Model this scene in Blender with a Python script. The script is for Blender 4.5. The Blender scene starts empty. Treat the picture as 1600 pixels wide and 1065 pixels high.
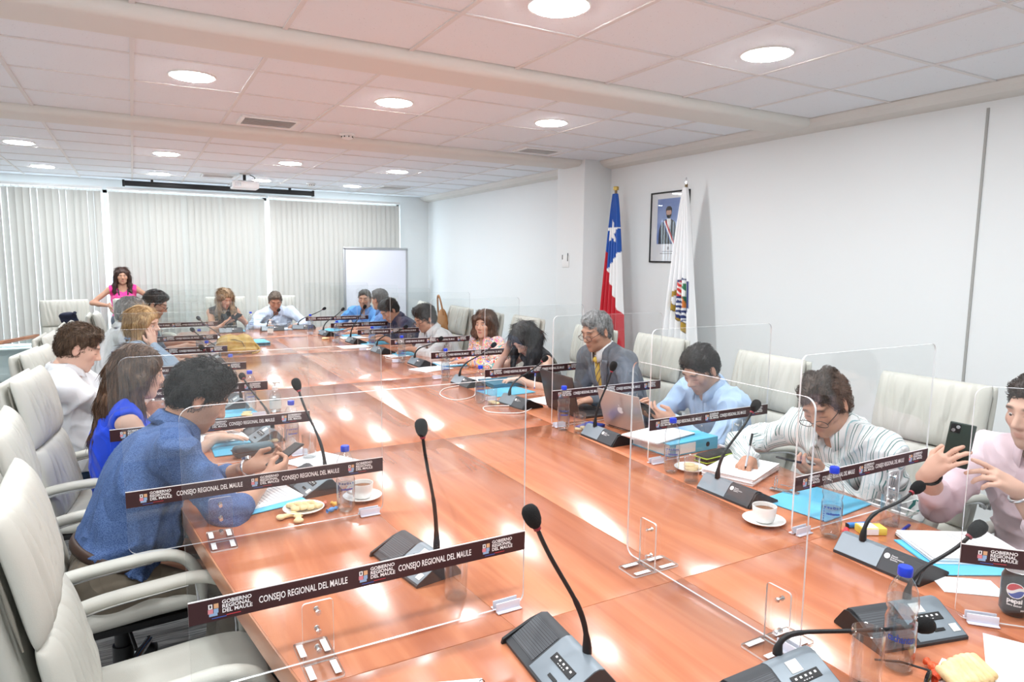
import bpy, bmesh, math, random
import numpy as np
from mathutils import Vector, Matrix, Quaternion
from mathutils.bvhtree import BVHTree

random.seed(7)
scene = bpy.context.scene
col = scene.collection
PI = math.pi

# ------------------------------------------------------------------ camera
def make_camera():
    th, yaw, roll = math.radians(6.8887), math.radians(29.3847), math.radians(.63366)
    fh = Vector((math.sin(yaw), math.cos(yaw), 0)); r0 = Vector((math.cos(yaw), -math.sin(yaw), 0)); z = Vector((0, 0, 1))
    up0 = fh * math.sin(th) + z * math.cos(th); fw = fh * math.cos(th) - z * math.sin(th)
    r = r0 * math.cos(roll) + up0 * math.sin(roll); up = -r0 * math.sin(roll) + up0 * math.cos(roll)
    cd = bpy.data.cameras.new('camera'); co = bpy.data.objects.new('camera', cd); col.objects.link(co)
    cd.sensor_width = 36; cd.lens = 1048.4 / 1600 * 36; cd.clip_start = .02; cd.clip_end = 100
    m = Matrix((r, up, -fw)).transposed().to_4x4(); m.translation = (0, 0, 1.65)
    co.matrix_world = m
    scene.camera = co
make_camera()

# ------------------------------------------------------------------ world, exposure
w = bpy.data.worlds.new('world'); scene.world = w; w.use_nodes = True
wn = w.node_tree.nodes; bg = wn['Background']
bg.inputs['Color'].default_value = (.80, .91, 1.0, 1); bg.inputs['Strength'].default_value = 1.55
LAMP = 46.0            # emission of the round ceiling lamps
scene.view_settings.view_transform = 'Standard'
scene.view_settings.look = 'None'
scene.view_settings.gamma = 1
scene.view_settings.use_curve_mapping = False
scene.view_settings.exposure = 1.84
cy = scene.cycles
cy.use_denoising = True; cy.use_light_tree = False
cy.transparent_max_bounces = 64
cy.max_bounces = 10; cy.diffuse_bounces = 4; cy.glossy_bounces = 4; cy.transmission_bounces = 10
cy.use_adaptive_sampling = True; cy.adaptive_threshold = .02
cy.caustics_reflective = False; cy.caustics_refractive = False
cy.sample_clamp_indirect = 6.0

# ------------------------------------------------------------------ object helpers
def tag(o, label=None, cat=None, group=None, kind=None):
    if label: o['label'] = label
    if cat: o['category'] = cat
    if group: o['group'] = group
    if kind: o['kind'] = kind
    return o
def link(name, me, mat=None, parent=None, loc=None, rot=None):
    o = bpy.data.objects.new(name, me); col.objects.link(o)
    if mat is not None:
        if isinstance(mat, (list, tuple)):
            for m in mat: me.materials.append(m)
        elif len(me.materials) == 0: me.materials.append(mat)
    if parent: o.parent = parent
    if loc is not None: o.location = loc
    if rot is not None: o.rotation_euler = rot
    return o
def empty(name, loc=(0, 0, 0), rz=0, parent=None):
    o = bpy.data.objects.new(name, None); col.objects.link(o); o.location = loc; o.rotation_euler = (0, 0, rz)
    o.empty_display_size = .05
    if parent: o.parent = parent
    return o
def copy_tree(o, parent=None):
    c = o.copy(); col.objects.link(c); c.parent = parent
    for ch in list(o.children): copy_tree(ch, c)
    return c
def me_from(name, v, f, smooth=False):
    me = bpy.data.meshes.new(name)
    me.from_pydata([tuple(map(float, p)) for p in v], [], [tuple(map(int, q)) for q in f]); me.update()
    if smooth: me.shade_smooth()
    return me
def me_np(name, v, quads, smooth=True):
    me = bpy.data.meshes.new(name)
    v = np.asarray(v, np.float32); q = np.asarray(quads, np.int32)
    me.vertices.add(len(v)); me.vertices.foreach_set('co', v.ravel())
    n = q.shape[1]
    me.loops.add(q.size); me.loops.foreach_set('vertex_index', q.ravel())
    me.polygons.add(len(q)); me.polygons.foreach_set('loop_start', np.arange(0, q.size, n, dtype=np.int32))
    me.polygons.foreach_set('use_smooth', np.full(len(q), smooth))
    me.update(calc_edges=True); me.validate()
    return me
def bm_mesh(bm, name, smooth=False, angle=None):
    me = bpy.data.meshes.new(name); bm.normal_update(); bm.to_mesh(me); bm.free()
    if smooth: me.shade_smooth()
    if angle is not None:
        me.shade_smooth()
        try: me.set_sharp_from_angle(angle=angle)
        except Exception: pass
    return me
def box_bm(bm, c, s, rot=None, bevel=0, seg=2):
    r = bmesh.ops.create_cube(bm, size=1)
    vs = r['verts']
    bmesh.ops.scale(bm, vec=s, verts=vs)
    if bevel > 0:
        es = list({e for v in vs for e in v.link_edges})
        rb = bmesh.ops.bevel(bm, geom=es, offset=bevel, segments=seg, affect='EDGES', profile=.5)
        vs = list({v for f in rb['faces'] for v in f.verts} | {v for v in vs if v.is_valid})
    if rot is not None: bmesh.ops.transform(bm, matrix=rot.to_4x4() if hasattr(rot, 'to_4x4') else rot, verts=vs)
    bmesh.ops.translate(bm, vec=c, verts=vs)
    return vs
def box_me(name, c, s, bevel=0, rot=None, seg=2):
    bm = bmesh.new(); box_bm(bm, c, s, rot, bevel, seg)
    return bm_mesh(bm, name, angle=.7 if bevel else None)
def boxes_me(name, lst, bevel=0):
    bm = bmesh.new()
    for c, s in lst: box_bm(bm, c, s, None, bevel)
    return bm_mesh(bm, name, angle=.7 if bevel else None)
def cyl_me(name, p0, p1, r0, r1=None, n=20, cap=True, smooth=True):
    bm = bmesh.new(); cyl_bm(bm, p0, p1, r0, r1, n)
    return bm_mesh(bm, name, angle=.7)
def cyl_bm(bm, p0, p1, r0, r1=None, n=20):
    p0 = Vector(p0); p1 = Vector(p1); d = p1 - p0
    r = bmesh.ops.create_cone(bm, cap_ends=True, segments=n, radius1=r0, radius2=r0 if r1 is None else r1, depth=d.length)
    q = Vector((0, 0, 1)).rotation_difference(d.normalized()).to_matrix().to_4x4(); q.translation = (p0 + p1) / 2
    bmesh.ops.transform(bm, matrix=q, verts=r['verts'])
    return r['verts']
def tube_vf(pts, rad, n=10, v0=0, closed=False):
    pts = [Vector(p) for p in pts]; V = []; F = []
    if not hasattr(rad, '__len__'): rad = [rad] * len(pts)
    m = len(pts); prev = None
    for i, p in enumerate(pts):
        if closed: t = pts[(i + 1) % m] - pts[i - 1]
        else: t = pts[min(i + 1, m - 1)] - pts[max(i - 1, 0)]
        t.normalize()
        if prev is None:
            u = t.orthogonal().normalized()
        else:
            u = (prev - t * prev.dot(t)); u.normalize()
        prev = u; w_ = t.cross(u)
        for k in range(n):
            a = 2 * PI * k / n
            V.append(p + (u * math.cos(a) + w_ * math.sin(a)) * rad[i])
    for i in range(m if closed else m - 1):
        j = (i + 1) % m
        for k in range(n):
            l = (k + 1) % n
            F.append((v0 + i * n + k, v0 + i * n + l, v0 + j * n + l, v0 + j * n + k))
    if not closed:
        F.append(tuple(v0 + k for k in reversed(range(n)))); F.append(tuple(v0 + (m - 1) * n + k for k in range(n)))
    return V, F
def tube_me(name, pts, rad, n=10, closed=False):
    V, F = tube_vf(pts, rad, n, 0, closed)
    me = me_from(name, V, F); me.shade_smooth()
    try: me.set_sharp_from_angle(angle=1.0)
    except Exception: pass
    return me
def bez(p0, p1, p2, p3, n=16):
    p0, p1, p2, p3 = map(Vector, (p0, p1, p2, p3)); out = []
    for i in range(n + 1):
        t = i / n; s = 1 - t
        out.append(p0 * s ** 3 + p1 * 3 * s * s * t + p2 * 3 * s * t * t + p3 * t ** 3)
    return out
def lathe_me(name, prof, n=28, fn=None, smooth=True, sharp=.8):
    V = []; F = []
    for (r, z) in prof:
        for k in range(n):
            a = 2 * PI * k / n
            rr = r if fn is None else fn(r, z, a)
            V.append((rr * math.cos(a), rr * math.sin(a), z))
    for i in range(len(prof) - 1):
        for k in range(n):
            l = (k + 1) % n
            F.append((i * n + k, i * n + l, (i + 1) * n + l, (i + 1) * n + k))
    me = me_from(name, V, F)
    bm = bmesh.new(); bm.from_mesh(me); bmesh.ops.remove_doubles(bm, verts=bm.verts, dist=1e-6); bm.to_mesh(me); bm.free()
    me.shade_smooth()
    try: me.set_sharp_from_angle(angle=sharp)
    except Exception: pass
    return me
def poly_prism(name, pts, z0, z1, bevel=0):
    bm = bmesh.new()
    vs = [bm.verts.new((x, y, z0)) for x, y in pts]
    f = bm.faces.new(vs); bmesh.ops.recalc_face_normals(bm, faces=[f])
    if f.normal.z > 0: f.normal_flip()
    r = bmesh.ops.extrude_face_region(bm, geom=[f])
    bmesh.ops.translate(bm, vec=(0, 0, z1 - z0), verts=[v for v in r['geom'] if isinstance(v, bmesh.types.BMVert)])
    if bevel:
        top = [e for e in bm.edges if all(abs(v.co.z - z1) < 1e-6 for v in e.verts)]
        bmesh.ops.bevel(bm, geom=top, offset=bevel, segments=2, affect='EDGES', profile=.5)
    bmesh.ops.recalc_face_normals(bm, faces=bm.faces)
    return bm_mesh(bm, name, angle=.6)
_txt = {}
def text_me(s, size=1.0, bold=0.0, align='LEFT', extrude=0.0):
    k = (s, size, bold, align, extrude)
    if k in _txt: return _txt[k]
    cu = bpy.data.curves.new('lettering', 'FONT'); cu.body = s; cu.size = size; cu.offset = bold; cu.align_x = align
    cu.resolution_u = 2; cu.extrude = extrude; cu.space_line = .85
    o = bpy.data.objects.new('lettering', cu); col.objects.link(o)
    dg = bpy.context.evaluated_depsgraph_get()
    me = bpy.data.meshes.new_from_object(o.evaluated_get(dg)); me.name = 'lettering'
    bpy.data.objects.remove(o)
    _txt[k] = me
    return me

# ------------------------------------------------------------------ materials
def mat(name, c, rough=.5, metal=0, spec=.5, bump=None, noise=None, coat=0, trans=0, ior=1.45, sheen=0, emis=None, sss=0):
    """bump=(scale, strength, detail); noise=(scale, other colour, contrast)"""
    m = bpy.data.materials.new(name); m.use_nodes = True
    N = m.node_tree.nodes; L = m.node_tree.links; b = N['Principled BSDF']
    b.inputs['Base Color'].default_value = (*c, 1); b.inputs['Roughness'].default_value = rough
    b.inputs['Metallic'].default_value = metal; b.inputs['Specular IOR Level'].default_value = spec
    b.inputs['Coat Weight'].default_value = coat; b.inputs['Transmission Weight'].default_value = trans; b.inputs['IOR'].default_value = ior
    b.inputs['Sheen Weight'].default_value = sheen
    if sss: b.inputs['Subsurface Weight'].default_value = sss; b.inputs['Subsurface Radius'].default_value = (.012, .005, .003); b.inputs['Subsurface Scale'].default_value = 1
    if emis: b.inputs['Emission Color'].default_value = (*emis[0], 1); b.inputs['Emission Strength'].default_value = emis[1]
    if bump or noise:
        tc = N.new('ShaderNodeTexCoord')
    if bump:
        n = N.new('ShaderNodeTexNoise'); n.inputs['Scale'].default_value = bump[0]; n.inputs['Detail'].default_value = bump[2] if len(bump) > 2 else 3
        bp = N.new('ShaderNodeBump'); bp.inputs['Strength'].default_value = bump[1]; bp.inputs['Distance'].default_value = .01
        L.new(tc.outputs['Object'], n.inputs['Vector']); L.new(n.outputs['Fac'], bp.inputs['Height']); L.new(bp.outputs['Normal'], b.inputs['Normal'])
    if noise:
        n = N.new('ShaderNodeTexNoise'); n.inputs['Scale'].default_value = noise[0]; n.inputs['Detail'].default_value = 4
        r = N.new('ShaderNodeValToRGB'); r.color_ramp.elements[0].color = (*c, 1); r.color_ramp.elements[1].color = (*noise[1], 1)
        lo, hi = noise[2] if len(noise) > 2 else (.35, .65)
        r.color_ramp.elements[0].position = lo; r.color_ramp.elements[1].position = hi
        L.new(tc.outputs['Object'], n.inputs['Vector']); L.new(n.outputs['Fac'], r.inputs['Fac']); L.new(r.outputs['Color'], b.inputs['Base Color'])
    return m
def S(r, g, b):
    """sRGB 0-255 to linear"""
    f = lambda v: v / 12.92 if v <= .04045 else ((v + .055) / 1.055) ** 2.4
    return (f(r / 255), f(g / 255), f(b / 255))
def clear_mat(name, tint=(1, 1, 1), ior=1.45, rough=0.0, fac=1.0):
    """thin clear plastic: what is not mirrored at the surface (Schlick, same from both sides) goes straight through"""
    m = bpy.data.materials.new(name); m.use_nodes = True
    N = m.node_tree.nodes; L = m.node_tree.links; N.remove(N['Principled BSDF'])
    out = N['Material Output']; t = N.new('ShaderNodeBsdfTransparent'); g = N.new('ShaderNodeBsdfGlossy'); mx = N.new('ShaderNodeMixShader')
    t.inputs['Color'].default_value = (*tint, 1); g.inputs['Roughness'].default_value = rough
    ge = N.new('ShaderNodeNewGeometry'); dt = N.new('ShaderNodeVectorMath'); dt.operation = 'DOT_PRODUCT'
    L.new(ge.outputs['Normal'], dt.inputs[0]); L.new(ge.outputs['Incoming'], dt.inputs[1])
    def mth(op, a, b=None):
        n = N.new('ShaderNodeMath'); n.operation = op
        for i_, v in enumerate((a, b)):
            if v is None: continue
            if isinstance(v, (int, float)): n.inputs[i_].default_value = v
            else: L.new(v, n.inputs[i_])
        return n.outputs[0]
    f0 = ((ior - 1) / (ior + 1)) ** 2
    c = mth('SUBTRACT', 1.0, mth('ABSOLUTE', dt.outputs['Value']))
    f = mth('MULTIPLY', mth('ADD', f0, mth('MULTIPLY', 1 - f0, mth('POWER', c, 5.0))), fac)
    L.new(f, mx.inputs['Fac'])
    L.new(t.outputs[0], mx.inputs[1]); L.new(g.outputs[0], mx.inputs[2]); L.new(mx.outputs[0], out.inputs['Surface'])
    return m
def attr_mat(name, rough=.6, attr='Col', spec=.4, sss=0, bump=None, sheen=0):
    m = mat(name, (.8, .8, .8), rough, spec=spec, sss=sss, bump=bump, sheen=sheen)
    N = m.node_tree.nodes; a = N.new('ShaderNodeAttribute'); a.attribute_name = attr
    m.node_tree.links.new(a.outputs['Color'], N['Principled BSDF'].inputs['Base Color'])
    return m
def set_col(me, cols, name='Col'):
    a = me.color_attributes.new(name, 'FLOAT_COLOR', 'POINT')
    c = np.ones((len(me.vertices), 4), np.float32); c[:, :3] = cols
    a.data.foreach_set('color', c.ravel())
# ================================================================== materials of the room
M = {}
M['wall'] = mat('wall_paint', S(236, 239, 239), .75, bump=(260, .06), spec=.3)
M['ceil_trim'] = mat('trim_paint', S(232, 230, 224), .7, spec=.3)
M['grid'] = mat('grid_metal', S(232, 230, 228), .5)
M['dark'] = mat('dark_gap', S(40, 40, 42), .8)
M['black'] = mat('black_plastic', S(24, 24, 26), .45)
M['white_pl'] = mat('white_plastic', S(240, 240, 238), .35)
M['chrome'] = mat('chrome', (.82, .83, .85), .12, metal=1)
M['alu'] = mat('aluminium', S(190, 192, 195), .35, metal=.8)
def tile_mat():
    m = mat('mineral_tile', S(232, 237, 242), .9, spec=.2)
    N = m.node_tree.nodes; L = m.node_tree.links; b = N['Principled BSDF']
    tc = N.new('ShaderNodeTexCoord'); ge = N.new('ShaderNodeNewGeometry')
    v = N.new('ShaderNodeTexVoronoi'); v.inputs['Scale'].default_value = 75; L.new(ge.outputs['Position'], v.inputs['Vector'])
    n = N.new('ShaderNodeTexNoise'); n.inputs['Scale'].default_value = 60; L.new(ge.outputs['Position'], n.inputs['Vector'])
    mt = N.new('ShaderNodeMath'); mt.operation = 'MULTIPLY_ADD'; mt.inputs[1].default_value = .55; L.new(n.outputs['Fac'], mt.inputs[0]); L.new(v.outputs['Distance'], mt.inputs[2])
    r = N.new('ShaderNodeValToRGB'); r.color_ramp.elements[0].color = (*S(200, 204, 208), 1); r.color_ramp.elements[1].color = (*S(242, 246, 250), 1)
    r.color_ramp.elements[0].position = .30; r.color_ramp.elements[1].position = .38
    L.new(mt.outputs[0], r.inputs['Fac']); L.new(r.outputs['Color'], b.inputs['Base Color'])
    bp = N.new('ShaderNodeBump'); bp.inputs['Strength'].default_value = .25; bp.inputs['Distance'].default_value = .004
    L.new(r.outputs['Color'], bp.inputs['Height']); L.new(bp.outputs['Normal'], b.inputs['Normal'])
    return m
M['tile'] = tile_mat()
def carpet_mat():
    m = mat('carpet', S(150, 150, 150), .95, spec=.1, sheen=.2)
    N = m.node_tree.nodes; L = m.node_tree.links; b = N['Principled BSDF']
    ge = N.new('ShaderNodeNewGeometry'); mp = N.new('ShaderNodeMapping'); mp.inputs['Scale'].default_value = (6, 110, 1); mp.inputs['Rotation'].default_value = (0, 0, .5)
    n = N.new('ShaderNodeTexNoise'); n.inputs['Scale'].default_value = 1; n.inputs['Detail'].default_value = 3
    L.new(ge.outputs['Position'], mp.inputs['Vector']); L.new(mp.outputs[0], n.inputs['Vector'])
    r = N.new('ShaderNodeValToRGB'); r.color_ramp.elements[0].color = (*S(104, 104, 106), 1); r.color_ramp.elements[1].color = (*S(176, 176, 174), 1)
    r.color_ramp.elements[0].position = .38; r.color_ramp.elements[1].position = .62
    L.new(n.outputs['Fac'], r.inputs['Fac']); L.new(r.outputs['Color'], b.inputs['Base Color'])
    bp = N.new('ShaderNodeBump'); bp.inputs['Strength'].default_value = .5; L.new(n.outputs['Fac'], bp.inputs['Height']); L.new(bp.outputs['Normal'], b.inputs['Normal'])
    return m
M['carpet'] = carpet_mat()
# ================================================================== shell
X0, X1, Y0, Y1, ZC = -2.3, 4.4, -1.6, 10.75, 2.67
def struct(name, me, m, parent=None):
    o = link(name, me, m, parent)
    if parent is None: o['kind'] = 'structure'
    return o
struct('floor', box_me('floor', ((X0 + X1) / 2, (Y0 + Y1) / 2, -.05), (X1 - X0 + .4, Y1 - Y0 + .4, .1)), M['carpet'])
wr = struct('wall_right', box_me('wall_right', (X1 + .1, (Y0 + Y1) / 2, 1.4), (.2, Y1 - Y0 + .4, 2.8)), M['wall'])
struct('wall_left', box_me('wall_left', (X0 - .1, (Y0 + Y1) / 2, 1.4), (.2, Y1 - Y0 + .4, 2.8)), M['wall'])
struct('wall_back', box_me('wall_back', ((X0 + X1) / 2, Y0 - .1, 1.4), (X1 - X0, .2, 2.8)), M['wall'])
# far wall: sill, lintel, right cheek around the long window
WX0, WX1, WZ0, WZ1 = -2.15, 3.90, .42, 2.535
struct('wall_far', boxes_me('wall_far', [
    (((X0 + X1) / 2, Y1 + .1, WZ0 / 2), (X1 - X0, .2, WZ0)), (((X0 + X1) / 2, Y1 + .1, (WZ1 + 2.8) / 2), (X1 - X0, .2, 2.8 - WZ1)),
    (((WX1 + X1) / 2, Y1 + .1, (WZ0 + WZ1) / 2), (X1 - WX1, .2, WZ1 - WZ0)), (((X0 + WX0) / 2, Y1 + .1, (WZ0 + WZ1) / 2), (WX0 - X0, .2, WZ1 - WZ0))]), M['wall'])
struct('wall_pillar', box_me('wall_pillar', (4.235, 5.99, 1.36), (.35, .50, 2.72), .004), M['wall'])
tag(link('joint_strip', box_me('joint_strip', (4.397, 2.175, 1.28), (.008, .014, 2.56)), mat('joint', S(170, 170, 166), .8), wr))
# skirting
struct('baseboard_right', box_me('baseboard_right', (4.39, 4.6, .05), (.02, 12.2, .1), .003), M['white_pl'])
struct('baseboard_far', box_me('baseboard_far', (1.05, 10.74, .05), (6.6, .02, .1), .003), M['white_pl'])
# scuffs and a wall plate with two dark slots on the pillar
wp = link('wall_plate', box_me('wall_plate', (0, 0, 0), (.008, .125, .13), .003), M['white_pl'], None, (4.056, 6.05, 1.64))
tag(wp, 'small white wall plate with two dark slots on the pillar', 'wall plate')
for dy, h in ((.055, .05), (-.045, .085)):
    link('slot', box_me('slot', (-.004, dy, .045), (.004, .014, h), .002), M['black'], wp)
# window glass and mullions
gl = clear_mat('window_glass', (.95, .98, 1), 1.45)
win = link('window_1', box_me('window_frame', (0, 0, 0), (.001, .001, .001)), M['alu'])
win['kind'] = 'structure'
fr = []
for x in (WX0 + .02, -.285, 1.78, WX1 - .02): fr.append(((x, Y1 + .10, (WZ0 + WZ1) / 2), (.05, .06, WZ1 - WZ0)))
for z in (WZ0 + .02, WZ1 - .02): fr.append((((WX0 + WX1) / 2, Y1 + .10, z), (WX1 - WX0, .06, .04)))
link('window_frame', boxes_me('window_frame', fr), M['white_pl'], win)
for a, b in ((WX0, -.285), (-.285, 1.78), (1.78, WX1)):
    link('pane', box_me('pane', ((a + b) / 2, Y1 + .10, (WZ0 + WZ1) / 2), (b - a - .05, .006, WZ1 - WZ0 - .04)), gl, win)
link('window_sill', box_me('window_sill', ((WX0 + WX1) / 2, Y1 - .03, WZ0 + .01), (WX1 - WX0, .16, .02), .003), M['white_pl'], win)
# ------------------------------------------------------------------ ceiling: slab, beams, cornice, tiles, grid
ce = struct('ceiling', box_me('ceiling', ((X0 + X1) / 2, (Y0 + Y1) / 2, ZC + .10), (X1 - X0 + .4, Y1 - Y0 + .4, .1)), M['ceil_trim'])
def beam(name, y0, y1, x0, x1, drop=.055, r=.05):
    # underside lower than the tiles, edges rolled in a quarter round
    prof = [(y0, ZC + .02)]
    for i in range(7):
        a = i / 6 * PI / 2
        prof.append((y0 + r * (1 - math.cos(a)) * 1.2, ZC + .0 - drop * math.sin(a)))
    prof += [(2 * ((y0 + y1) / 2) - p[0], p[1]) for p in reversed(prof)]
    V = [(x, p[0], p[1]) for x in (x0, x1) for p in prof]; n = len(prof)
    F = [(i, i + 1, n + i + 1, n + i) for i in range(n - 1)] + [tuple(range(n)), tuple(reversed(range(n, 2 * n))), (n - 1, 0, n, 2 * n - 1)]
    me = me_from(name, V, F); me.shade_smooth(); me.set_sharp_from_angle(angle=.9)
    return struct(name, me, M['ceil_trim'])
beam('trim_1', 3.265, 3.62, X0, 4.27); beam('trim_2', 5.79, 6.17, X0, 4.27)
def cornice(name, x0, x1, ya, yb):
    prof = [(x0, ZC + .02), (x0, ZC - .005), (x0 + .02, ZC - .03), (x0 + .06, ZC - .055), (x1 + .01, ZC - .075), (x1 + .01, ZC + .02)]
    V = [(p[0], y, p[1]) for y in (ya, yb) for p in prof]; n = len(prof)
    F = [(i, n + i, n + i + 1, i + 1) for i in range(n - 1)] + [tuple(reversed(range(n))), tuple(range(n, 2 * n)), (n - 1, 2 * n - 1, n, 0)]
    return struct(name, me_from(name, V, F), M['ceil_trim'])
cornice('trim_3', 4.245, X1, Y0, 5.76); cornice('trim_4', 4.245, X1, 6.2, Y1)
GX = [0.048 + .6 * k for k in range(-5, 9)]
GX = [X0] + [x for x in GX if X0 + .05 < x < 4.2] + [4.245]
BAYS = [[Y0] + [2.68 - .6 * k for k in range(7, -1, -1) if 2.68 - .6 * k > Y0 + .05] + [3.265],
        [3.62, 4.055, 4.655, 5.255, 5.79],
        [6.17] + [6.80 + .6 * k for k in range(7)] + [Y1]]
_tile = {}
for bay in BAYS:
    for j in range(len(bay) - 1):
        for i in range(len(GX) - 1):
            w_, d_ = GX[i + 1] - GX[i], bay[j + 1] - bay[j]
            k = (round(w_, 3), round(d_, 3))
            if k not in _tile:
                _tile[k] = box_me('ceiling_tile', (0, 0, 0), (w_ - .014, d_ - .014, .02), .003, seg=1); _tile[k].materials.append(M['tile'])
            o = link('ceiling_tile', _tile[k], None, ce, ((GX[i] + GX[i + 1]) / 2, (bay[j] + bay[j + 1]) / 2, ZC + .012 + random.uniform(-.0015, .0015)), (random.uniform(-.003, .003), random.uniform(-.003, .003), 0))
for bay in BAYS:
    for x in GX[1:-1]:
        link('grid_bar', box_me('grid_bar', (x, (bay[0] + bay[-1]) / 2, ZC + .0), (.022, bay[-1] - bay[0], .008)), M['grid'], ce)
    for y in bay[1:-1]:
        link('grid_bar', box_me('grid_bar', ((X0 + 4.245) / 2, y, ZC + .001), (4.245 - X0, .022, .008)), M['grid'], ce)
# ------------------------------------------------------------------ round ceiling lamps
lampm = mat('lamp_diffuser', (1, 1, 1), .5, emis=((.92, .96, .985), LAMP))
rim_me = lathe_me('rim', [(.118, .012), (.126, .010), (.129, .004), (.126, -.001), (.114, -.002), (.110, .0)], 40); rim_me.materials.append(M['white_pl'])
dif_me = lathe_me('diffuser', [(.111, -.0005), (.110, -.004), (.106, -.0055), (0, -.006)], 24); dif_me.materials.append(lampm)
LY = [(.58, 'nearest row above the camera'), (2.40, 'row nearest the camera'), (4.37, 'row between the two ceiling beams'), (7.72, 'row just past the far beam'), (9.62, 'row nearest the blinds')]
LX = [(-.855, 'leftmost in the'), (.348, 'second from left in the'), (1.552, 'third from left in the'), (2.775, 'rightmost in the')]
for y, rn in LY:
    for x, cn in LX:
        t = empty('ceiling_lamp', (x, y, ZC - .004))
        tag(t, 'round white ceiling lamp, %s %s' % (cn, rn), 'ceiling lamp', 'round ceiling lamps')
        link('rim', rim_me, None, t); link('diffuser', dif_me, None, t)
# ------------------------------------------------------------------ vents, detectors
def vent(x, y, w_, d_, label, n=7):
    t = empty('ceiling_vent', (x, y, ZC - .004)); tag(t, label, 'vent', 'air vents in the ceiling')
    bm = bmesh.new(); f = .03
    for c, s in (((0, d_ / 2, 0), (w_ + 2 * f, f, .018)), ((0, -d_ / 2, 0), (w_ + 2 * f, f, .018)), ((w_ / 2 + f / 2, 0, 0), (f, d_ - f, .018)), ((-w_ / 2 - f / 2, 0, 0), (f, d_ - f, .018))):
        box_bm(bm, c, s, None, .003, 1)
    link('frame', bm_mesh(bm, 'frame'), M['white_pl'], t)
    link('backing', box_me('backing', (0, 0, .004), (w_, d_ - f, .004)), M['dark'], t)
    sm = box_me('slat', (0, 0, 0), (w_, .022, .003), 0, Matrix.Rotation(.6, 3, 'X'))
    for i in range(n):
        link('slat', sm if i else sm, M['white_pl'], t, (0, -d_ / 2 + f + (d_ - 2 * f) * (i + .5) / n, -.004))
vent(.95, 5.50, .36, .30, 'white slatted air vent in front of the far ceiling beam, left of detector', 6)
vent(3.36, 5.52, .34, .24, 'white slatted air vent near the right wall beside the pillar', 6)
vent(1.0, 9.40, .34, .3, 'white slatted air vent by the projector, close to the blinds', 6)
vent(3.33, 9.45, .34, .3, 'white slatted air vent in the far right corner of the ceiling', 6)
for (x, y, lb) in ((1.60, 5.66, 'round white smoke detector in front of the far ceiling beam'), (2.20, 9.62, 'round white smoke detector near the far blinds right of the projector')):
    t = empty('smoke_detector', (x, y, ZC)); tag(t, lb, 'smoke detector', 'smoke detectors')
    link('base', lathe_me('base', [(0, 0), (.06, 0), (.062, -.012), (.05, -.02)], 24), M['white_pl'], t)
    link('sensor', lathe_me('sensor', [(.046, -.018), (.046, -.034), (.03, -.044), (0, -.046)], 24), M['white_pl'], t)
    for k in range(8):
        a = k * PI / 4
        link('slot', box_me('slot', (.046 * math.cos(a), .046 * math.sin(a), -.027), (.006, .014, .01), 0, Matrix.Rotation(0, 3, 'Z')), M['dark'], t)
# ------------------------------------------------------------------ vertical blinds
def slat_mat():
    m = bpy.data.materials.new('blind_fabric'); m.use_nodes = True
    N = m.node_tree.nodes; L = m.node_tree.links; b = N['Principled BSDF']; out = N['Material Output']
    b.inputs['Base Color'].default_value = (*S(210, 207, 201), 1); b.inputs['Roughness'].default_value = .8
    tr = N.new('ShaderNodeBsdfTranslucent'); tr.inputs['Color'].default_value = (*S(226, 224, 220), 1)
    mx = N.new('ShaderNodeMixShader'); mx.inputs['Fac'].default_value = .22
    L.new(b.outputs[0], mx.inputs[1]); L.new(tr.outputs[0], mx.inputs[2]); L.new(mx.outputs[0], out.inputs['Surface'])
    tc = N.new('ShaderNodeTexCoord'); mp = N.new('ShaderNodeMapping'); mp.inputs['Scale'].default_value = (300, 300, 20); n = N.new('ShaderNodeTexNoise'); n.inputs['Scale'].default_value = 1
    bp = N.new('ShaderNodeBump'); bp.inputs['Strength'].default_value = .15; bp.inputs['Distance'].default_value = .002
    L.new(tc.outputs['Object'], mp.inputs[0]); L.new(mp.outputs[0], n.inputs['Vector']); L.new(n.outputs['Fac'], bp.inputs['Height']); L.new(bp.outputs[0], b.inputs['Normal'])
    return m
M['slat'] = slat_mat()
BZ0, BZ1, BY = .50, 2.50, 10.64
def slat_me(curve=.006, w_=.092):
    V = []; F = []; n = 6
    for s in (0, 1):
        for z in (BZ0 - BZ1, 0):
            for i in range(n + 1):
                u = i / n * 2 - 1
                V.append((u * w_ / 2, curve * (1 - u * u) + s * .0012, z))
    m_ = n + 1
    for i in range(n):
        F.append((i, i + 1, m_ + i + 1, m_ + i)); a = 2 * m_
        F.append((a + i + 1, a + i, a + m_ + i, a + m_ + i + 1))
    for i in range(n):
        F.append((i + 1, i, 2 * m_ + i, 2 * m_ + i + 1)); F.append((m_ + i, m_ + i + 1, 3 * m_ + i + 1, 3 * m_ + i))
    F.append((0, m_, 3 * m_, 2 * m_)); F.append((n, 2 * m_ + n, 3 * m_ + n, m_ + n))
    me = me_from('slat', V, F); me.shade_smooth(); me.set_sharp_from_angle(angle=.8); me.materials.append(M['slat'])
    return me
slm = slat_me(); hang = box_me('hanger', (0, 0, .012), (.012, .004, .03)); hang.materials.append(M['white_pl'])
def blind(xa, xb, label, ang):
    t = empty('vertical_blind', ((xa + xb) / 2, BY, BZ1)); tag(t, label, 'blind', 'vertical blinds over the far window')
    link('headrail', box_me('headrail', (0, 0, .045), (xb - xa - .01, .045, .035), .004), M['white_pl'], t)
    n = int((xb - xa - .03) / .078); 
    for i in range(n):
        x = -(xb - xa) / 2 + .025 + (i + .5) * (xb - xa - .05) / n
        o = link('slat', slm, None, t, (x, 0, 0), (0, 0, ang(i, n) + random.uniform(-.05, .05)))
        link('hanger', hang, None, o)
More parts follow.
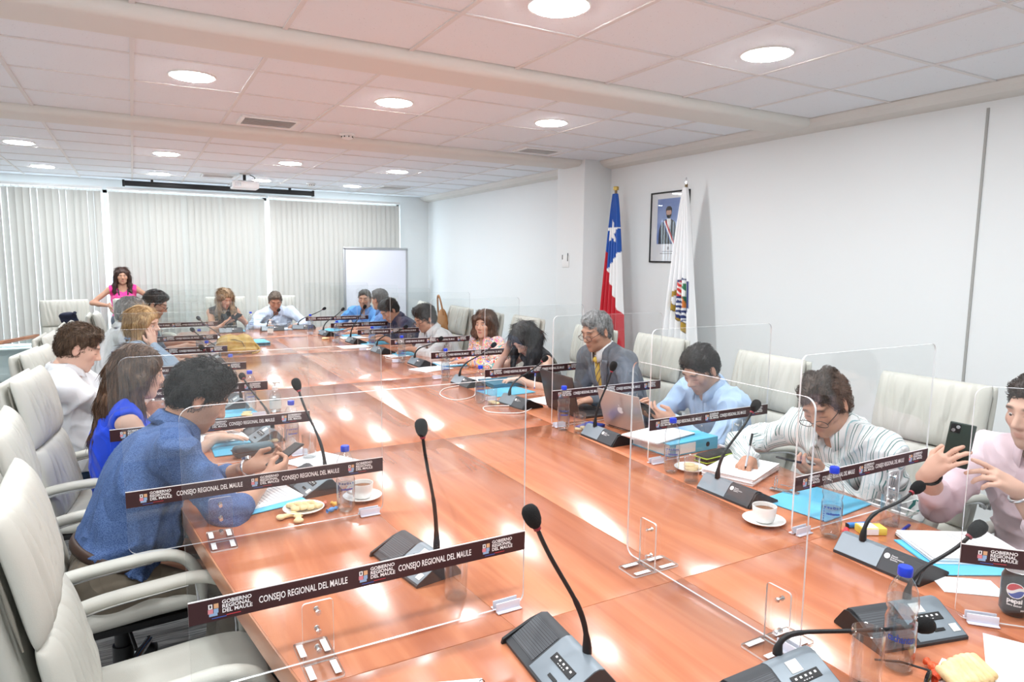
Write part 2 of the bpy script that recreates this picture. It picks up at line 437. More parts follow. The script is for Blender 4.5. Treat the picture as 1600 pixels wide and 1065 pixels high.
blind(-2.13, -.305, 'left vertical blind with slats turned partly open, behind the woman in pink', lambda i, n: -.47 - (.2 if i % 4 == 1 else 0))
blind(-.265, 1.765, 'middle vertical blind of cream slats behind the woman with phone', lambda i, n: -.40 - (.30 if i % 6 == 5 else 0))
blind(1.80, 3.86, 'right vertical blind of closed cream slats behind the whiteboard', lambda i, n: -.16)
# ------------------------------------------------------------------ screen case and projector
t = empty('projector_screen', (1.18, 10.45, ZC - .065)); tag(t, 'rolled black projection screen case along the ceiling above the blinds', 'projection screen')
link('case', box_me('case', (0, 0, 0), (2.45, .07, .065), .008), M['black'], t)
for s in (-1, 1): link('end_cap', box_me('end_cap', (s * 1.235, 0, 0), (.03, .09, .085), .006), M['black'], t)
for s in (-1, 1): link('bracket', box_me('bracket', (s * .9, 0, .048), (.03, .05, .036)), M['black'], t)
t = empty('projector', (1.26, 9.05, 2.53)); tag(t, 'white projector hanging from the ceiling in front of the blinds', 'projector')
link('body', box_me('body', (0, 0, 0), (.31, .26, .085), .014, seg=3), mat('projector_white', S(248, 248, 248), .3), t)
link('lens', cyl_me('lens', (.07, .12, .005), (.07, .165, .005), .03, .027), M['black'], t)
link('side_grille', boxes_me('side_grille', [((-.1565, -.08 + k * .02, 0), (.003, .01, .05)) for k in range(9)]), M['alu'], t)
link('front_grille', boxes_me('front_grille', [((-.12 + k * .014, -.1315, .0), (.007, .003, .045)) for k in range(5)]), M['alu'], t)
link('mount_pole', cyl_me('mount_pole', (0, 0, .06), (0, 0, .14), .018), M['black'], t)
link('mount_plate', box_me('mount_plate', (0, 0, .05), (.16, .14, .012), .003), M['alu'], t)
link('ceiling_plate', box_me('ceiling_plate', (0, 0, .134), (.12, .12, .012), .003), M['white_pl'], t)
link('cable', tube_me('cable', bez((.08, -.05, .045), (.16, -.05, .1), (.1, .02, .12), (.05, .02, .14)), .006, 6), M['black'], t)
# ================================================================== conference table
def wood_mat(name='table_veneer', a=S(190, 116, 82), b=S(212, 140, 102), c_=S(170, 98, 68), rough=.2):
    m = mat(name, a, rough, spec=.5, coat=.6); N = m.node_tree.nodes; L = m.node_tree.links; p = N['Principled BSDF']
    p.inputs['Coat Roughness'].default_value = .17
    ge = N.new('ShaderNodeNewGeometry'); oi = N.new('ShaderNodeObjectInfo')
    mp = N.new('ShaderNodeMapping'); mp.inputs['Scale'].default_value = (7, .55, 7)
    ad = N.new('ShaderNodeVectorMath'); ad.operation = 'ADD'; sc = N.new('ShaderNodeVectorMath'); sc.operation = 'SCALE'; sc.inputs['Scale'].default_value = 37
    cb = N.new('ShaderNodeCombineXYZ'); L.new(oi.outputs['Random'], cb.inputs[0]); L.new(oi.outputs['Random'], cb.inputs[1]); L.new(cb.outputs[0], sc.inputs[0])
    L.new(ge.outputs['Position'], mp.inputs[0]); L.new(mp.outputs[0], ad.inputs[0]); L.new(sc.outputs[0], ad.inputs[1])
    n = N.new('ShaderNodeTexNoise'); n.inputs['Scale'].default_value = 1.6; n.inputs['Detail'].default_value = 6; n.inputs['Distortion'].default_value = .8
    L.new(ad.outputs[0], n.inputs['Vector'])
    r = N.new('ShaderNodeValToRGB'); e = r.color_ramp.elements
    e[0].position = .25; e[0].color = (*c_, 1); e[1].position = .72; e[1].color = (*b, 1); k = e.new(.48); k.color = (*a, 1)
    L.new(n.outputs['Fac'], r.inputs['Fac'])
    hs = N.new('ShaderNodeHueSaturation'); ma = N.new('ShaderNodeMath'); ma.operation = 'MULTIPLY_ADD'; ma.inputs[1].default_value = .16; ma.inputs[2].default_value = .92
    L.new(oi.outputs['Random'], ma.inputs[0]); L.new(ma.outputs[0], hs.inputs['Value']); L.new(r.outputs['Color'], hs.inputs['Color']); L.new(hs.outputs[0], p.inputs['Base Color'])
    return m
M['wood'] = wood_mat()
M['wood_edge'] = wood_mat('table_edge', S(178, 112, 74), S(204, 140, 98), S(160, 92, 58), .35)
TX, TZ = 1.33, .75
def hw(y): return 1.32 - .0246 * (y - 4.6) ** 2
TY0, TY1 = .30, 8.88
def outline(ins=0.0, n=60):
    L_ = []; R_ = []
    for i in range(n + 1):
        y = TY0 + ins + (TY1 - TY0 - 2 * ins) * i / n
        L_.append((TX - hw(y) + ins, y)); R_.append((TX + hw(y) - ins, y))
    return R_ + L_[::-1]
tb = empty('conference_table', (TX, 4.6, 0)); tag(tb, 'long boat-shaped conference table with glossy orange-brown wood top', 'table')
def in_tb(me): me.transform(Matrix.Translation((-TX, -4.6, 0))); return me
link('edge_band', in_tb(poly_prism('edge_band', outline(), TZ - .062, TZ - .0012, .004)), M['wood_edge'], tb)
link('apron', in_tb(poly_prism('apron', outline(.18), TZ - .16, TZ - .062)), M['wood_edge'], tb)
def piece(fa, fb, ya, yb, n=8):
    g = .0010; pts = []
    ys = [ya + g + (yb - ya - 2 * g) * i / n for i in range(n + 1)]
    return [(fb(y) - g, y) for y in ys] + [(fa(y) + g, y) for y in reversed(ys)]
IN = .004
cuts = [lambda y: TX - hw(y) + IN, lambda y: TX - hw(y) * .52, lambda y: TX, lambda y: TX + hw(y) * .52, lambda y: TX + hw(y) - IN]
yc = [TY0 + IN, 1.35, 3.05, 4.75, 6.45, 7.9, TY1 - IN]
for j in range(len(yc) - 1):
    for i in range(4):
        link('veneer_panel', in_tb(poly_prism('veneer_panel', piece(cuts[i], cuts[i + 1], yc[j], yc[j + 1]), TZ - .008, TZ, .0008)), M['wood'], tb)
for y in (1.2, 4.6, 8.0):
    link('pedestal', box_me('pedestal', (0, y - 4.6, .31), (.95, .5, .60), .01), M['wood_edge'], tb)
    link('plinth', box_me('plinth', (0, y - 4.6, .0075), (1.0, .55, .015), .003), M['black'], tb)

# ================================================================== acrylic dividers
M['acrylic'] = clear_mat('acrylic', (.985, .992, .99), 1.49)
M['acr_edge'] = mat('acrylic_edge', (.93, .95, .97), .18, spec=.8, emis=None)
M['acr_edge'].node_tree.nodes['Principled BSDF'].inputs['Transmission Weight'].default_value = .35
M['clip'] = mat('clip_plastic', S(226, 226, 238), .3)
M['banner'] = mat('banner_brown', S(62, 36, 38), .45, spec=.4)
M['ink_white'] = mat('ink_white', S(245, 243, 243), .6)
M['b_blue'] = mat('ink_blue', S(70, 92, 170), .5); M['b_red'] = mat('ink_red', S(190, 62, 70), .5)
M['b_green'] = mat('ink_green', S(90, 160, 130), .5); M['b_orange'] = mat('ink_orange', S(220, 172, 130), .5); M['b_sky'] = mat('ink_sky', S(150, 180, 214), .5); M['b_pink'] = mat('ink_pink', S(225, 140, 150), .5)
M['bolt'] = mat('bolt_steel', (.75, .75, .76), .25, metal=1)
PT = .006
def rrect(w_, h_, r, corners=(1, 1, 1, 1), n=6):
    """outline in (x,z), counter-clockwise from lower left"""
    out = []
    cs = [(r, r, PI, corners[0]), (w_ - r, r, 1.5 * PI, corners[1]), (w_ - r, h_ - r, 0, corners[2]), (r, h_ - r, .5 * PI, corners[3])]
    sq = [(0, 0), (w_, 0), (w_, h_), (0, h_)]
    for (cx_, cz_, a0, on), q in zip(cs, sq):
        if not on: out.append(q); continue
        for i in range(n + 1):
            a = a0 + i / n * PI / 2
            out.append((cx_ + r * math.cos(a), cz_ + r * math.sin(a)))
    return out
def sheet_meshes(w_, h_, r=.028):
    o = rrect(w_, h_, r); n = len(o)
    V = [(x, -PT / 2, z) for x, z in o] + [(x, PT / 2, z) for x, z in o]
    sheet = me_from('sheet', V, [tuple(range(n)), tuple(reversed(range(n, 2 * n)))])
    rim = me_from('rim', V, [(i, n + i, n + (i + 1) % n, (i + 1) % n) for i in range(n)])
    sheet.materials.append(M['acrylic']); rim.materials.append(M['acr_edge'])
    return sheet, rim
def banner_parts(par, w_, zc, y):
    b = link('banner', _ban(w_), None, par, (0, y, zc))
    for k, m in _emblem(): 
        for x in (.035, w_ / 2 - .045, w_ - .125): link('emblem', k, None, b, (x, -.0014, 0))
    t1 = text_me('CONSEJO REGIONAL DEL MAULE', .0215, .00035)
    if not t1.materials: t1.transform(Matrix.Rotation(PI / 2, 4, 'X')); t1.materials.append(M['ink_white'])
    L1 = max(v.co.x for v in t1.vertices)
    sc = (w_ / 2 - .205) / L1
    for x in (.135, w_ / 2 + .05):
        o = link('lettering', t1, None, b, (x, -.0016, -.0075)); o.scale = (min(1, sc), 1, 1)
    t2 = text_me('GOBIERNO\nREGIONAL\nDEL MAULE', .0115, .0003)
    if not t2.materials: t2.transform(Matrix.Rotation(PI / 2, 4, 'X')); t2.materials.append(M['ink_white'])
    for x in (.063, w_ / 2 - .017, w_ - .097): link('lettering', t2, None, b, (x, -.0016, .0095))
    return b
_banc = {}
def _ban(w_):
    k = round(w_, 3)
    if k not in _banc:
        me = box_me('banner', (w_ / 2, 0, 0), (w_, .0016, .05)); me.materials.append(M['banner'])
        bm = bmesh.new(); bm.from_mesh(me); box_bm(bm, (w_ / 2, -.0001, .0245), (w_, .002, .0022)); bm.to_mesh(me); bm.free()
        me.materials.append(M['ink_white'])
        for p in me.polygons:
            if min(me.vertices[i].co.z for i in p.vertices) > .0232: p.material_index = 1
        _banc[k] = me
    return _banc[k]
_emb = []
def _emblem():
    if not _emb:
        bm = bmesh.new(); mi = []
        for (x, z, w_, h_, m) in [(.006, .0075, .008, .010, 0), (.017, .0075, .009, .010, 1), (.006, -.003, .010, .009, 2), (.0165, -.003, .009, .009, 3), (.011, -.0105, .016, .006, 4), (.022, -.0185, .028, .0016, 5), (.05, -.0165, .028, .0016, 6), (.006, .0078, .003, .006, 7)]:
            n0 = len(bm.faces); box_bm(bm, (x, -.0002 - (.0002 if m == 7 else 0), z), (w_, .0006, h_)); mi += [m] * (len(bm.faces) - n0)
        bm.faces.ensure_lookup_table()
        for f, m in zip(bm.faces, mi): f.material_index = m
        me = bm_mesh(bm, 'emblem')
        for m in ('ink_white', 'b_orange', 'b_pink', 'b_sky', 'b_sky', 'b_blue', 'b_red', 'dark'): me.materials.append(M[m])
        _emb.append((me, None))
    return _emb
# bracket: upright plate with three bolts and foot plates on both sides of the sheet
def bracket_meshes(nb=3, foot=.085):
    bm = bmesh.new()
    o = rrect(.068, .145, .008, (0, 0, 1, 1), 3)
    for s in (-1, 1):
        pass
    V = [(x - .034, -PT / 2 - .0062, z) for x, z in o] + [(x - .034, -PT / 2 - .0008, z) for x, z in o]; n = len(o)
    plate = me_from('plate', V, [tuple(range(n)), tuple(reversed(range(n, 2 * n)))]); plate.materials.append(M['acrylic'])
    rim = me_from('rim', V, [(i, n + i, n + (i + 1) % n, (i + 1) % n) for i in range(n)]); rim.materials.append(M['acr_edge'])
    fo = rrect(.078, foot * 2, .008, (1, 1, 1, 1), 3)
    V = [(x - .039, z - foot, .0) for x, z in fo] + [(x - .039, z - foot, .005) for x, z in fo]; n = len(fo)
    foot_p = me_from('foot_plate', V, [tuple(reversed(range(n))), tuple(range(n, 2 * n))]); foot_p.materials.append(M['acrylic'])
    foot_r = me_from('rim', V, [(i, (i + 1) % n, n + (i + 1) % n, n + i) for i in range(n)]); foot_r.materials.append(M['acr_edge'])
    tape = box_me('tape', (0, 0, .0056), (.014, foot * .62, .0006)); tape.materials.append(M['ink_white'])
    bm = bmesh.new()
    cyl_bm(bm, (0, -.016, 0), (0, .012, 0), .0028, n=10); cyl_bm(bm, (0, -.0145, 0), (0, -.0092, 0), .0062, n=6); cyl_bm(bm, (0, .004, 0), (0, .008, 0), .0065, n=12)
    bolt = bm_mesh(bm, 'bolt', angle=.5); bolt.materials.append(M['bolt'])
    bs = [.03, .075, .12] if nb == 3 else [.035, .115]
    return plate, rim, foot_p, foot_r, tape, bolt, bs
BR3, BR2 = bracket_meshes(3), bracket_meshes(2)
def bracket(par, x, br=BR3):
    plate, rim, fp, fr_, tape, bolt, bs = br
    b = link('bracket', plate, None, par, (x, 0, 0)); link('rim', rim, None, b)
    f = link('foot_plate', fp, None, par, (x, 0, 0)); link('rim', fr_, None, f)
    for sx in (-1, 1):
        for sy in (-1, 1): link('tape', tape, None, f, (sx * .027, sy * .047, 0))
    for z in bs: link('bolt', bolt, None, b, (0, 0, z))
clip_me = boxes_me('clip', [((0, -.009, .0125), (.07, .004, .024)), ((0, .009, .0125), (.07, .004, .024)), ((0, -.014, .0025), (.07, .016, .003)), ((0, .014, .0025), (.07, .016, .003))], .0012)
clip_me.materials.append(M['clip'])
_sh = {}
def divider(x0, y0, w_, rz, label, brx=(.257,), clipx=None, ban=True, br=BR3, h_=.60):
    t = empty('acrylic_divider', (x0, y0, TZ + .0005), rz); tag(t, label, 'divider', 'clear acrylic dividers on the table')
    k = (round(w_, 3), h_)
    if k not in _sh: _sh[k] = sheet_meshes(w_, h_)
    s = link('sheet', _sh[k][0], None, t, (0, 0, .0055)); link('rim', _sh[k][1], None, s)
    if ban: banner_parts(t, w_, .178, -PT / 2 - .0012)
    for bx in brx: bracket(t, bx, br)
    if clipx is not None: link('clip', clip_me, None, t, (clipx, 0, 0))
    return t
W = .79
LP = [(.063, 1.44, 'nearest on the left, beside the empty chair'), (-.053, 2.236, 'before the man in blue shirt'), (-.115, 3.09, 'between blue-shirted man and woman in blue'),
      (-.155, 3.96, 'between woman in blue and arms-crossed man'), (-.16, 4.75, 'just beyond the arms-crossed man'), (-.17, 5.69, 'just beyond the woman resting her cheek'),
      (-.15, 6.58, 'beside the grey-haired person'), (-.02, 7.9, 'farthest on the left side')]
for x, y, d in LP:
    divider(x, y, W, 0, 'clear acrylic divider with brown banner, ' + d, (.257,), W - .05)
RP = [(1.86, 1.402, 'beside the man in striped shirt'), (1.96, 2.235, 'between striped-shirt man and light-blue-shirt man'), (1.935, 2.99, 'between light-blue-shirt man and suited man'),
      (1.925, 3.77, 'between suited man and black-haired woman'), (1.92, 4.65, 'between black-haired woman and woman in print blouse'), (1.92, 5.56, 'between woman in print blouse and man in white shirt'),
      (1.885, 6.43, 'between man in white shirt and man in navy'), (1.825, 7.22, 'just beyond the man in navy'), (1.75, 8.09, 'farthest on the right side')]
for x, y, d in RP:
    divider(x, y, .76, 0, 'clear acrylic divider with brown banner, ' + d, (.55,), .05)
divider(1.79, .855, W, math.radians(-47), 'clear acrylic divider with brown banner angled beside the dark soda can', (.6,), .06)
# the plain divider standing lengthwise on the near right
divider(1.29, 1.55, .62, -PI / 2, 'plain clear acrylic divider without banner standing lengthwise on the table', (.10, .56), .60, False, BR2)

# ================================================================== microphone units
M['unit_dark'] = mat('unit_dark', S(58, 60, 64), .5, bump=(900, .1))
M['unit_grey'] = mat('unit_grey', S(132, 142, 150), .38, metal=.25)
def grille_mat():
    m = mat('unit_grille', S(52, 54, 58), .5); N = m.node_tree.nodes; L = m.node_tree.links
    tc = N.new('ShaderNodeTexCoord'); v = N.new('ShaderNodeTexVoronoi'); v.inputs['Scale'].default_value = 330; v.inputs['Randomness'].default_value = 0
    r = N.new('ShaderNodeValToRGB'); r.color_ramp.elements[0].color = (*S(22, 22, 24), 1); r.color_ramp.elements[1].color = (*S(82, 85, 90), 1); r.color_ramp.elements[0].position = .3; r.color_ramp.elements[1].position = .45
    L.new(tc.outputs['Object'], v.inputs['Vector']); L.new(v.outputs['Distance'], r.inputs['Fac']); L.new(r.outputs['Color'], N['Principled BSDF'].inputs['Base Color'])
    return m
M['grille'] = grille_mat()
M['foam'] = mat('mic_foam', S(20, 20, 21), .95, bump=(700, .6))
M['redring'] = mat('red_ring', S(150, 50, 62), .4)
M['sticker'] = mat('sticker_white', S(238, 238, 236), .6)
M['gooseneck'] = mat('gooseneck_black', S(26, 26, 28), .42)
UPROF = [(-.098, 0), (-.098, .007), (-.09, .012), (-.012, .056), (.0, .0585), (.012, .056), (.050, .008), (.050, 0)]
def prism_x(name, prof, x0, x1, m, infl=0.0):
    prof = [(p[0], p[1] + (infl if p[1] > .009 else 0)) for p in prof]; n = len(prof)
    V = [(x0, y, z) for y, z in prof] + [(x1, y, z) for y, z in prof]
    F = [tuple(reversed(range(n))), tuple(range(n, 2 * n))] + [(i, i + 1, n + i + 1, n + i) for i in range(n - 1)] + [(n - 1, 0, n, 2 * n - 1)]
    me = me_from(name, V, F); bm = bmesh.new(); bm.from_mesh(me); bmesh.ops.recalc_face_normals(bm, faces=bm.faces); bm.to_mesh(me); bm.free()
    me.shade_smooth(); me.set_sharp_from_angle(angle=.45); me.materials.append(m); return me
UM = dict(
    body=prism_x('body', UPROF, -.128, .128, M['unit_dark']),
    panel=prism_x('control_panel', [(-.094, .0105), (-.012, .0572), (.0, .0598), (.0125, .0572), (.0505, .0105)], -.012, .126, M['unit_grey']),
    end=prism_x('end_cap', [(-.108, 0), (-.104, .012), (-.03, .046), (.0, .054), (.016, .05), (.046, .006), (.046, 0)], -.136, -.128, M['black']),
    base=box_me('base_plate', (0, -.024, .003), (.25, .14, .006)))
UM['base'].materials.append(M['black'])
_sl = math.atan2(.044, .078)       # slope of the user's face
RX = Matrix.Rotation(_sl, 4, 'X')
def onface(me, x, d, m, lift=.0012):
    """lay a mesh drawn flat in xy on the user's face, d up the slope"""
    me.transform(Matrix.Translation((x, -.09 + d * math.cos(_sl), .0125 + d * math.sin(_sl) + lift)) @ RX); me.materials.append(m); return me
UM['grille'] = onface(box_me('grille', (0, 0, 0), (.108, .078, .0012), .0004, seg=1), -.072, .046, M['grille'], .0004)
UM['strip'] = onface(box_me('button_strip', (0, 0, 0), (.085, .020, .0014), .0005, seg=1), .055, .050, M['black'], .0018)
UM['slotkey'] = onface(box_me('key', (0, 0, 0), (.032, .008, .002), .0008, seg=1), .062, .016, M['black'], .0018)
bm = bmesh.new()
for k in range(5): box_bm(bm, (-.03 + k * .015, .002, 0), (.006, .0045, .001))
for k in range(4): box_bm(bm, (-.012 + k * .008, -.006, 0), (.004, .0016, .001))
UM['marks'] = onface(bm_mesh(bm, 'key_marks'), .055, .050, M['ink_white'], .0026)
UM['sticker'] = onface(box_me('sticker', (0, 0, 0), (.034, .026, .0006)), .045, .077, M['sticker'], .0017)
UM['sticker2'] = onface(box_me('sticker', (0, 0, 0), (.022, .02, .0006)), .108, .016, M['sticker'], .0017)
# maker's mark on the back slope: disc and three lines of tiny words
_bs = math.atan2(.048, .038)
def onback(me, x, d, m, lift=.001):
    me.transform(Matrix.Translation((x, .050 - d * math.cos(_bs), .008 + d * math.sin(_bs) + lift)) @ Matrix.Rotation(PI, 4, 'Z') @ Matrix.Rotation(_bs, 4, 'X')); me.materials.append(m); return me
bm = bmesh.new(); bmesh.ops.create_circle(bm, cap_ends=True, segments=24, radius=.0085); UM['disc'] = onback(bm_mesh(bm, 'maker_mark'), -.026, .045, M['ink_white'], .0012)
tm = text_me('Danish\nInterpretation\nSystems', .0068).copy(); UM['words'] = onback(tm, -.038, .0478, M['ink_white'], .0012)
foam_prof = [(0, .052), (.006, .0515), (.013, .048), (.0175, .040), (.0185, .030), (.017, .016), (.013, .006), (.008, .0), (0, 0)]
UM['foam'] = lathe_me('windscreen', list(reversed(foam_prof)), 20, sharp=2); UM['foam'].materials.append(M['foam'])
def mic_unit(x, y, rz, label, head, neck=(.06, .010), stick=(1, 0), up=.14, bend=None):
    """head: world position of the tip of the gooseneck"""
    t = empty('microphone_unit', (x, y, TZ + .0005), rz); tag(t, label, 'microphone', 'conference microphone units')
    bo = link('body', UM['body'], None, t); link('base_plate', UM['base'], None, t)
    link('end_cap', UM['end'], None, t)
    link('maker_mark', UM['disc'], None, bo); link('maker_words', UM['words'], None, bo)
    p = link('control_panel', UM['panel'], None, t); link('button_strip', UM['strip'], None, p); link('key_marks', UM['marks'], None, p); link('key', UM['slotkey'], None, p)
    if stick[0]: link('sticker', UM['sticker'], None, p)
    if stick[1]: link('sticker', UM['sticker2'], None, p)
    link('grille', UM['grille'], None, t)
    inv = Matrix.Rotation(-rz, 3, 'Z')
    h = inv @ (Vector(head) - Vector((x, y, TZ)))
    b = Vector((neck[0], neck[1], .055)); d = h - b
    dirn = Vector((d.x, d.y, d.z))
    c2 = h - (d * .45 if bend is None else Vector(inv @ Vector(bend)))
    pts = bez(b, b + Vector((0, 0, up)), c2, h, 22)
    g = link('gooseneck', tube_me('gooseneck', pts, [.0105, .0105, .0085] + [.0062] * 7 + [.0048] * 13, 10), M['gooseneck'], t)
    td = (pts[-1] - pts[-3]).normalized()
    q = Vector((0, 0, 1)).rotation_difference(td)
    link('ring', cyl_me('ring', h - td * .002, h + td * .007, .0082, n=16), M['redring'], g)
    o = link('windscreen', UM['foam'], None, g); o.location = h + td * .004; o.rotation_mode = 'QUATERNION'; o.rotation_quaternion = q
    return t
RW, LW = PI / 2, -PI / 2
mic_unit(.812, 1.165, LW - .08, 'microphone unit nearest the camera on the left, grille and grey keys up front', (.701, 1.13, 1.10), stick=(0, 0), up=.12)
mic_unit(.712, 1.79, LW + .16, 'microphone unit with white stickers standing before the empty near-left chair', (.695, 1.745, 1.145), stick=(1, 1), up=.18)
mic_unit(.60, 2.63, LW + .12, 'microphone unit in front of the man in blue shirt', (.553, 2.71, 1.12), stick=(0, 1), up=.16)
mic_unit(.55, 3.48, LW + .1, 'microphone unit in front of the woman in blue top', (.50, 3.88, .985), up=.10)
mic_unit(.52, 4.32, LW, 'microphone unit in front of the arms-crossed man', (.36, 4.36, 1.02), up=.12)
mic_unit(.55, 5.15, LW, 'microphone unit in front of the woman resting her cheek', (.42, 5.25, .98), up=.12)
mic_unit(.60, 6.2, LW, 'microphone unit in front of the grey-haired person', (.44, 6.4, 1.0), up=.12)
mic_unit(.72, 7.2, LW, 'microphone unit in front of the man with glasses on the left', (.56, 7.3, 1.02), up=.12)
mic_unit(1.62, .912, -.25, 'microphone unit with two white stickers behind the nearest water bottle', (1.82, .853, .963), neck=(.05, .012), stick=(1, 1), up=.10)
mic_unit(1.135, .885, .0, 'microphone unit at bottom edge with gooseneck bent flat across', (1.50, .80, .835), neck=(.045, .02), stick=(1, 0), up=.08, bend=(.24, -.075, .0))
RU = [(1.925, 1.13, 0, (2.112, 1.165, .932), 'man holding up the phone'), (1.975, 1.77, 0, (2.105, 1.80, 1.062), 'man in striped shirt'), (2.035, 2.66, 0, (2.098, 2.69, 1.09), 'man in light-blue shirt with laptop'),
      (2.04, 3.56, .1, (2.265, 3.63, 1.0), 'suited man with yellow tie'), (2.05, 4.33, .05, (2.296, 4.40, 1.0), 'black-haired woman'), (2.085, 5.32, .05, (2.29, 5.385, .944), 'woman in print blouse'),
      (2.035, 6.2, .05, (2.29, 6.257, .967), 'man in white shirt with glasses'), (2.02, 7.05, .05, (2.163, 7.14, 1.10), 'man in navy shirt'), (1.93, 7.86, .1, (2.15, 8.0, 1.02), 'pair of men in blue shirts')]
for x, y, r_, h, d in RU:
    mic_unit(x, y, RW + r_, 'microphone unit with black gooseneck before the ' + d, h, stick=(0, 0), up=.12)
mic_unit(1.84, 8.66, PI * .86, 'microphone unit on the far right corner of the table', (2.10, 8.72, .985), stick=(0, 0), up=.09)
mic_unit(1.46, 8.62, PI, 'microphone unit in front of the man at the table head', (1.535, 8.68, .975), stick=(0, 0), up=.1)
mic_unit(.98, 8.6, PI, 'microphone unit in front of the woman at the table head', (1.0, 8.66, .915), stick=(0, 0), up=.08)
# ================================================================== chairs
M['leather'] = mat('cream_leather', S(194, 193, 184), .42, spec=.45, bump=(420, .12))
M['leather_shade'] = mat('groove_shade', S(132, 128, 118), .6)  # leather for the side seams, with the groove's shade put into its colour
def pad_me(name, path, w_, tf, tb_, pleats=(), nx=40, nv=26, pw=5, crown=0.0, seamx=.0, wfun=None):
    path = [Vector((0, a, b)) for a, b in path]
    seg = [0]
    for i in range(len(path) - 1): seg.append(seg[-1] + (path[i + 1] - path[i]).length)
    tot = seg[-1]
    def at(s):
        s = max(0, min(tot, s))
        for i in range(len(seg) - 1):
            if s <= seg[i + 1] + 1e-9:
                t = (s - seg[i]) / max(1e-9, seg[i + 1] - seg[i])
                p0 = path[max(i - 1, 0)]; p1 = path[i]; p2 = path[i + 1]; p3 = path[min(i + 2, len(path) - 1)]
                return .5 * ((2 * p1) + (p2 - p0) * t + (2 * p0 - 5 * p1 + 4 * p2 - p3) * t * t + (3 * p1 - p0 - 3 * p2 + p3) * t ** 3)
        return path[-1]
    V = []; F = []
    us = [math.sin(PI / 2 * (2 * i / nx - 1)) * .6 + (2 * i / nx - 1) * .4 for i in range(nx + 1)]
    vs = [math.sin(PI / 2 * (2 * i / nv - 1)) * .6 + (2 * i / nv - 1) * .4 for i in range(nv + 1)]
    for side in (1, -1):
        for v in vs:
            s = (v + 1) / 2 * tot; c = at(s); d = (at(s + .004) - at(s - .004)).normalized(); nrm = Vector((0, d.z, -d.y))
            for u in us:
                T = math.sqrt(max(0, 1 - abs(u) ** pw)) * math.sqrt(max(0, 1 - abs(v) ** pw))
                k = (tf if side > 0 else tb_) * T
                if side > 0:
                    for (u0, dr, dep, wd) in pleats:
                        uu = u0 + dr * v + .012 * math.sin(5 * v + u0 * 20)
                        env = max(0, 1 - .55 * abs(v + .3 * math.sin(u0 * 9)))
                        k -= dep * env * math.exp(-((u - uu) / wd) ** 2) * T
                        k += .45 * dep * env * math.exp(-((u - uu - 1.6 * wd) / wd) ** 2) * T
                x = u * w_ / 2 * (wfun(v) if wfun else 1) * (1 - .035 * abs(v) ** 6)
                V.append(Vector((x, 0, 0)) + c + nrm * (k if side > 0 else -k))
    m_ = nx + 1; B = m_ * (nv + 1)
    for j in range(nv):
        for i in range(nx):
            a = j * m_ + i
            F.append((a, a + 1, a + m_ + 1, a + m_)); F.append((B + a + 1, B + a, B + a + m_, B + a + m_ + 1))
    me = me_from(name, V, F)
    bm = bmesh.new(); bm.from_mesh(me); bmesh.ops.remove_doubles(bm, verts=bm.verts, dist=2e-5); bmesh.ops.recalc_face_normals(bm, faces=bm.faces); bm.to_mesh(me); bm.free()
    me.shade_smooth(); me.materials.append(M['leather'])
    return me
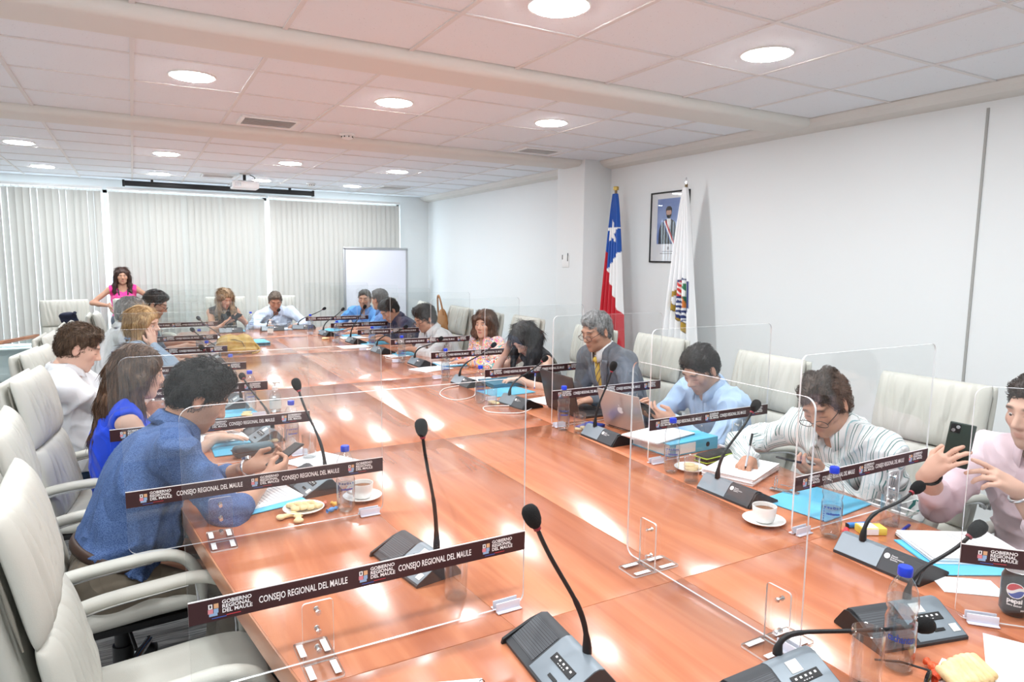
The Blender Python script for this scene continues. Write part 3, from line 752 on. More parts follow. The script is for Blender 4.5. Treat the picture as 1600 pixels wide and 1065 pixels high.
def make_chair():
    t = empty('conference_chair')
    rnd = random.Random(3)
    ple = lambda n, d: [(-.86 + 1.72 * (i + .5) / n + rnd.uniform(-.05, .05), rnd.uniform(-.1, .1), d * rnd.uniform(.4, 1.2), rnd.uniform(.018, .045)) for i in range(n)]
    BK = [(-.20, .43), (-.245, .55), (-.275, .70), (-.30, .84), (-.325, .98), (-.345, 1.105)]
    off = lambda P, d: [(a + d, b) for a, b in P]
    link('back_shell', pad_me('back_shell', off(BK, -.012), .50, .030, .034, (), 30, 30, 6, wfun=lambda v: 1 + .02 * v), None, t)
    hp = [(-.246, .81), (-.262, .90), (-.282, 1.0), (-.310, 1.118)]
    h = link('headrest', pad_me('headrest', hp, .505, .050, .020, ple(9, .017), 56, 26, 4), None, t)
    lp = [(-.175, .485), (-.200, .58), (-.225, .69), (-.248, .808)]
    link('backrest', pad_me('backrest', lp, .50, .050, .018, ple(8, .017), 56, 26, 4), None, t)
    # side seams where the leather is gathered; darker tone paints in the groove's shade
    for s in (-1, 1):
        link('seam', tube_me('seam', [(s * .238, -.318, 1.095), (s * .246, -.312, 1.06), (s * .243, -.300, .98), (s * .246, -.285, .9), (s * .240, -.270, .815)], [.002, .005, .003, .005, .002], 6), M['leather_shade'], h)
    link('seat', pad_me('seat', [(.255, .425), (.23, .452), (.12, .458), (0, .452), (-.12, .447), (-.235, .45)], .52, .050, .040, [(0, .0, .004, .05)], 36, 30, 5), None, t)
    link('seat_pan', box_me('seat_pan', (0, -.01, .40), (.44, .42, .03), .01), M['black'], t)
    for s in (-1, 1):
        P = [(-.255, .585), (-.235, .625), (-.18, .645), (-.06, .655), (.06, .662), (.15, .655), (.215, .62), (.245, .555), (.247, .48), (.235, .42)]
        pts = bez((0, -.262, .60), (0, -.22, .66), (0, -.05, .655), (0, .06, .665), 10) + bez((0, .06, .665), (0, .20, .675), (0, .255, .60), (0, .235, .415), 14)[1:]
        V, F = tube_vf([(s * .285, p.y, p.z) for p in pts], [.019 if 1 < i < len(pts) - 3 else .013 for i in range(len(pts))], 12)
        V = [Vector((s * .285 + (v.x - s * .285) * 1.45, v.y, v.z)) for v in V]
        me = me_from('arm', V, F); me.shade_smooth(); me.set_sharp_from_angle(angle=1.2)
        a = link('arm', me, M['leather'], t)
        ctr = Vector((0, .0, .50))
        link('arm_rail', tube_me('arm_rail', [(s * .285, p.y + (ctr.y - p.y) * .055, p.z - .019 + (0 if p.y < .1 else .012)) for p in pts], .008, 8), M['chrome'], a)
        link('arm_bracket', box_me('arm_bracket', (s * .285, -.262, .598), (.05, .035, .042), .006), M['chrome'], a)
        link('arm_bracket', box_me('arm_bracket', (s * .272, .232, .418), (.05, .03, .05), .006), M['chrome'], a)
    link('column', cyl_me('column', (0, 0, .10), (0, 0, .40), .028, .024), M['black'], t)
    link('column_cover', cyl_me('column_cover', (0, 0, .08), (0, 0, .24), .036, .034), M['black'], t)
    link('lever', tube_me('lever', [(.05, .02, .385), (.2, .02, .375), (.29, .03, .36)], .006, 8), M['black'], t)
    for k in range(5):
        a = k * 2 * PI / 5 + .3
        c, s_ = math.cos(a), math.sin(a)
        sp = link('base_leg', tube_me('base_leg', [(.02 * c, .02 * s_, .105), (.16 * c, .16 * s_, .10), (.31 * c, .31 * s_, .075)], [.026, .02, .015], 10), M['chrome'], t)
        ct = Vector((.31 * c, .31 * s_, .03)); ax = Vector((-s_, c, 0))
        link('caster', cyl_me('caster', ct - ax * .024, ct + ax * .024, .029, n=18), M['black'], sp)
        link('caster_stem', cyl_me('caster_stem', (.31 * c, .31 * s_, .055), (.31 * c, .31 * s_, .09), .008, n=8), M['chrome'], sp)
    return t
chair0 = make_chair(); _first = [True]
def chair(x, y, rz, label):
    o = chair0 if _first[0] else copy_tree(chair0)
    _first[0] = False
    o.location = (x, y, 0); o.rotation_euler = (0, 0, rz)
    tag(o, 'cream leather conference chair ' + label, 'chair', 'cream leather conference chairs')
    return o
FE, FW = -PI / 2, PI / 2      # facing +X (left side), facing -X (right side)
chair(.02, 1.91, FE + .03, 'left empty, nearest the camera on the left')
chair(-.10, 2.70, FE + .06, 'under the man in blue shirt')
chair(-.14, 3.66, FE - .12, 'behind the woman in blue top')
chair(-.21, 4.60, FE - .16, 'behind the arms-crossed man in white')
chair(-.22, 5.5, FE - .05, 'behind the blonde woman resting her cheek')
chair(-.16, 6.35, FE, 'behind the grey-haired person on the left')
chair(-.03, 7.4, FE, 'behind the man with glasses on the left')
chair(-.66, 9.32, PI + .25, 'standing empty at far left with a dark garment on it')
chair(.10, 9.5, PI + .3, 'standing empty in front of the woman in pink')
chair(1.08, 9.45, PI + .05, 'behind the woman with phone at the table head')
chair(1.72, 9.5, PI - .05, 'behind the man at the table head')
chair(2.85, .95, FW, 'under the man holding up a phone')
chair(2.98, 1.74, FW + .04, 'behind the man in striped shirt')
chair(2.92, 2.66, FW - .05, 'behind the man in light-blue shirt with laptop')
chair(3.00, 3.68, FW, 'behind the suited man with yellow tie')
chair(2.95, 4.42, FW, 'behind the black-haired woman')
chair(2.95, 5.5, FW, 'behind the woman in print blouse')
chair(2.90, 6.2, FW, 'under the man in white shirt')
chair(2.92, 6.95, FW, 'with a tan bag, behind the man in navy shirt')
chair(2.86, 7.95, FW - .2, 'behind the man in denim-blue shirt')
chair(2.74, 8.86, FW + .75, 'under the man in bright blue shirt by the whiteboard')
# ================================================================== people: bodies grown from distance fields
class Sdf:
    def __init__(s): s.P = []; s.clip = []
    def cap(s, a, b, ra, rb=None, k=.02, sub=False, flat=None):
        s.P.append(('c', np.array(a, float), np.array(b, float), ra, ra if rb is None else rb, k, sub, flat)); return s
    def ell(s, c, r, R=None, k=.02, sub=False):
        s.P.append(('e', np.array(c, float), np.array(r, float), np.eye(3) if R is None else np.array(R, float), None, k, sub, None)); return s
    def plane(s, n, p, k=.004):
        n = np.array(n, float); s.clip.append((n / np.linalg.norm(n), np.array(p, float), k)); return s
    def chain(s, pts, rs, k=.02, sub=False, flat=None):
        for i in range(len(pts) - 1): s.cap(pts[i], pts[i + 1], rs[i], rs[i + 1], k, sub, flat)
        return s
    def bb(s, p):
        if p[0] == 'c':
            r = max(p[3], p[4]) * (max(1, p[7][1]) if p[7] else 1); return np.minimum(p[1], p[2]) - r, np.maximum(p[1], p[2]) + r
        e = np.sqrt(((p[3] * p[2][None, :]) ** 2).sum(1)); return p[1] - e, p[1] + e
    def mesh(s, h, disp=None):
        bbs = [s.bb(p) for p in s.P if not p[6]]
        lo = np.min([b[0] for b in bbs], 0) - 3 * h; hi = np.max([b[1] for b in bbs], 0) + 3 * h
        n = np.ceil((hi - lo) / h).astype(int) + 1
        F = np.full(n, 1.0, np.float32)
        ax = [lo[i] + h * np.arange(n[i]) for i in range(3)]
        for p in sorted(s.P, key=lambda q: q[6]):
            k = p[5]; b0, b1 = s.bb(p); m = k + 2 * h
            i0 = np.clip(np.floor((b0 - m - lo) / h).astype(int), 0, n); i1 = np.clip(np.ceil((b1 + m - lo) / h).astype(int) + 1, 0, n)
            if np.any(i1 - i0 < 1): continue
            X, Y, Z = np.meshgrid(ax[0][i0[0]:i1[0]], ax[1][i0[1]:i1[1]], ax[2][i0[2]:i1[2]], indexing='ij')
            if p[0] == 'c':
                a, b = p[1], p[2]; ba = b - a; L2 = max(1e-9, ba @ ba)
                px, py, pz = X - a[0], Y - a[1], Z - a[2]
                if p[7]:
                    u = np.array(p[7][0]); q = (px * u[0] + py * u[1] + pz * u[2]) * (1 / p[7][1] - 1)
                    px = px + q * u[0]; py = py + q * u[1]; pz = pz + q * u[2]
                t = np.clip((px * ba[0] + py * ba[1] + pz * ba[2]) / L2, 0, 1)
                d = np.sqrt((px - t * ba[0]) ** 2 + (py - t * ba[1]) ** 2 + (pz - t * ba[2]) ** 2) - (p[3] + (p[4] - p[3]) * t)
            else:
                q = np.stack([X - p[1][0], Y - p[1][1], Z - p[1][2]], -1) @ p[3]
                q1 = q / p[2]; k0 = np.sqrt((q1 ** 2).sum(-1)); k1 = np.sqrt(((q1 / p[2]) ** 2).sum(-1))
                d = k0 * (k0 - 1) / np.maximum(k1, 1e-6)
            sl = F[i0[0]:i1[0], i0[1]:i1[1], i0[2]:i1[2]]
            if p[6]:
                d = -d; hh = np.maximum(k - np.abs(sl - d), 0) / k; r = np.maximum(sl, d) + hh * hh * k * .25
            else:
                hh = np.maximum(k - np.abs(sl - d), 0) / k; r = np.minimum(sl, d) - hh * hh * k * .25
            F[i0[0]:i1[0], i0[1]:i1[1], i0[2]:i1[2]] = r
        if s.clip or disp:
            X, Y, Z = np.meshgrid(*ax, indexing='ij')
            if disp is not None:
                near = np.abs(F) < .04
                F[near] += disp(X[near], Y[near], Z[near]).astype(np.float32)
            for nn, pp, k in s.clip:
                d = (X - pp[0]) * nn[0] + (Y - pp[1]) * nn[1] + (Z - pp[2]) * nn[2]
                hh = np.maximum(k - np.abs(F - d), 0) / k; F = np.maximum(F, d) + hh * hh * k * .25
        return surf_nets(F, lo, h)
def surf_nets(F, lo, h):
    I = F < 0
    c = np.zeros(np.array(F.shape) - 1, np.int8)
    for dx in (0, 1):
        for dy in (0, 1):
            for dz in (0, 1): c += I[dx:I.shape[0] - 1 + dx, dy:I.shape[1] - 1 + dy, dz:I.shape[2] - 1 + dz]
    mask = (c > 0) & (c < 8); cells = np.argwhere(mask)
    idx = np.full(mask.shape, -1, np.int64); idx[mask] = np.arange(len(cells))
    co = [(dx, dy, dz) for dx in (0, 1) for dy in (0, 1) for dz in (0, 1)]
    f = [F[cells[:, 0] + a, cells[:, 1] + b, cells[:, 2] + d] for a, b, d in co]
    pos = np.zeros((len(cells), 3)); cnt = np.zeros(len(cells))
    for i in range(8):
        for j in range(i + 1, 8):
            if sum(abs(np.array(co[i]) - np.array(co[j]))) != 1: continue
            m = (f[i] < 0) != (f[j] < 0)
            t = np.where(m, f[i] / np.where(m, f[i] - f[j], 1), 0)
            pos += np.where(m[:, None], np.array(co[i]) + t[:, None] * (np.array(co[j]) - np.array(co[i])), 0); cnt += m
    V = lo + h * (cells + pos / cnt[:, None]); Q = []
    for a in range(3):
        b, d = (a + 1) % 3, (a + 2) % 3
        sl0 = [slice(None)] * 3; sl1 = [slice(None)] * 3
        sl0[a] = slice(0, -1); sl1[a] = slice(1, None)
        ch = I[tuple(sl0)] != I[tuple(sl1)]
        e = np.argwhere(ch); e = e[(e[:, b] > 0) & (e[:, d] > 0) & (e[:, b] < F.shape[b] - 1) & (e[:, d] < F.shape[d] - 1)]
        if not len(e): continue
        ins = I[e[:, 0], e[:, 1], e[:, 2]]
        def at(ob, od):
            q = e.copy(); q[:, b] += ob; q[:, d] += od; return idx[q[:, 0], q[:, 1], q[:, 2]]
        q = np.stack([at(-1, -1), at(0, -1), at(0, 0), at(-1, 0)], 1)
        q[~ins] = q[~ins][:, ::-1]; Q.append(q)
    return V, np.concatenate(Q)
def merge(parts):
    V = []; Q = []; n = 0
    for v, q in parts: V.append(v); Q.append(q + n); n += len(v)
    return np.concatenate(V), np.concatenate(Q)
def nrm(v): v = np.array(v, float); return v / max(1e-9, np.linalg.norm(v))
def wrinkle(amp, sc=1.0, seed=0):
    """soft creases: warped ridges in a few directions, each showing only in patches"""
    rs = np.random.RandomState(seed); ds = [nrm(rs.randn(3) * np.array([1, 1, .8])) for _ in range(9)]; ph = rs.rand(9) * 6
    def f(x, y, z):
        lin = lambda i, q: (x * ds[i][0] + y * ds[i][1] + z * ds[i][2]) * q * sc + ph[i]
        out = 0
        for k, (fq, w_) in enumerate(((33, 1.0), (44, .8), (58, .55))):
            wp = 1.5 * np.sin(lin(3 + k, 13)) + .6 * np.sin(lin(6 + k, 24))
            r = (1 - np.abs(np.sin(lin(k, fq) * .5 + wp))) ** 2.2
            m = np.clip(.25 + .9 * np.sin(lin((k + 4) % 9, 8 + 2 * k)), 0, 1)
            out = out - w_ * r * m
        return amp * 3.6 * (out + .35)
    return f
def strands(amp, R, seed=0, fq=1.0):
    rs = np.random.RandomState(seed); p = rs.rand(4) * 6
    def f(x, y, z):
        a = x * R[0][0] + y * R[1][0] + z * R[2][0]; b = x * R[0][1] + y * R[1][1] + z * R[2][1]; c = x * R[0][2] + y * R[1][2] + z * R[2][2]
        return amp * (np.sin(a * 150 * fq + 2.2 * np.sin(c * 26 + p[0]) + 2 * np.sin(b * 22)) * .6 + np.sin(a * 95 * fq + b * 60 + 2 * np.sin(c * 19 + p[1]) + p[2]) * .6)
    return f
SKIN = attr_mat('skin', .48, sss=.0, spec=.35, bump=(500, .05))
EYE = mat('eye_white', S(206, 200, 196), .3); IRIS = mat('iris', S(50, 34, 26), .2)
LENS = clear_mat('spectacle_lens', (.97, .98, .98), 1.5); FRAME = mat('spectacle_frame', S(40, 34, 34), .35)
_hm = {}
def hair_mat(c, c2):
    k = (c, c2)
    if k not in _hm:
        m = mat('hair', c, .5, spec=.45); N = m.node_tree.nodes; L = m.node_tree.links
        tc = N.new('ShaderNodeTexCoord'); mp = N.new('ShaderNodeMapping'); mp.inputs['Scale'].default_value = (130, 130, 9)
        n = N.new('ShaderNodeTexNoise'); n.inputs['Scale'].default_value = 1; n.inputs['Detail'].default_value = 4
        r = N.new('ShaderNodeValToRGB'); r.color_ramp.elements[0].color = (*c, 1); r.color_ramp.elements[1].color = (*c2, 1); r.color_ramp.elements[0].position = .38; r.color_ramp.elements[1].position = .66
        bp = N.new('ShaderNodeBump'); bp.inputs['Strength'].default_value = .7; bp.inputs['Distance'].default_value = .004
        L.new(tc.outputs['Object'], mp.inputs[0]); L.new(mp.outputs[0], n.inputs['Vector']); L.new(n.outputs['Fac'], r.inputs['Fac']); L.new(r.outputs['Color'], N['Principled BSDF'].inputs['Base Color'])
        L.new(n.outputs['Fac'], bp.inputs['Height']); L.new(bp.outputs[0], N['Principled BSDF'].inputs['Normal'])
        _hm[k] = m
    return _hm[k]
def folds(m, amt=.7, sc=3.6):
    N = m.node_tree.nodes; L = m.node_tree.links; b = N['Principled BSDF']
    tc = N.new('ShaderNodeTexCoord'); mp = N.new('ShaderNodeMapping'); mp.inputs['Scale'].default_value = (1.0, 1.6, .75); mp.inputs['Rotation'].default_value = (.5, .4, .3)
    n = N.new('ShaderNodeTexNoise'); n.inputs['Scale'].default_value = sc; n.inputs['Detail'].default_value = 1.2; n.inputs['Distortion'].default_value = 1.2
    r = N.new('ShaderNodeMath'); r.operation = 'PINGPONG'; r.inputs[1].default_value = .16
    bp = N.new('ShaderNodeBump'); bp.inputs['Strength'].default_value = amt; bp.inputs['Distance'].default_value = .10
    old = b.inputs['Normal'].links[0].from_socket if b.inputs['Normal'].links else None
    L.new(tc.outputs['Object'], mp.inputs[0]); L.new(mp.outputs[0], n.inputs['Vector']); L.new(n.outputs['Fac'], r.inputs[0]); L.new(r.outputs[0], bp.inputs['Height'])
    if old: L.new(old, bp.inputs['Normal'])
    L.new(bp.outputs[0], b.inputs['Normal'])
    return m
def cloth(name, c, rough=.85, weave=600, c2=None, sheen=.1):
    return folds(mat(name, c, rough, spec=.2, bump=(weave, .15), sheen=sheen, noise=(45, c2, (.3, .7)) if c2 else None))
def stripe_mat(name, base, lines, freq, wd, attr='strip', weave=700):
    """lines woven into the cloth along a per-vertex coordinate"""
    m = mat(name, base, .85, spec=.2, bump=(weave, .12)); N = m.node_tree.nodes; L = m.node_tree.links
    a = N.new('ShaderNodeAttribute'); a.attribute_name = attr
    prev = None
    for i, (c, off) in enumerate(lines):
        ml = N.new('ShaderNodeMath'); ml.operation = 'MULTIPLY_ADD'; ml.inputs[1].default_value = freq; ml.inputs[2].default_value = off; L.new(a.outputs['Fac'], ml.inputs[0])
        fr_ = N.new('ShaderNodeMath'); fr_.operation = 'FRACT'; L.new(ml.outputs[0], fr_.inputs[0])
        lt = N.new('ShaderNodeMath'); lt.operation = 'LESS_THAN'; lt.inputs[1].default_value = wd; L.new(fr_.outputs[0], lt.inputs[0])
        mx = N.new('ShaderNodeMix'); mx.data_type = 'RGBA'; mx.inputs[7].default_value = (*c, 1); L.new(lt.outputs[0], mx.inputs[0])
        if prev is None: mx.inputs[6].default_value = (*base, 1)
        else: L.new(prev, mx.inputs[6])
        prev = mx.outputs[2]
    L.new(prev, N['Principled BSDF'].inputs['Base Color'])
    return folds(m)
def hair_strands(V, Q, comb, n, L, r, seed, lift=.004, jit=.35, keep=None):
    """many fine tapered locks lying on the hair surface, combed along comb(points)"""
    rs = np.random.RandomState(seed)
    a, b, c = V[Q[:, 0]], V[Q[:, 1]], V[Q[:, 2]]; fn = np.cross(b - a, c - a); N = np.zeros_like(V)
    for k in range(4): np.add.at(N, Q[:, k], fn)
    N /= np.maximum(1e-12, np.linalg.norm(N, axis=1))[:, None]
    cand = np.arange(len(V)) if keep is None else np.nonzero(keep(V))[0]
    i = cand[rs.randint(0, len(cand), n)]; P = V[i]; nn = N[i]
    d = comb(P) + rs.randn(n, 3) * jit
    d -= nn * (d * nn).sum(1)[:, None]; d /= np.maximum(1e-9, np.linalg.norm(d, axis=1))[:, None]
    LL = (L * rs.uniform(.6, 1.3, n))[:, None]; lf = (lift * rs.uniform(.3, 1.4, n))[:, None]
    side = np.cross(d, nn)
    bend = side * rs.randn(n, 1) * .12 * LL
    pts = [P - nn * .002, P + d * LL * .35 + nn * lf, P + d * LL * .7 + nn * lf * .9 + bend * .5, P + d * LL + nn * lf * .2 + bend]
    rad = [r, r * .95, r * .7, r * .15]; out = []; quads = []
    for q, rr in zip(pts, rad):
        for ang in (0, 2.094, 4.189): out.append(q + (side * math.cos(ang) + nn * math.sin(ang)) * rr)
    VV = np.stack(out, 1).reshape(-1, 3); base = (np.arange(n) * 12)[:, None]
    for s_ in range(3):
        for k in range(3):
            l = (k + 1) % 3; quads.append(base + np.array([[s_ * 3 + k, s_ * 3 + l, s_ * 3 + 3 + l, s_ * 3 + 3 + k]]))
    return VV, np.concatenate(quads)
def rot_z(a): c, s = math.cos(a), math.sin(a); return np.array([[c, -s, 0], [s, c, 0], [0, 0, 1.]])
def rot_x(a): c, s = math.cos(a), math.sin(a); return np.array([[1, 0, 0], [0, c, -s], [0, s, c]])
def rot_y(a): c, s = math.cos(a), math.sin(a); return np.array([[c, 0, s], [0, 1, 0], [-s, 0, c]])
def ik(S_, W_, a, b, hint):
    d = W_ - S_; L = np.linalg.norm(d); L = min(L, (a + b) * .995); d = nrm(d)
    if L < abs(a - b) + .02: L = abs(a - b) + .02
    W2 = S_ + d * L
    x = (a * a - b * b + L * L) / (2 * L); y = math.sqrt(max(0, a * a - x * x))
    hv = np.array(hint, float); hv = nrm(hv - d * (hv @ d))
    return S_ + d * x + hv * y, W2
POSE = dict(flat=((.12, .18, .12), .25), relaxed=((.4, .55, .4), .3), grip=((.75, .95, .55), .8), fist=((1.25, 1.45, .8), .9), pen=((.85, 1.0, .5), .9), open=((.05, .1, .08), .1), cheek=((.25, .5, .35), .2), pinch=((.6, .7, .4), .6))
def hand_sdf(S_, W_, d, n, right, pose, sz):
    """wrist W_, fingers along d, palm facing n"""
    y = nrm(d); z = -np.array(n, float); z = nrm(z - y * (z @ y)); x = np.cross(y, z); sg = -1 if right else 1
    T = lambda q: W_ + (x * q[0] * sg + y * q[1] + z * q[2]) * sz
    cu, th = POSE[pose] if isinstance(pose, str) else pose
    # here +x is the thumb side
    S_.cap(T((.018, .03, 0)), T((.022, .078, 0)), .017 * sz, .014 * sz, .012)
    S_.cap(T((.002, .025, 0)), T((.004, .084, .002)), .018 * sz, .0145 * sz, .012)
    S_.cap(T((-.014, .025, 0)), T((-.022, .074, 0)), .017 * sz, .0125 * sz, .012)
    S_.cap(T((0, -.03, 0)), T((.0, .03, 0)), .0255 * sz, .024 * sz, .02, flat=(z, .8))
    for i, (bx, by, L) in enumerate(((.027, .084, .072), (.0085, .090, .080), (-.010, .087, .074), (-.027, .077, .058))):
        p = np.array([bx, by, .001]); a = 0; spread = (.12, .03, -.05, -.14)[i] * (1.0 if isinstance(cu[0], (tuple, list)) or cu[0] < .5 else .3)
        r = [.0092, .0085, .0078, .0068][0:4]
        cc = cu[i] if isinstance(cu[0], (tuple, list)) else cu
        for j, (fr_, ca) in enumerate(zip((.45, .31, .24), cc)):
            a += ca
            q = p + L * fr_ * np.array([math.sin(spread) * math.cos(a), math.cos(spread) * math.cos(a), -math.sin(a)])
            S_.cap(T(p), T(q), r[j] * sz * (.9 if i == 3 else 1), r[j + 1] * sz * (.9 if i == 3 else 1), .003); p = q
    b = np.array([.022, .018, -.006]); m = np.array([.05 - .012 * th, .048, -.012 - .02 * th]); e = np.array([.058 - .035 * th, .082, -.018 - .028 * th])
    S_.cap(T(b), T(m), .0145 * sz, .0115 * sz, .010); S_.cap(T(m), T(e), .0108 * sz, .0085 * sz, .004)
    return T
def head_mesh(vs, fem, sk, o, nb):
    S_ = Sdf(); w_ = .94 if fem else 1.0
    S_.ell((0, -.014, .028), (.075, .094, .089), k=.02)
    S_.ell((0, .018, -.032), (.063 * w_, .073, .087), k=.03)
    S_.ell((0, .030, -.083), (.046 * w_, .054, .035), k=.03)
    S_.ell((0, .072, -.104), (.020, .016, .016), k=.02)
    for s in (-1, 1):
        S_.ell((s * .041, .056, -.024), (.022, .022, .022), k=.02)
        S_.ell((s * .0775, -.012, -.012), (.0075, .019, .031), np.array(rot_z(-s * .35)) @ rot_x(.15), k=.007)
        S_.ell((s * .086, -.006, -.010), (.0055, .010, .017), k=.005, sub=True)
        S_.ell((s * .031, .098, .004), (.0165, .013, .0105), k=.012, sub=True)
    S_.cap((-.036, .079, .025), (.036, .079, .025), .0105 if not fem else .008, k=.016)
    S_.cap((0, .084, .012), (0, .106, -.028), .0075 * w_, .0115 * w_, k=.012)
    S_.cap((-.010 * w_, .094, -.034), (.010 * w_, .094, -.034), .0085, k=.008)
    S_.ell((0, .086, -.060), (.021, .010, .0055), k=.006); S_.ell((0, .085, -.070), (.019, .0105, .0062), k=.006)
    S_.cap((-.02, .099, -.0645), (.02, .099, -.0645), .0022, k=.004, sub=True)
    for s in (-1, 1):
        if o.get('closed'): S_.ell((s * .031, .0735, .0005), (.0150, .0125, .0115), k=.005)
        else:
            S_.ell((s * .031, .0735, .0062), (.0150, .0128, .0075), k=.004); S_.ell((s * .031, .0720, -.0090), (.0145, .0115, .0050), k=.005)
    S_.cap((0, -.024, -.05), nb, .049 if fem else .057, .052 if fem else .062, k=.03)
    V, Q = S_.mesh(vs)
    x, y, z = V.T; ax = np.abs(x)
    C = np.tile(np.array(sk), (len(V), 1))
    ss = lambda a, b, t: np.clip((t - a) / (b - a), 0, 1)
    def blend(m, c): C[:] = C * (1 - m[:, None]) + np.array(c) * m[:, None]
    bl = np.exp(-(((ax - .04) / .022) ** 2 + ((z + .028) / .02) ** 2)) * (y > .03) * .35
    blend(bl, np.array(sk) * np.array((1.05, .80, .78)))
    blend((ax > .073) * .35 * (np.abs(z + .012) < .035), np.array(sk) * np.array((1.0, .78, .76)))
    if o.get('beard'):
        m = ss(.012, -.012, z + .045 - .035 * (ax > .045)) * ss(-.005, .02, y) * (z > -.135) * o['beard']
        m *= 1 - np.exp(-((ax / .024) ** 2 + ((z + .066) / .010) ** 2)) * .8
        blend(np.clip(m, 0, 1), np.array(o.get('bc', (.06, .05, .045))))
    lip = np.exp(-((ax / .019) ** 4 + ((z + .065) / .0095) ** 4)) * (y > .065)
    blend(lip * (.75 if fem else .45), S(176, 88, 88) if fem else S(168, 100, 92))
    br = np.exp(-(((ax - .033) / .020) ** 4 + ((z - .0275 + .12 * (ax - .03) ** 2 / .02) / (.0038 if fem else .0052)) ** 4)) * (y > .05)
    blend(br * .9, o.get('brow', (.03, .022, .018)))
    lz = -.006 if o.get('closed') else .0015
    lid = np.exp(-(((ax - .031) / .015) ** 4 + ((z - lz) / .0026) ** 4)) * (y > .055)
    blend(lid * .8, (.05, .035, .03))
    return V, Q, C
def person(label, hip, head, face, hyaw, hpitch=0, hroll=0, skin=S(206, 158, 132), fem=False, hair=None, top=None, arms=None, legs='sit', sz=1.0, girth=1.0, res=1.0, opt=None, sw=None, lean_fwd=0.0, legcol=None, seed=1, twist=0.0):
    """hip, head, wrists in world metres; face / hyaw are compass angles (degrees, 0 = +X)"""
    opt = opt or {}; opt.setdefault('closed', hpitch > 17); hair = hair or {}; arms = arms or {}; top = top or {}
    base = np.array([hip[0], hip[1], 0.0])
    t = empty('person', tuple(base)); tag(t, label, 'person')
    P = np.array(hip, float) - base; H = np.array(head, float) - base
    Rh = rot_z(math.radians(hyaw - 90)) @ rot_x(-math.radians(hpitch)) @ rot_y(math.radians(hroll)); hs = sz * (.95 if fem else 1.0)
    f = np.array([math.cos(math.radians(face)), math.sin(math.radians(face)), 0])
    nbw = H + hs * (Rh @ np.array([0, -.03, -.085])) + np.array([0, 0, -.045]) * sz - f * .012
    T = nbw - P; tn = nrm(T); f2 = nrm(f - tn * (f @ tn)); sd = np.cross(f2, tn)
    R = np.stack([sd, f2, tn], 1); g = girth * sz * (.92 if fem else 1)
    tl = np.linalg.norm(T)
    SW = (sw or (.150 if fem else .178)) * sz
    ang = math.radians(twist); sds = sd * math.cos(ang) + f2 * math.sin(ang)
    Sh = {1: P + T * .86 + sds * SW + f2 * .01 * sz, -1: P + T * .86 - sds * SW + f2 * .01 * sz}    # 1 = right
    bel = opt.get('belly', 0)
    def torso(S_, e):
        S_.cap(P - sd * .07 * g, P + sd * .07 * g, .118 * g + e, k=.04)
        S_.ell(P + T * .27 + f2 * (.008 + bel * .03) - f2 * .02, (.155 * g + e, (.112 + bel * .04) * g + e, .16 * sz + e), R, k=.05)
        S_.ell(P + T * .50 - f2 * .028, (.158 * g + e, .110 * g + e, .17 * sz + e), R, k=.05)
        S_.ell(P + T * .68 - f2 * .018, ((SW - .012) * (.5 + .5 * girth) + e, .108 * g + e, .16 * sz + e), R, k=.05)
        if fem:
            for s in (-1, 1): S_.ell(P + T * .62 + f2 * .070 * sz + sd * s * .066 * sz, (.064 * sz + e, .058 * sz + e, .064 * sz + e), R, k=.035)
        S_.cap(Sh[-1] - f2 * .01, Sh[1] - f2 * .01, (.050 if fem else .058) * sz + e, k=.04)
        for s in (-1, 1): S_.cap(nbw - tn * .01 - f2 * .01, Sh[s] * .75 + nbw * .25 - tn * .005, .044 * sz + e, .048 * sz + e, k=.04)
    au, af = .285 * sz, .245 * sz; ar = .84 if fem else 1.0
    J = {}
    for s in (-1, 1):
        a = arms.get(s, dict())
        W0 = np.array(a['w'], float) - base if 'w' in a else P + f2 * .3 + sd * s * .15 + np.array([0, 0, .1])
        E, W1 = ik(Sh[s], W0, au, af, a.get('hint', tuple(sd * s * .6 + np.array([0, 0, -1]))))
        J[s] = (Sh[s], E, W1, a)
    parts = []
    # ---- skin body
    B = Sdf(); torso(B, -.006)
    for s in (-1, 1):
        S0, E, W1, a = J[s]
        B.cap(S0, E, .047 * ar * sz * (.6 + .4 * girth), .038 * ar * sz, k=.03); B.chain([E, E + (W1 - E) * .35, W1], [.039 * ar * sz, .040 * ar * sz, .0265 * sz * ar], k=.015)
    B.cap(P + T * .9, nbw + tn * .02, .055 * sz, .050 * sz, k=.03)
    lg = {}
    for s in (-1, 1):
        hj = P + sd * s * .088 * sz
        if legs == 'sit':
            kn = hj + f * .40 * sz + np.array([0, 0, .02 - hj[2] + .46]) + sd * s * .04; an = np.array([kn[0] - f[0] * opt.get('tuck', .06), kn[1] - f[1] * opt.get('tuck', .06), .10])
        else:
            kn = hj * np.array([1, 1, 0]) + np.array([0, 0, .46 * sz]) + f * .01; an = hj * np.array([1, 1, 0]) + np.array([0, 0, .09]) - f * .01
        lg[s] = (hj, kn, an)
        B.cap(hj, kn, .078 * g, .052 * sz, k=.03); B.cap(kn, an, .052 * sz, .035 * sz, k=.02); B.cap(an - np.array([0, 0, .03]), an + f * .13 * sz - np.array([0, 0, .055]), .036, .026, k=.02)
    v, q = B.mesh(.0125 * res); parts.append((v, q, np.tile(skin, (len(v), 1))))
    # ---- head
    nbl = (Rh.T @ (nbw - tn * .02 - H)) / hs
    v, q, c = head_mesh(.0047 * res, fem, skin, opt, nbl); parts.append(((v * hs) @ Rh.T + H, q, c))
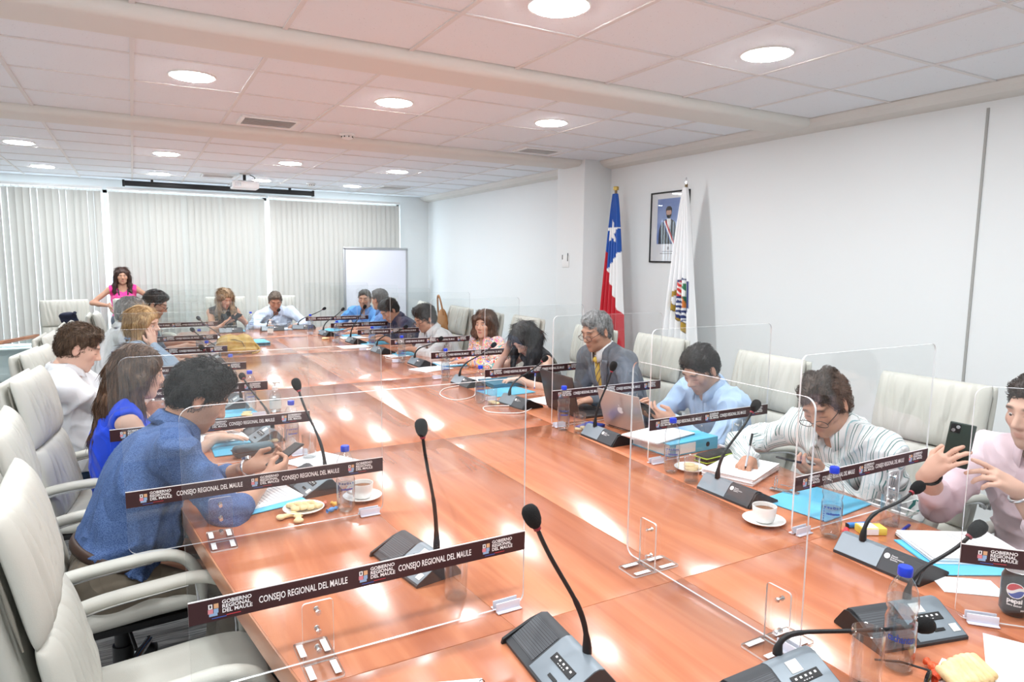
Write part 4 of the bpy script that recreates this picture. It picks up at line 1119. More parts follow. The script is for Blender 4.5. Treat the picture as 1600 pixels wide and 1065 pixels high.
    # ---- hands
    for s in (-1, 1):
        S0, E, W1, a = J[s]
        if a.get('hide'): continue
        Hs = Sdf(); hand_sdf(Hs, W1, a.get('d', tuple(W1 - E)), a.get('n', (0, 0, -1)), s == 1, a.get('pose', 'relaxed'), sz * (.90 if fem else 1.0))
        Hs.cap(E + (W1 - E) * .72, W1, .0305 * sz * ar, .0265 * sz * ar, k=.015)
        v, q = Hs.mesh(.0042 * max(1, res * .9)); parts.append((v, q, np.tile(np.array(skin) * np.array((1.0, .96, .95)), (len(v), 1))))
    V, Q = merge([(a, b) for a, b, _ in parts]); C = np.concatenate([c for _, _, c in parts])
    me = me_np('body', V, Q); set_col(me, C)
    body = link('body', me, SKIN, t)
    # ---- eyes
    for s in (() if opt.get('closed') else (-1, 1)):
        cpos = H + hs * (Rh @ np.array([s * .031, .0725, -.0005]))
        bm = bmesh.new(); bmesh.ops.create_uvsphere(bm, u_segments=12, v_segments=8, radius=.0118 * hs)
        e = link('eye', bm_mesh(bm, 'eye', smooth=True), EYE, body, tuple(cpos))
        bm = bmesh.new(); bmesh.ops.create_uvsphere(bm, u_segments=10, v_segments=6, radius=.0066 * hs)
        link('iris', bm_mesh(bm, 'iris', smooth=True), IRIS, e, tuple(hs * (Rh @ np.array([0, .0062, -.001]))))
    # ---- hair
    if hair.get('style') != 'none':
        A = Sdf(); st = hair.get('style', 'short'); vol = hair.get('vol', .0)
        HR = lambda p: np.array(p, float)
        yawT = Rh.T @ rot_z(math.radians(hyaw - 90))
        YF = lambda p: yawT @ np.array(p, float)        # hangs straight down whatever the head's tilt
        fr_ = hair.get('front', 0.0)
        if st in ('short', 'receding'):
            A.ell((0, -.018, .034), (.0815 + vol * .6, .099 + vol, .092 + vol), k=.02)
            A.ell((0, -.045, -.02), (.071 + vol * .5, .062, .062), k=.03)
            A.ell((0, .035, .088 + vol), (.055, .05, .026 + vol), k=.03) if st == 'short' else None
            for s in (-1, 1): A.cap((s * .073, .016, .03), (s * .075, .010, -.016), .0105, .006, k=.012)
            A.ell((0, .105, -.03 - fr_), (.090, .062 + (.02 if st == 'receding' else 0), .102), k=.022, sub=True)
            for s in (-1, 1):
                A.ell((s * .092, .048, -.03), (.032, .042, .062), k=.018, sub=True); A.ell((s * .088, -.014, -.022), (.022, .021, .033), k=.006, sub=True)
                if st == 'receding': A.ell((s * .05, .075, .075), (.03, .05, .04), k=.015, sub=True)
            A.plane((0, .25, -1), (0, -.06, -.082), .02)
        else:
            vb = vol + .006
            A.ell((0, -.020, .034), (.084 + vb, .101 + vb, .094 + vb * .7), k=.02)
            A.ell((0, -.045, -.03), (.080 + vb, .070 + vb, .085), k=.03)
            for s in (-1, 1):
                A.cap((s * .070, .035, .055), (s * .083, .010, -.045), .020 + vb * .6, .021 + vb * .6, k=.02)
            for pts, rs, fl in hair.get('falls', []):
                A.chain([YF(p) for p in pts], rs, k=.025, flat=(yawT[:, 0], fl) if fl else None)
            A.ell((0, .112, -.035 - fr_), (.066, .068, .098), k=.015, sub=True)
            A.cap(YF((0, .055, -.06)), YF((0, .10, -.25)), .05, .045, k=.01, sub=True) if not hair.get('nocut') else None
            if hair.get('fringe'):
                A.cap((-.045, .082, .058), (.05, .080, .045), .013, .012, k=.02)
        v, q = A.mesh(.0055 * res, strands(hair.get('rough', .0022) * 1.35, np.eye(3), seed, hair.get('fq', 1.0)))
        top_c = np.array([0, -.03, .10])
        if st in ('short', 'receding'):
            def comb(p):
                back = np.tile(np.array([hair.get('part', .25), -.75, -.1]), (len(p), 1)); down = np.tile(np.array([0, -.25, -1.]), (len(p), 1))
                k = np.clip((p[:, 2] - .01) / .06, 0, 1)[:, None]; return back * k * hair.get('sweep', 1.0) + down * (1 - k) + np.stack([np.sign(p[:, 0]) * .4 * k[:, 0], 0 * p[:, 0], 0 * p[:, 0]], 1)
            sv, sq = hair_strands(v, q, comb, int(2600 / res ** 1.5), .022 + hair.get('vol', 0), .0011 * res ** .5, seed, .005 + hair.get('vol', 0) * .4, hair.get('jit', .4))
        else:
            g_ = yawT @ np.array([0, 0, -1.])
            def comb(p):
                out = np.stack([np.sign(p[:, 0]) * .6, -.35 + 0 * p[:, 0], 0 * p[:, 0]], 1); k = np.clip((p[:, 2] - .06) / .06, 0, 1)[:, None]
                return out * k + g_[None] * (1 - .5 * k)
            sv, sq = hair_strands(v, q, comb, int(3200 / res ** 1.5), hair.get('len', .075), .0011 * res ** .5, seed, .0025, .06, lambda p: ~((p[:, 1] > .035) & (p[:, 2] < .10) & (np.abs(p[:, 0]) < .075)))
        v, q = merge([(v, q), (sv, sq)])
        v = (v * hs) @ Rh.T + H
        link('hair', me_np('hair', v, q), hair_mat(hair['c'], hair.get('c2', tuple(min(1, x * 2.2 + .01) for x in hair['c']))), t)
    hl = lambda p: tuple(H + hs * (Rh @ np.array(p, float)))
    if opt.get('glasses'):
        bm_parts = []
        gp = empty('glasses', (0, 0, 0), 0, t); gz = opt.get('gz', -.006); gy = opt.get('gy', .006)
        gm = opt.get('gmat', FRAME)
        for s in (-1, 1):
            ring = [hl((s * .034 + .026 * math.cos(a), .098 + gy + .004 * math.sin(a), gz + .019 * math.sin(a))) for a in [2 * PI * i / 18 for i in range(18)]]
            link('rim', tube_me('rim', ring, .0016, 6, True), gm, gp)
            me = me_from('lens', ring, [tuple(range(18))]); link('lens', me, LENS, gp)
            link('temple', tube_me('temple', [hl((s * .060, .098 + gy, gz + .004)), hl((s * .074, .05, gz + .012)), hl((s * .080, -.012, .012)), hl((s * .079, -.03, -.002))], .0017, 6), gm, gp)
        link('bridge', tube_me('bridge', [hl((-.008, .101 + gy, gz + .003)), hl((0, .104 + gy, gz + .006)), hl((.008, .101 + gy, gz + .003))], .0016, 6), gm, gp)
    for s in opt.get('earrings', []):
        link('earring', me_np('earring', *Sdf().ell(np.array(hl((s * .082, -.006, -.052))), (.009, .009, .012)).mesh(.004)), mat('earring', S(235, 228, 205), .25), t)
    # ---- clothing
    shirt = None
    if top:
        m = top['m']; e = top.get('e', .010); A = Sdf(); torso(A, e); sl = top.get('sleeve', 1.0)     # 0 none, .5 short, 1 long
        for s in (-1, 1):
            S0, E, W1, a = J[s]; k = a.get('sleeve', sl)
            r0, r1, r2 = (.047 * ar * (.6 + .4 * girth) + .010) * sz + e * .6, .047 * ar * sz + e * .7, .036 * ar * sz + e * .5
            if k <= 0: A.ell(S0 + sds * s * .066 * sz + tn * .0, (.058, .085, .090), R, k=.012, sub=True)
            elif k <= .5: A.cap(S0, S0 + (E - S0) * (k / .5), r0, r0 * .5 + r1 * .5 + .006, k=.035)
            else:
                A.cap(S0, E, r0, r1, k=.035); W2 = E + (W1 - E) * min(1, (k - .5) / .5) * .97
                A.cap(E, W2, r1 + .002, (r2 + (r1 - r2) * (1 - (k - .5) / .5)), k=.02)
                if k < .98 or top.get('cuff'): A.cap(W2 - nrm(W1 - E) * .016, W2, .042 * ar * sz + e * .5 + (.006 if k < .98 else 0), k=.004)
        vn = top.get('vneck', 0)
        A.cap(nbw - tn * .030 - f2 * .006, nbw + tn * .1, .060 * sz, .080 * sz, k=.012, sub=True)
        if vn: A.chain([nbw + f2 * .05, nbw + f2 * (.10) - tn * .5 * vn, nbw + f2 * .125 - tn * vn], [.05 * top.get('vw', 1), .036 * top.get('vw', 1), .006 * top.get('vw', 1)], k=.01, sub=True)
        if legs == 'sit': A.plane((-tn - f2 * .15), P + tn * top.get('tuck', .0) - f2 * .06)
        else: A.plane((0, 0, -1), P - np.array([0, 0, top.get('hem', .02)]))
        v, q = A.mesh(.0095 * res, wrinkle(top.get('wr', .0028) * 1.5, 1.0, seed))
        me = me_np('shirt', v, q)
        # coordinate across the cloth, for woven stripes
        u = (v - P) @ sd
        for s in (-1, 1):
            S0, E, W1, a = J[s]
            dd = lambda A_, B_: np.linalg.norm(v - A_ - np.clip(((v - A_) @ (B_ - A_)) / max(1e-9, (B_ - A_) @ (B_ - A_)), 0, 1)[:, None] * (B_ - A_), axis=1)
            d1, d2 = dd(S0 + (E - S0) * .25, E), dd(E, W1)
            for A_, B_, dm in ((S0, E, d1), (E, W1, d2)):
                axn = nrm(B_ - A_); e1 = nrm(np.cross(axn, f2 + tn * .3)); e2 = np.cross(axn, e1); rel = v - A_
                ua = np.arctan2(rel @ e1, rel @ e2) * .055
                u = np.where((dm < .066 * sz) & ((v - P) @ sd * s > SW * .93) if A_ is S0 else (dm < .066 * sz), ua, u)
        at_ = me.attributes.new('strip', 'FLOAT', 'POINT'); at_.data.foreach_set('value', u.astype(np.float32))
        shirt = link(top.get('name', 'shirt'), me, m, t)
        bvh = BVHTree.FromPolygons([tuple(p) for p in v], [tuple(map(int, x)) for x in q])
        def on(px, pz, off=.003):
            """point on the front of the cloth: px across, pz up the spine (1 = neck)"""
            o_ = P + T * pz + sd * px + f2 * .5
            hit = bvh.ray_cast(Vector(o_), Vector(-f2))
            return np.array(hit[0]) + f2 * off if hit[0] else o_ - f2 * .38
        def band(name, path, wd, mm, par, off=.003, th=.002):
            V_ = []; F_ = []
            for i, (px, pz, w_) in enumerate(path):
                for c_ in (-1, -.33, .33, 1): V_.append(on(px + c_ * w_ * wd, pz, off))
            n = len(path)
            for i in range(n - 1):
                for j in range(3): F_.append((i * 4 + j, i * 4 + j + 1, i * 4 + 5 + j, i * 4 + 4 + j))
            me = me_from(name, V_, F_); o_ = link(name, me, mm, par); o_.modifiers.new('thick', 'SOLIDIFY').thickness = th; me.shade_smooth(); return o_
        if top.get('collar'):
            cm = top.get('cm', m); V_ = []; F_ = []; n = 30; op = top.get('open', .32); cr = (.060 if not fem else .054) * sz
            ct = nbw + tn * .010 - f2 * .004
            for i in range(n + 1):
                a = op + (2 * PI - 2 * op) * i / n; fp = max(0, math.cos(a)) ** 3
                dv = sd * math.sin(a) + f2 * math.cos(a)
                V_ += [ct + dv * (cr + .004) - tn * .012, ct + dv * (cr + .001 + .006 * fp) + tn * (.032 - .022 * fp), ct + dv * (cr + .014 + .014 * fp) + tn * (.026 - .022 * fp), ct + dv * (cr + .034 + .022 * fp) - tn * (.020 + .046 * fp)]
            for i in range(n):
                for j in range(3): F_.append((i * 4 + j, i * 4 + 4 + j, i * 4 + 5 + j, i * 4 + 1 + j))
            me = me_from('collar', V_, F_); me.shade_smooth(); u_ = np.array([(np.array(p) - P) @ sd for p in V_], np.float32)
            at_ = me.attributes.new('strip', 'FLOAT', 'POINT'); at_.data.foreach_set('value', u_)
            o_ = link('collar', me, cm, shirt); o_.modifiers.new('thick', 'SOLIDIFY').thickness = .002
        if top.get('placket'):
            band('placket', [(0, z_, 1) for z_ in np.linspace(.90 - top.get('vneck', 0) / tl, .25, 14)], .016, m, shirt, .001)
            for z_ in np.linspace(.80 - top.get('vneck', 0) / tl, .35, 5):
                link('button', me_np('button', *Sdf().ell(on(0, z_, .004), (.005, .005, .005)).mesh(.003)), top.get('bm', M['ink_white']), shirt)
        for bd in top.get('bands', []): band(bd[0], bd[1], bd[2], bd[3], shirt, *(bd[4:] if len(bd) > 4 else ()))
    # ---- trousers, shoes
    lm = legcol or cloth('trousers_dark', S(48, 50, 58)); A = Sdf()
    A.cap(P - sd * .075 * g, P + sd * .075 * g, .124 * g, k=.04)
    for s in (-1, 1):
        hj, kn, an = lg[s]; A.cap(hj, kn, .091 * g, .066 * sz, k=.03); A.cap(kn, an + np.array([0, 0, .0]), .066 * sz, .052 * sz, k=.02)
    A.plane(tn, P + tn * .10)
    v, q = A.mesh(.014 * res, wrinkle(.003, .8, seed + 5)); link('trousers', me_np('trousers', v, q), lm, t)
    for s in (-1, 1):
        hj, kn, an = lg[s]; A = Sdf()
        z_ = np.array([0, 0, 1.]); A.cap(an * np.array([1, 1, 0]) + z_ * .045 - f * .03, an * np.array([1, 1, 0]) + z_ * .036 + f * .15 * sz, .040, .033, k=.02); A.cap(an + z_ * .0, an * np.array([1, 1, 0]) + z_ * .05, .042, .04, k=.02); A.plane((0, 0, -1), (0, 0, .004))
        v, q = A.mesh(.011); link('shoe', me_np('shoe', v, q), SHOE, t)
    if opt.get('belt'):
        ring = [tuple(P + tn * .075 - f2 * .004 + sd * math.cos(x) * .178 * g + f2 * math.sin(x) * .138 * g) for x in [2 * PI * i / 28 for i in range(28)]]
        V_, F_ = tube_vf(ring, .010, 8, 0, True); c0 = Vector(P + tn * .075); V_ = [v_ + Vector(tn) * ((v_ - c0).dot(Vector(tn))) * .9 for v_ in V_]
        me = me_from('belt', V_, F_); me.shade_smooth(); link('belt', me, opt['belt'], t)
    # ---- wrist things
    for (s, kind, mm, fr_) in opt.get('wrist', []):
        S0, E, W1, a = J[s]; ax = nrm(W1 - E); c = E + (W1 - E) * fr_; e1 = nrm(np.cross(ax, (0, 0, 1.))); e2 = np.cross(ax, e1); r_ = (.034 if fr_ > .85 else .038) * sz * ar
        ring = [tuple(c + (e1 * math.cos(x) + e2 * math.sin(x)) * r_) for x in [2 * PI * i / 20 for i in range(20)]]
        o_ = link(kind, tube_me(kind, ring, .0048 if kind == 'bracelet' else .006, 8, True), mm, t)
        if kind == 'watch':
            up_ = nrm(np.array(a.get('wup', (0, 0, 1.))) - ax * (np.array(a.get('wup', (0, 0, 1.))) @ ax))
            link('watch_case', cyl_me('watch_case', tuple(c + up_ * (r_ - .001)), tuple(c + up_ * (r_ + .010)), .019, n=20), M['chrome'], o_); link('dial', cyl_me('dial', tuple(c + up_ * (r_ + .0101)), tuple(c + up_ * (r_ + .0106)), .016, n=20), M['ink_white'], o_)
    return t, dict(P=P + base, J={s: tuple(x + base if isinstance(x, np.ndarray) else x for x in J[s]) for s in J}, base=base)
SHOE = mat('shoe_leather', S(38, 32, 30), .4)
BLACK = S(22, 19, 18); DKBR = S(44, 32, 26); BRN = S(74, 52, 38); GREY = S(120, 118, 116); GREYD = S(84, 82, 82)
SK1 = S(206, 162, 140); SK2 = S(192, 146, 122); SK3 = S(178, 130, 106); SKL = S(216, 176, 156)
WHITE = cloth('white_linen', S(226, 227, 229), .9, 500)
JEANS = cloth('jeans', S(46, 66, 94), .9, 700, S(60, 82, 112))
KHAKI = cloth('khaki_trousers', S(124, 114, 100), .9, 600)
BELT = mat('belt', S(62, 42, 32), .5)
BLUES = folds(mat('blue_dobby_shirt', S(60, 82, 128), .85, spec=.2, noise=(340, S(92, 116, 160), (.42, .58))), .6)
ROYAL = cloth('royal_blue_top', S(34, 72, 208), .6, 300)
LBLUE = cloth('light_blue_shirt', S(178, 202, 234), .85, 600)
PALE = stripe_mat('pale_blue_shirt', S(188, 212, 242), [(S(226, 236, 248), 0)], 170, .5)
STRIPE = stripe_mat('striped_shirt', S(238, 240, 240), [(S(70, 128, 124), 0.0), (S(70, 128, 124), .20), (S(150, 190, 196), .60)], 21, .06)
PINKSH = cloth('pink_shirt', S(234, 212, 220), .85, 600)
SUIT = cloth('grey_suit', S(98, 102, 110), .8, 800, S(108, 112, 120))
NAVY = cloth('navy_shirt', S(56, 62, 92), .85, 600); DENIM = cloth('denim_blue_shirt', S(92, 130, 186), .85, 500); SKYB = cloth('bright_blue_shirt', S(104, 164, 228), .85, 500)
BLKTOP = cloth('black_top', S(44, 45, 48), .8, 400); PINKT = cloth('hot_pink_top', S(238, 62, 150), .7, 300); GREYSH = cloth('grey_denim_top', S(150, 166, 184), .85, 500); CHAR = cloth('charcoal_shirt', S(84, 94, 106), .85, 500)
def print_mat():
    m = mat('print_blouse', (.9, .9, .9), .75, spec=.2); N = m.node_tree.nodes; L = m.node_tree.links
    tc = N.new('ShaderNodeTexCoord'); n = N.new('ShaderNodeTexNoise'); n.inputs['Scale'].default_value = 9; n.inputs['Detail'].default_value = 1; n.inputs['Distortion'].default_value = 2.5
    r = N.new('ShaderNodeValToRGB'); r.color_ramp.interpolation = 'CONSTANT'; e = r.color_ramp.elements
    cs = [(0, S(240, 225, 220)), (.30, S(60, 90, 210)), (.36, S(245, 235, 225)), (.41, S(236, 120, 170)), (.455, S(250, 200, 90)), (.49, S(245, 240, 235)), (.525, S(230, 90, 70)), (.56, S(90, 190, 190)), (.60, S(250, 235, 220)), (.65, S(150, 100, 200)), (.70, S(245, 170, 90))]
    e[0].color = (*cs[0][1], 1); e[1].position = cs[1][0]; e[1].color = (*cs[1][1], 1)
    for p, c in cs[2:]: k = e.new(p); k.color = (*c, 1)
    L.new(tc.outputs['Object'], n.inputs['Vector']); L.new(n.outputs['Fac'], r.inputs['Fac']); L.new(r.outputs['Color'], N['Principled BSDF'].inputs['Base Color'])
    return m
PRINT = print_mat()
STEEL = mat('watch_steel', (.72, .74, .77), .25, metal=1); BEAD = mat('black_beads', S(20, 20, 20), .3)
SHIRT = lambda m, **k: dict(dict(m=m, collar=True, placket=True, sleeve=1.0, vneck=.05), **k)
PEOPLE = {}
# ---------------------------------------------------------------- left side, near to far
PEOPLE['blue'] = person('man in dark blue shirt and khaki trousers bent over his phone, left side', (-.115, 2.66, .54), (.195, 2.70, 1.135), 0, 4, 34, skin=SK2, girth=1.12, seed=3, sw=.19,
    hair=dict(style='short', c=BLACK, c2=S(48, 46, 46), vol=.006, rough=.005, fq=.6, jit=.55), top=SHIRT(BLUES, sleeve=.72, wr=.0034, cuff=True, e=.014, tuck=.07),
    arms={1: dict(w=(.40, 2.605, .815), d=(.85, .40, .25), n=(-.2, .8, .5), pose='grip', hint=(.1, -1, -.9), sleeve=.60), -1: dict(w=(.375, 2.79, .815), d=(.9, -.25, .2), n=(.1, -.5, .7), pose='pinch', hint=(-.2, .8, -.8), wup=(0, .3, 1))},
    legcol=KHAKI, opt=dict(belly=.6, beard=.25, belt=BELT, wrist=[(-1, 'watch', STEEL, .93)]))
PEOPLE['royal'] = person('woman with long brown hair in royal blue sleeveless top, left side', (-.10, 3.50, .52), (.005, 3.46, 1.125), 0, 6, 14, skin=SKL, fem=True, seed=4,
    hair=dict(style='long', c=S(58, 40, 30), c2=S(112, 82, 60), vol=.004, rough=.0016, nocut=True, front=.012, falls=[([(0, -.075, .0), (0, -.12, -.14), (.0, -.165, -.30), (0, -.19, -.43)], [.075, .066, .052, .03], 1.25), ([(-.078, -.02, -.02), (-.085, -.04, -.16), (-.07, -.09, -.30)], [.032, .036, .02], None), ([(.078, -.02, -.02), (.085, -.04, -.16), (.06, -.09, -.30)], [.032, .036, .02], None)]),
    top=dict(m=ROYAL, sleeve=0, vneck=.03, wr=.0015, e=.007, name='top'), arms={1: dict(w=(.30, 3.38, .80), d=(1, .1, -.1), pose='flat'), -1: dict(w=(.30, 3.62, .80), d=(1, -.1, -.1), pose='flat')}, legcol=JEANS, opt=dict(brow=(.05, .035, .025)))
PEOPLE['crossed'] = person('man in white shirt and jeans sitting with arms crossed, left side', (-.33, 4.36, .53), (-.275, 4.32, 1.15), -4, 2, 24, skin=SKL, girth=1.1, seed=5, sw=.19,
    hair=dict(style='short', c=S(62, 46, 34), c2=S(104, 80, 60), vol=.004, rough=.0028, front=.004), top=SHIRT(WHITE, wr=.0045, e=.018),
    arms={1: dict(w=(.01, 4.47, .80), d=(.0, .9, .25), n=(-.9, 0, -.1), pose='relaxed', hint=(.2, -1, -.6)), -1: dict(w=(-.02, 4.20, .845), d=(-.25, -.9, .25), n=(-.8, 0, -.3), pose='relaxed', hint=(.2, 1, -.6))}, legcol=JEANS, opt=dict(belly=.5, brow=(.06, .04, .03)))
PEOPLE['cheek'] = person('blonde woman in pale denim top resting her cheek on her hand, left side', (-.14, 5.28, .53), (.05, 5.33, 1.18), 0, -28, 8, 10, skin=SKL, fem=True, seed=6, res=1.2,
    hair=dict(style='long', c=S(150, 112, 72), c2=S(206, 174, 126), vol=.006, rough=.002, falls=[([(-.08, -.01, .0), (-.088, -.015, -.12), (-.07, -.02, -.17)], [.034, .032, .018], None), ([(.08, -.01, .0), (.088, -.015, -.12), (.07, -.02, -.17)], [.034, .032, .018], None), ([(0, -.07, -.02), (0, -.08, -.15)], [.07, .045], 1.2)]),
    top=dict(m=GREYSH, sleeve=1, vneck=.05, collar=True, wr=.003), arms={1: dict(w=(.095, 5.235, 1.035), d=(-.1, .15, 1), n=(-.45, .75, .1), pose='cheek', hint=(.9, -.6, -.9)), -1: dict(w=(.33, 5.45, .80), d=(.9, -.4, 0), pose='flat')}, legcol=JEANS, opt=dict(brow=S(120, 90, 60)))
PEOPLE['greyhair'] = person('grey-haired man in white shirt half hidden behind the blonde woman', (-.26, 6.14, .53), (-.03, 6.23, 1.19), 5, 30, 12, skin=SK2, seed=7, res=1.35, hair=dict(style='short', c=GREY, c2=S(170, 168, 166), vol=.004, rough=.003), top=SHIRT(WHITE, wr=.004),
    arms={1: dict(w=(.26, 6.05, .80), d=(1, .2, 0), pose='flat'), -1: dict(w=(.26, 6.36, .80), d=(1, -.2, 0), pose='flat')})
PEOPLE['specsleft'] = person('dark-haired man in charcoal shirt and glasses, far end of left side', (-.05, 7.22, .53), (.17, 7.2, 1.20), 0, -8, 26, skin=SK1, seed=8, res=1.35, hair=dict(style='short', c=S(40, 36, 36), vol=.002, rough=.002), top=SHIRT(CHAR, sleeve=.5),
    arms={1: dict(w=(.40, 7.05, .80), d=(1, .2, 0), pose='pen'), -1: dict(w=(.40, 7.38, .80), d=(1, -.2, 0), pose='flat')}, opt=dict(glasses=True, beard=.3))
# ---------------------------------------------------------------- head of the table
PEOPLE['phonewoman'] = person('blonde woman in black sleeveless top looking at her phone, table head', (.98, 9.30, .53), (.992, 9.13, 1.13), -90, -70, 26, skin=SK2, fem=True, seed=9, res=1.35,
    hair=dict(style='long', c=S(96, 72, 52), c2=S(190, 160, 122), vol=.004, rough=.002, falls=[([(-.075, .0, .0), (-.09, .02, -.16), (-.085, .05, -.32)], [.03, .036, .02], None), ([(.075, .0, .0), (.09, .0, -.14), (.085, .0, -.22)], [.03, .03, .02], None), ([(0, -.07, -.02), (0, -.07, -.2)], [.07, .05], 1.2)]),
    top=dict(m=BLKTOP, sleeve=0, vneck=.10, wr=.0015, e=.007, name='top'), arms={1: dict(w=(.99, 8.93, .855), d=(.9, -.3, .25), n=(0, .5, .8), pose='grip', hint=(-.6, .2, -.8)), -1: dict(w=(1.16, 8.94, .865), d=(-.6, -.5, .3), n=(0, .6, .7), pose='pinch', hint=(.6, .2, -.8))})
PEOPLE['headman'] = person('man in pale blue shirt leaning on the table head, reading papers', (1.66, 9.38, .53), (1.585, 9.08, 1.085), -95, -93, 24, skin=SK3, girth=1.1, seed=10, res=1.3, sw=.19, hair=dict(style='short', c=S(92, 80, 70), c2=S(140, 126, 112), vol=-.001, rough=.002, front=-.004), top=SHIRT(PALE, wr=.004, e=.016, vneck=.06),
    arms={1: dict(w=(1.42, 8.80, .79), d=(.75, -.5, 0), pose='relaxed', hint=(-1, .2, -.4)), -1: dict(w=(1.80, 8.80, .79), d=(-.75, -.5, 0), pose='relaxed', hint=(1, .2, -.4))})
PEOPLE['pink'] = person('woman in hot pink top with dark lanyard standing by the blinds', (-.12, 10.28, .80), (-.130, 10.24, 1.385), -88, -86, 4, skin=SK2, fem=True, legs='stand', sz=.93, seed=11, res=1.3, sw=.165,
    hair=dict(style='long', c=S(40, 26, 24), c2=S(84, 56, 46), vol=.002, rough=.0016, nocut=True, falls=[([(-.075, .0, .0), (-.095, .0, -.14), (-.10, .03, -.24)], [.03, .032, .018], None), ([(.075, .0, .0), (.10, .0, -.14), (.115, .03, -.25)], [.03, .032, .018], None), ([(0, -.07, -.02), (0, -.08, -.25)], [.07, .06], 1.4)]),
    top=dict(m=PINKT, sleeve=0, vneck=.115, vw=1.5, wr=.001, e=.006, name='top', hem=-.02, bands=[('lanyard', [(-.058, .98, 1), (-.056, .86, 1), (-.05, .72, 1), (-.04, .5, 1)], .008, BLKTOP, .006), ('lanyard', [(.058, .98, 1), (.056, .86, 1), (.05, .72, 1), (.04, .5, 1)], .008, BLKTOP, .006)]),
    arms={1: dict(w=(-.285, 10.12, 1.0), d=(.2, -.4, -.9), n=(1, 0, 0), pose='relaxed', hint=(-1, .3, -.1)), -1: dict(w=(.10, 10.10, .95), d=(-.3, -.3, -.8), n=(-1, 0, 0), pose='relaxed', hint=(1, .3, -.2))}, legcol=JEANS)
# ---------------------------------------------------------------- right side, near to far
PEOPLE['phoneman'] = person('man in pale pink shirt holding up a phone, right edge', (2.86, 1.02, .53), (2.64, 1.065, 1.165), 176, 168, 10, skin=SKL, girth=1.1, seed=12, sw=.195, hair=dict(style='short', c=S(44, 36, 32), vol=.0, rough=.002), top=SHIRT(PINKSH, sleeve=.72, wr=.0035, cuff=True, e=.018),
    arms={1: dict(w=(2.335, 1.235, .945), d=(-.08, -.62, .72), n=(.93, -.30, .1), pose=(((.25, .5, .3), (.3, .5, .3), (.35, .55, .3), (.4, .6, .3)), .2), hint=(.6, .3, -1)), -1: dict(w=(2.465, 1.03, .93), d=(-.78, .42, .48), n=(-.3, .8, -.3), pose=(((.1, .15, .1), (.45, .6, .3), (.6, .8, .5), (.7, .9, .5)), .3), hint=(.7, -.6, -.9), wup=(-.4, -.9, .5))},
    opt=dict(beard=.28, wrist=[(1, 'bracelet', BEAD, .92), (-1, 'watch', STEEL, .90)]))
PEOPLE['striped'] = person('man in green-striped shirt writing, glasses low on his nose', (2.83, 1.72, .54), (2.43, 1.715, 1.085), 180, 190, 30, 8, skin=SK2, girth=1.12, seed=13, sw=.20, hair=dict(style='short', c=S(46, 36, 32), c2=S(88, 70, 58), vol=.005, rough=.005, fq=.6), top=SHIRT(STRIPE, wr=.0038, e=.016, vneck=.075),
    arms={1: dict(w=(2.29, 1.955, .805), d=(-.85, -.35, -.2), n=(.2, .0, -1), pose='pen', hint=(.2, 1, -.2)), -1: dict(w=(2.43, 1.70, .805), d=(-.85, .25, .1), n=(-.1, .4, .7), pose='grip', hint=(.5, -1, -.3))}, opt=dict(glasses=True, gz=-.022, gy=.012))
PEOPLE['laptopman'] = person('dark-haired man in light-blue shirt looking down at phone behind silver laptop', (2.86, 2.62, .53), (2.59, 2.57, 1.09), 180, 184, 34, skin=SK1, girth=1.02, seed=14, hair=dict(style='short', c=S(28, 24, 24), c2=S(54, 48, 46), vol=.001, rough=.003, jit=.3), top=SHIRT(LBLUE, wr=.0034, vneck=.06),
    arms={1: dict(w=(2.35, 2.68, .855), d=(-.8, -.25, .35), n=(.1, -.6, .6), pose='grip', hint=(.3, .7, -.8)), -1: dict(w=(2.37, 2.52, .85), d=(-.8, .35, .25), n=(.1, .6, .6), pose='pinch', hint=(.3, -.7, -.8))}, opt=dict(beard=.3))
PEOPLE['suit'] = person('grey-haired man in grey suit and yellow tie with glasses', (2.90, 3.50, .54), (2.60, 3.51, 1.20), 180, 188, 20, skin=SK2, girth=1.1, seed=15, sw=.20, hair=dict(style='short', c=S(104, 104, 104), c2=S(176, 176, 176), vol=.001, rough=.004, fq=.7, jit=.3),
    top=dict(m=SUIT, sleeve=1, wr=.002, e=.020, vneck=.26, vw=1.0, name='jacket'), arms={1: dict(w=(2.47, 3.69, .83), d=(-.9, -.25, .0), n=(0, -.3, -.9), pose='pen', hint=(.4, .35, -1)), -1: dict(w=(2.40, 3.24, .815), d=(-.95, .2, -.1), pose='flat', hint=(.2, -.8, -.7))}, legcol=SUIT,
    opt=dict(glasses=True, gmat=mat('maroon_frame', S(70, 44, 46), .35), gz=-.01))
PEOPLE['blackhair'] = person('woman with long black hair in black top bent over, hand at her brow', (2.78, 4.30, .53), (2.50, 4.25, 1.07), 180, 195, 46, skin=SKL, fem=True, seed=16, res=1.15,
    hair=dict(style='long', c=S(20, 18, 20), c2=S(50, 48, 52), vol=.006, rough=.002, nocut=True, falls=[([(-.06, -.05, .03), (-.09, -.01, -.10), (-.10, .03, -.24), (-.08, .05, -.34)], [.06, .055, .045, .02], None), ([(.07, -.02, .0), (.085, .02, -.12), (.07, .05, -.22)], [.03, .03, .016], None), ([(0, -.08, .0), (0, -.10, -.18)], [.075, .05], 1.2)]),
    top=dict(m=BLKTOP, sleeve=0, vneck=.09, wr=.0015, e=.007, name='top'), arms={1: dict(w=(2.43, 4.39, .965), d=(-.05, -.35, .95), n=(.5, -.8, 0), pose='cheek', hint=(-.2, .8, -1)), -1: dict(w=(2.37, 4.10, .80), d=(-.9, .3, 0), pose='relaxed', hint=(.3, -1, -.6))})
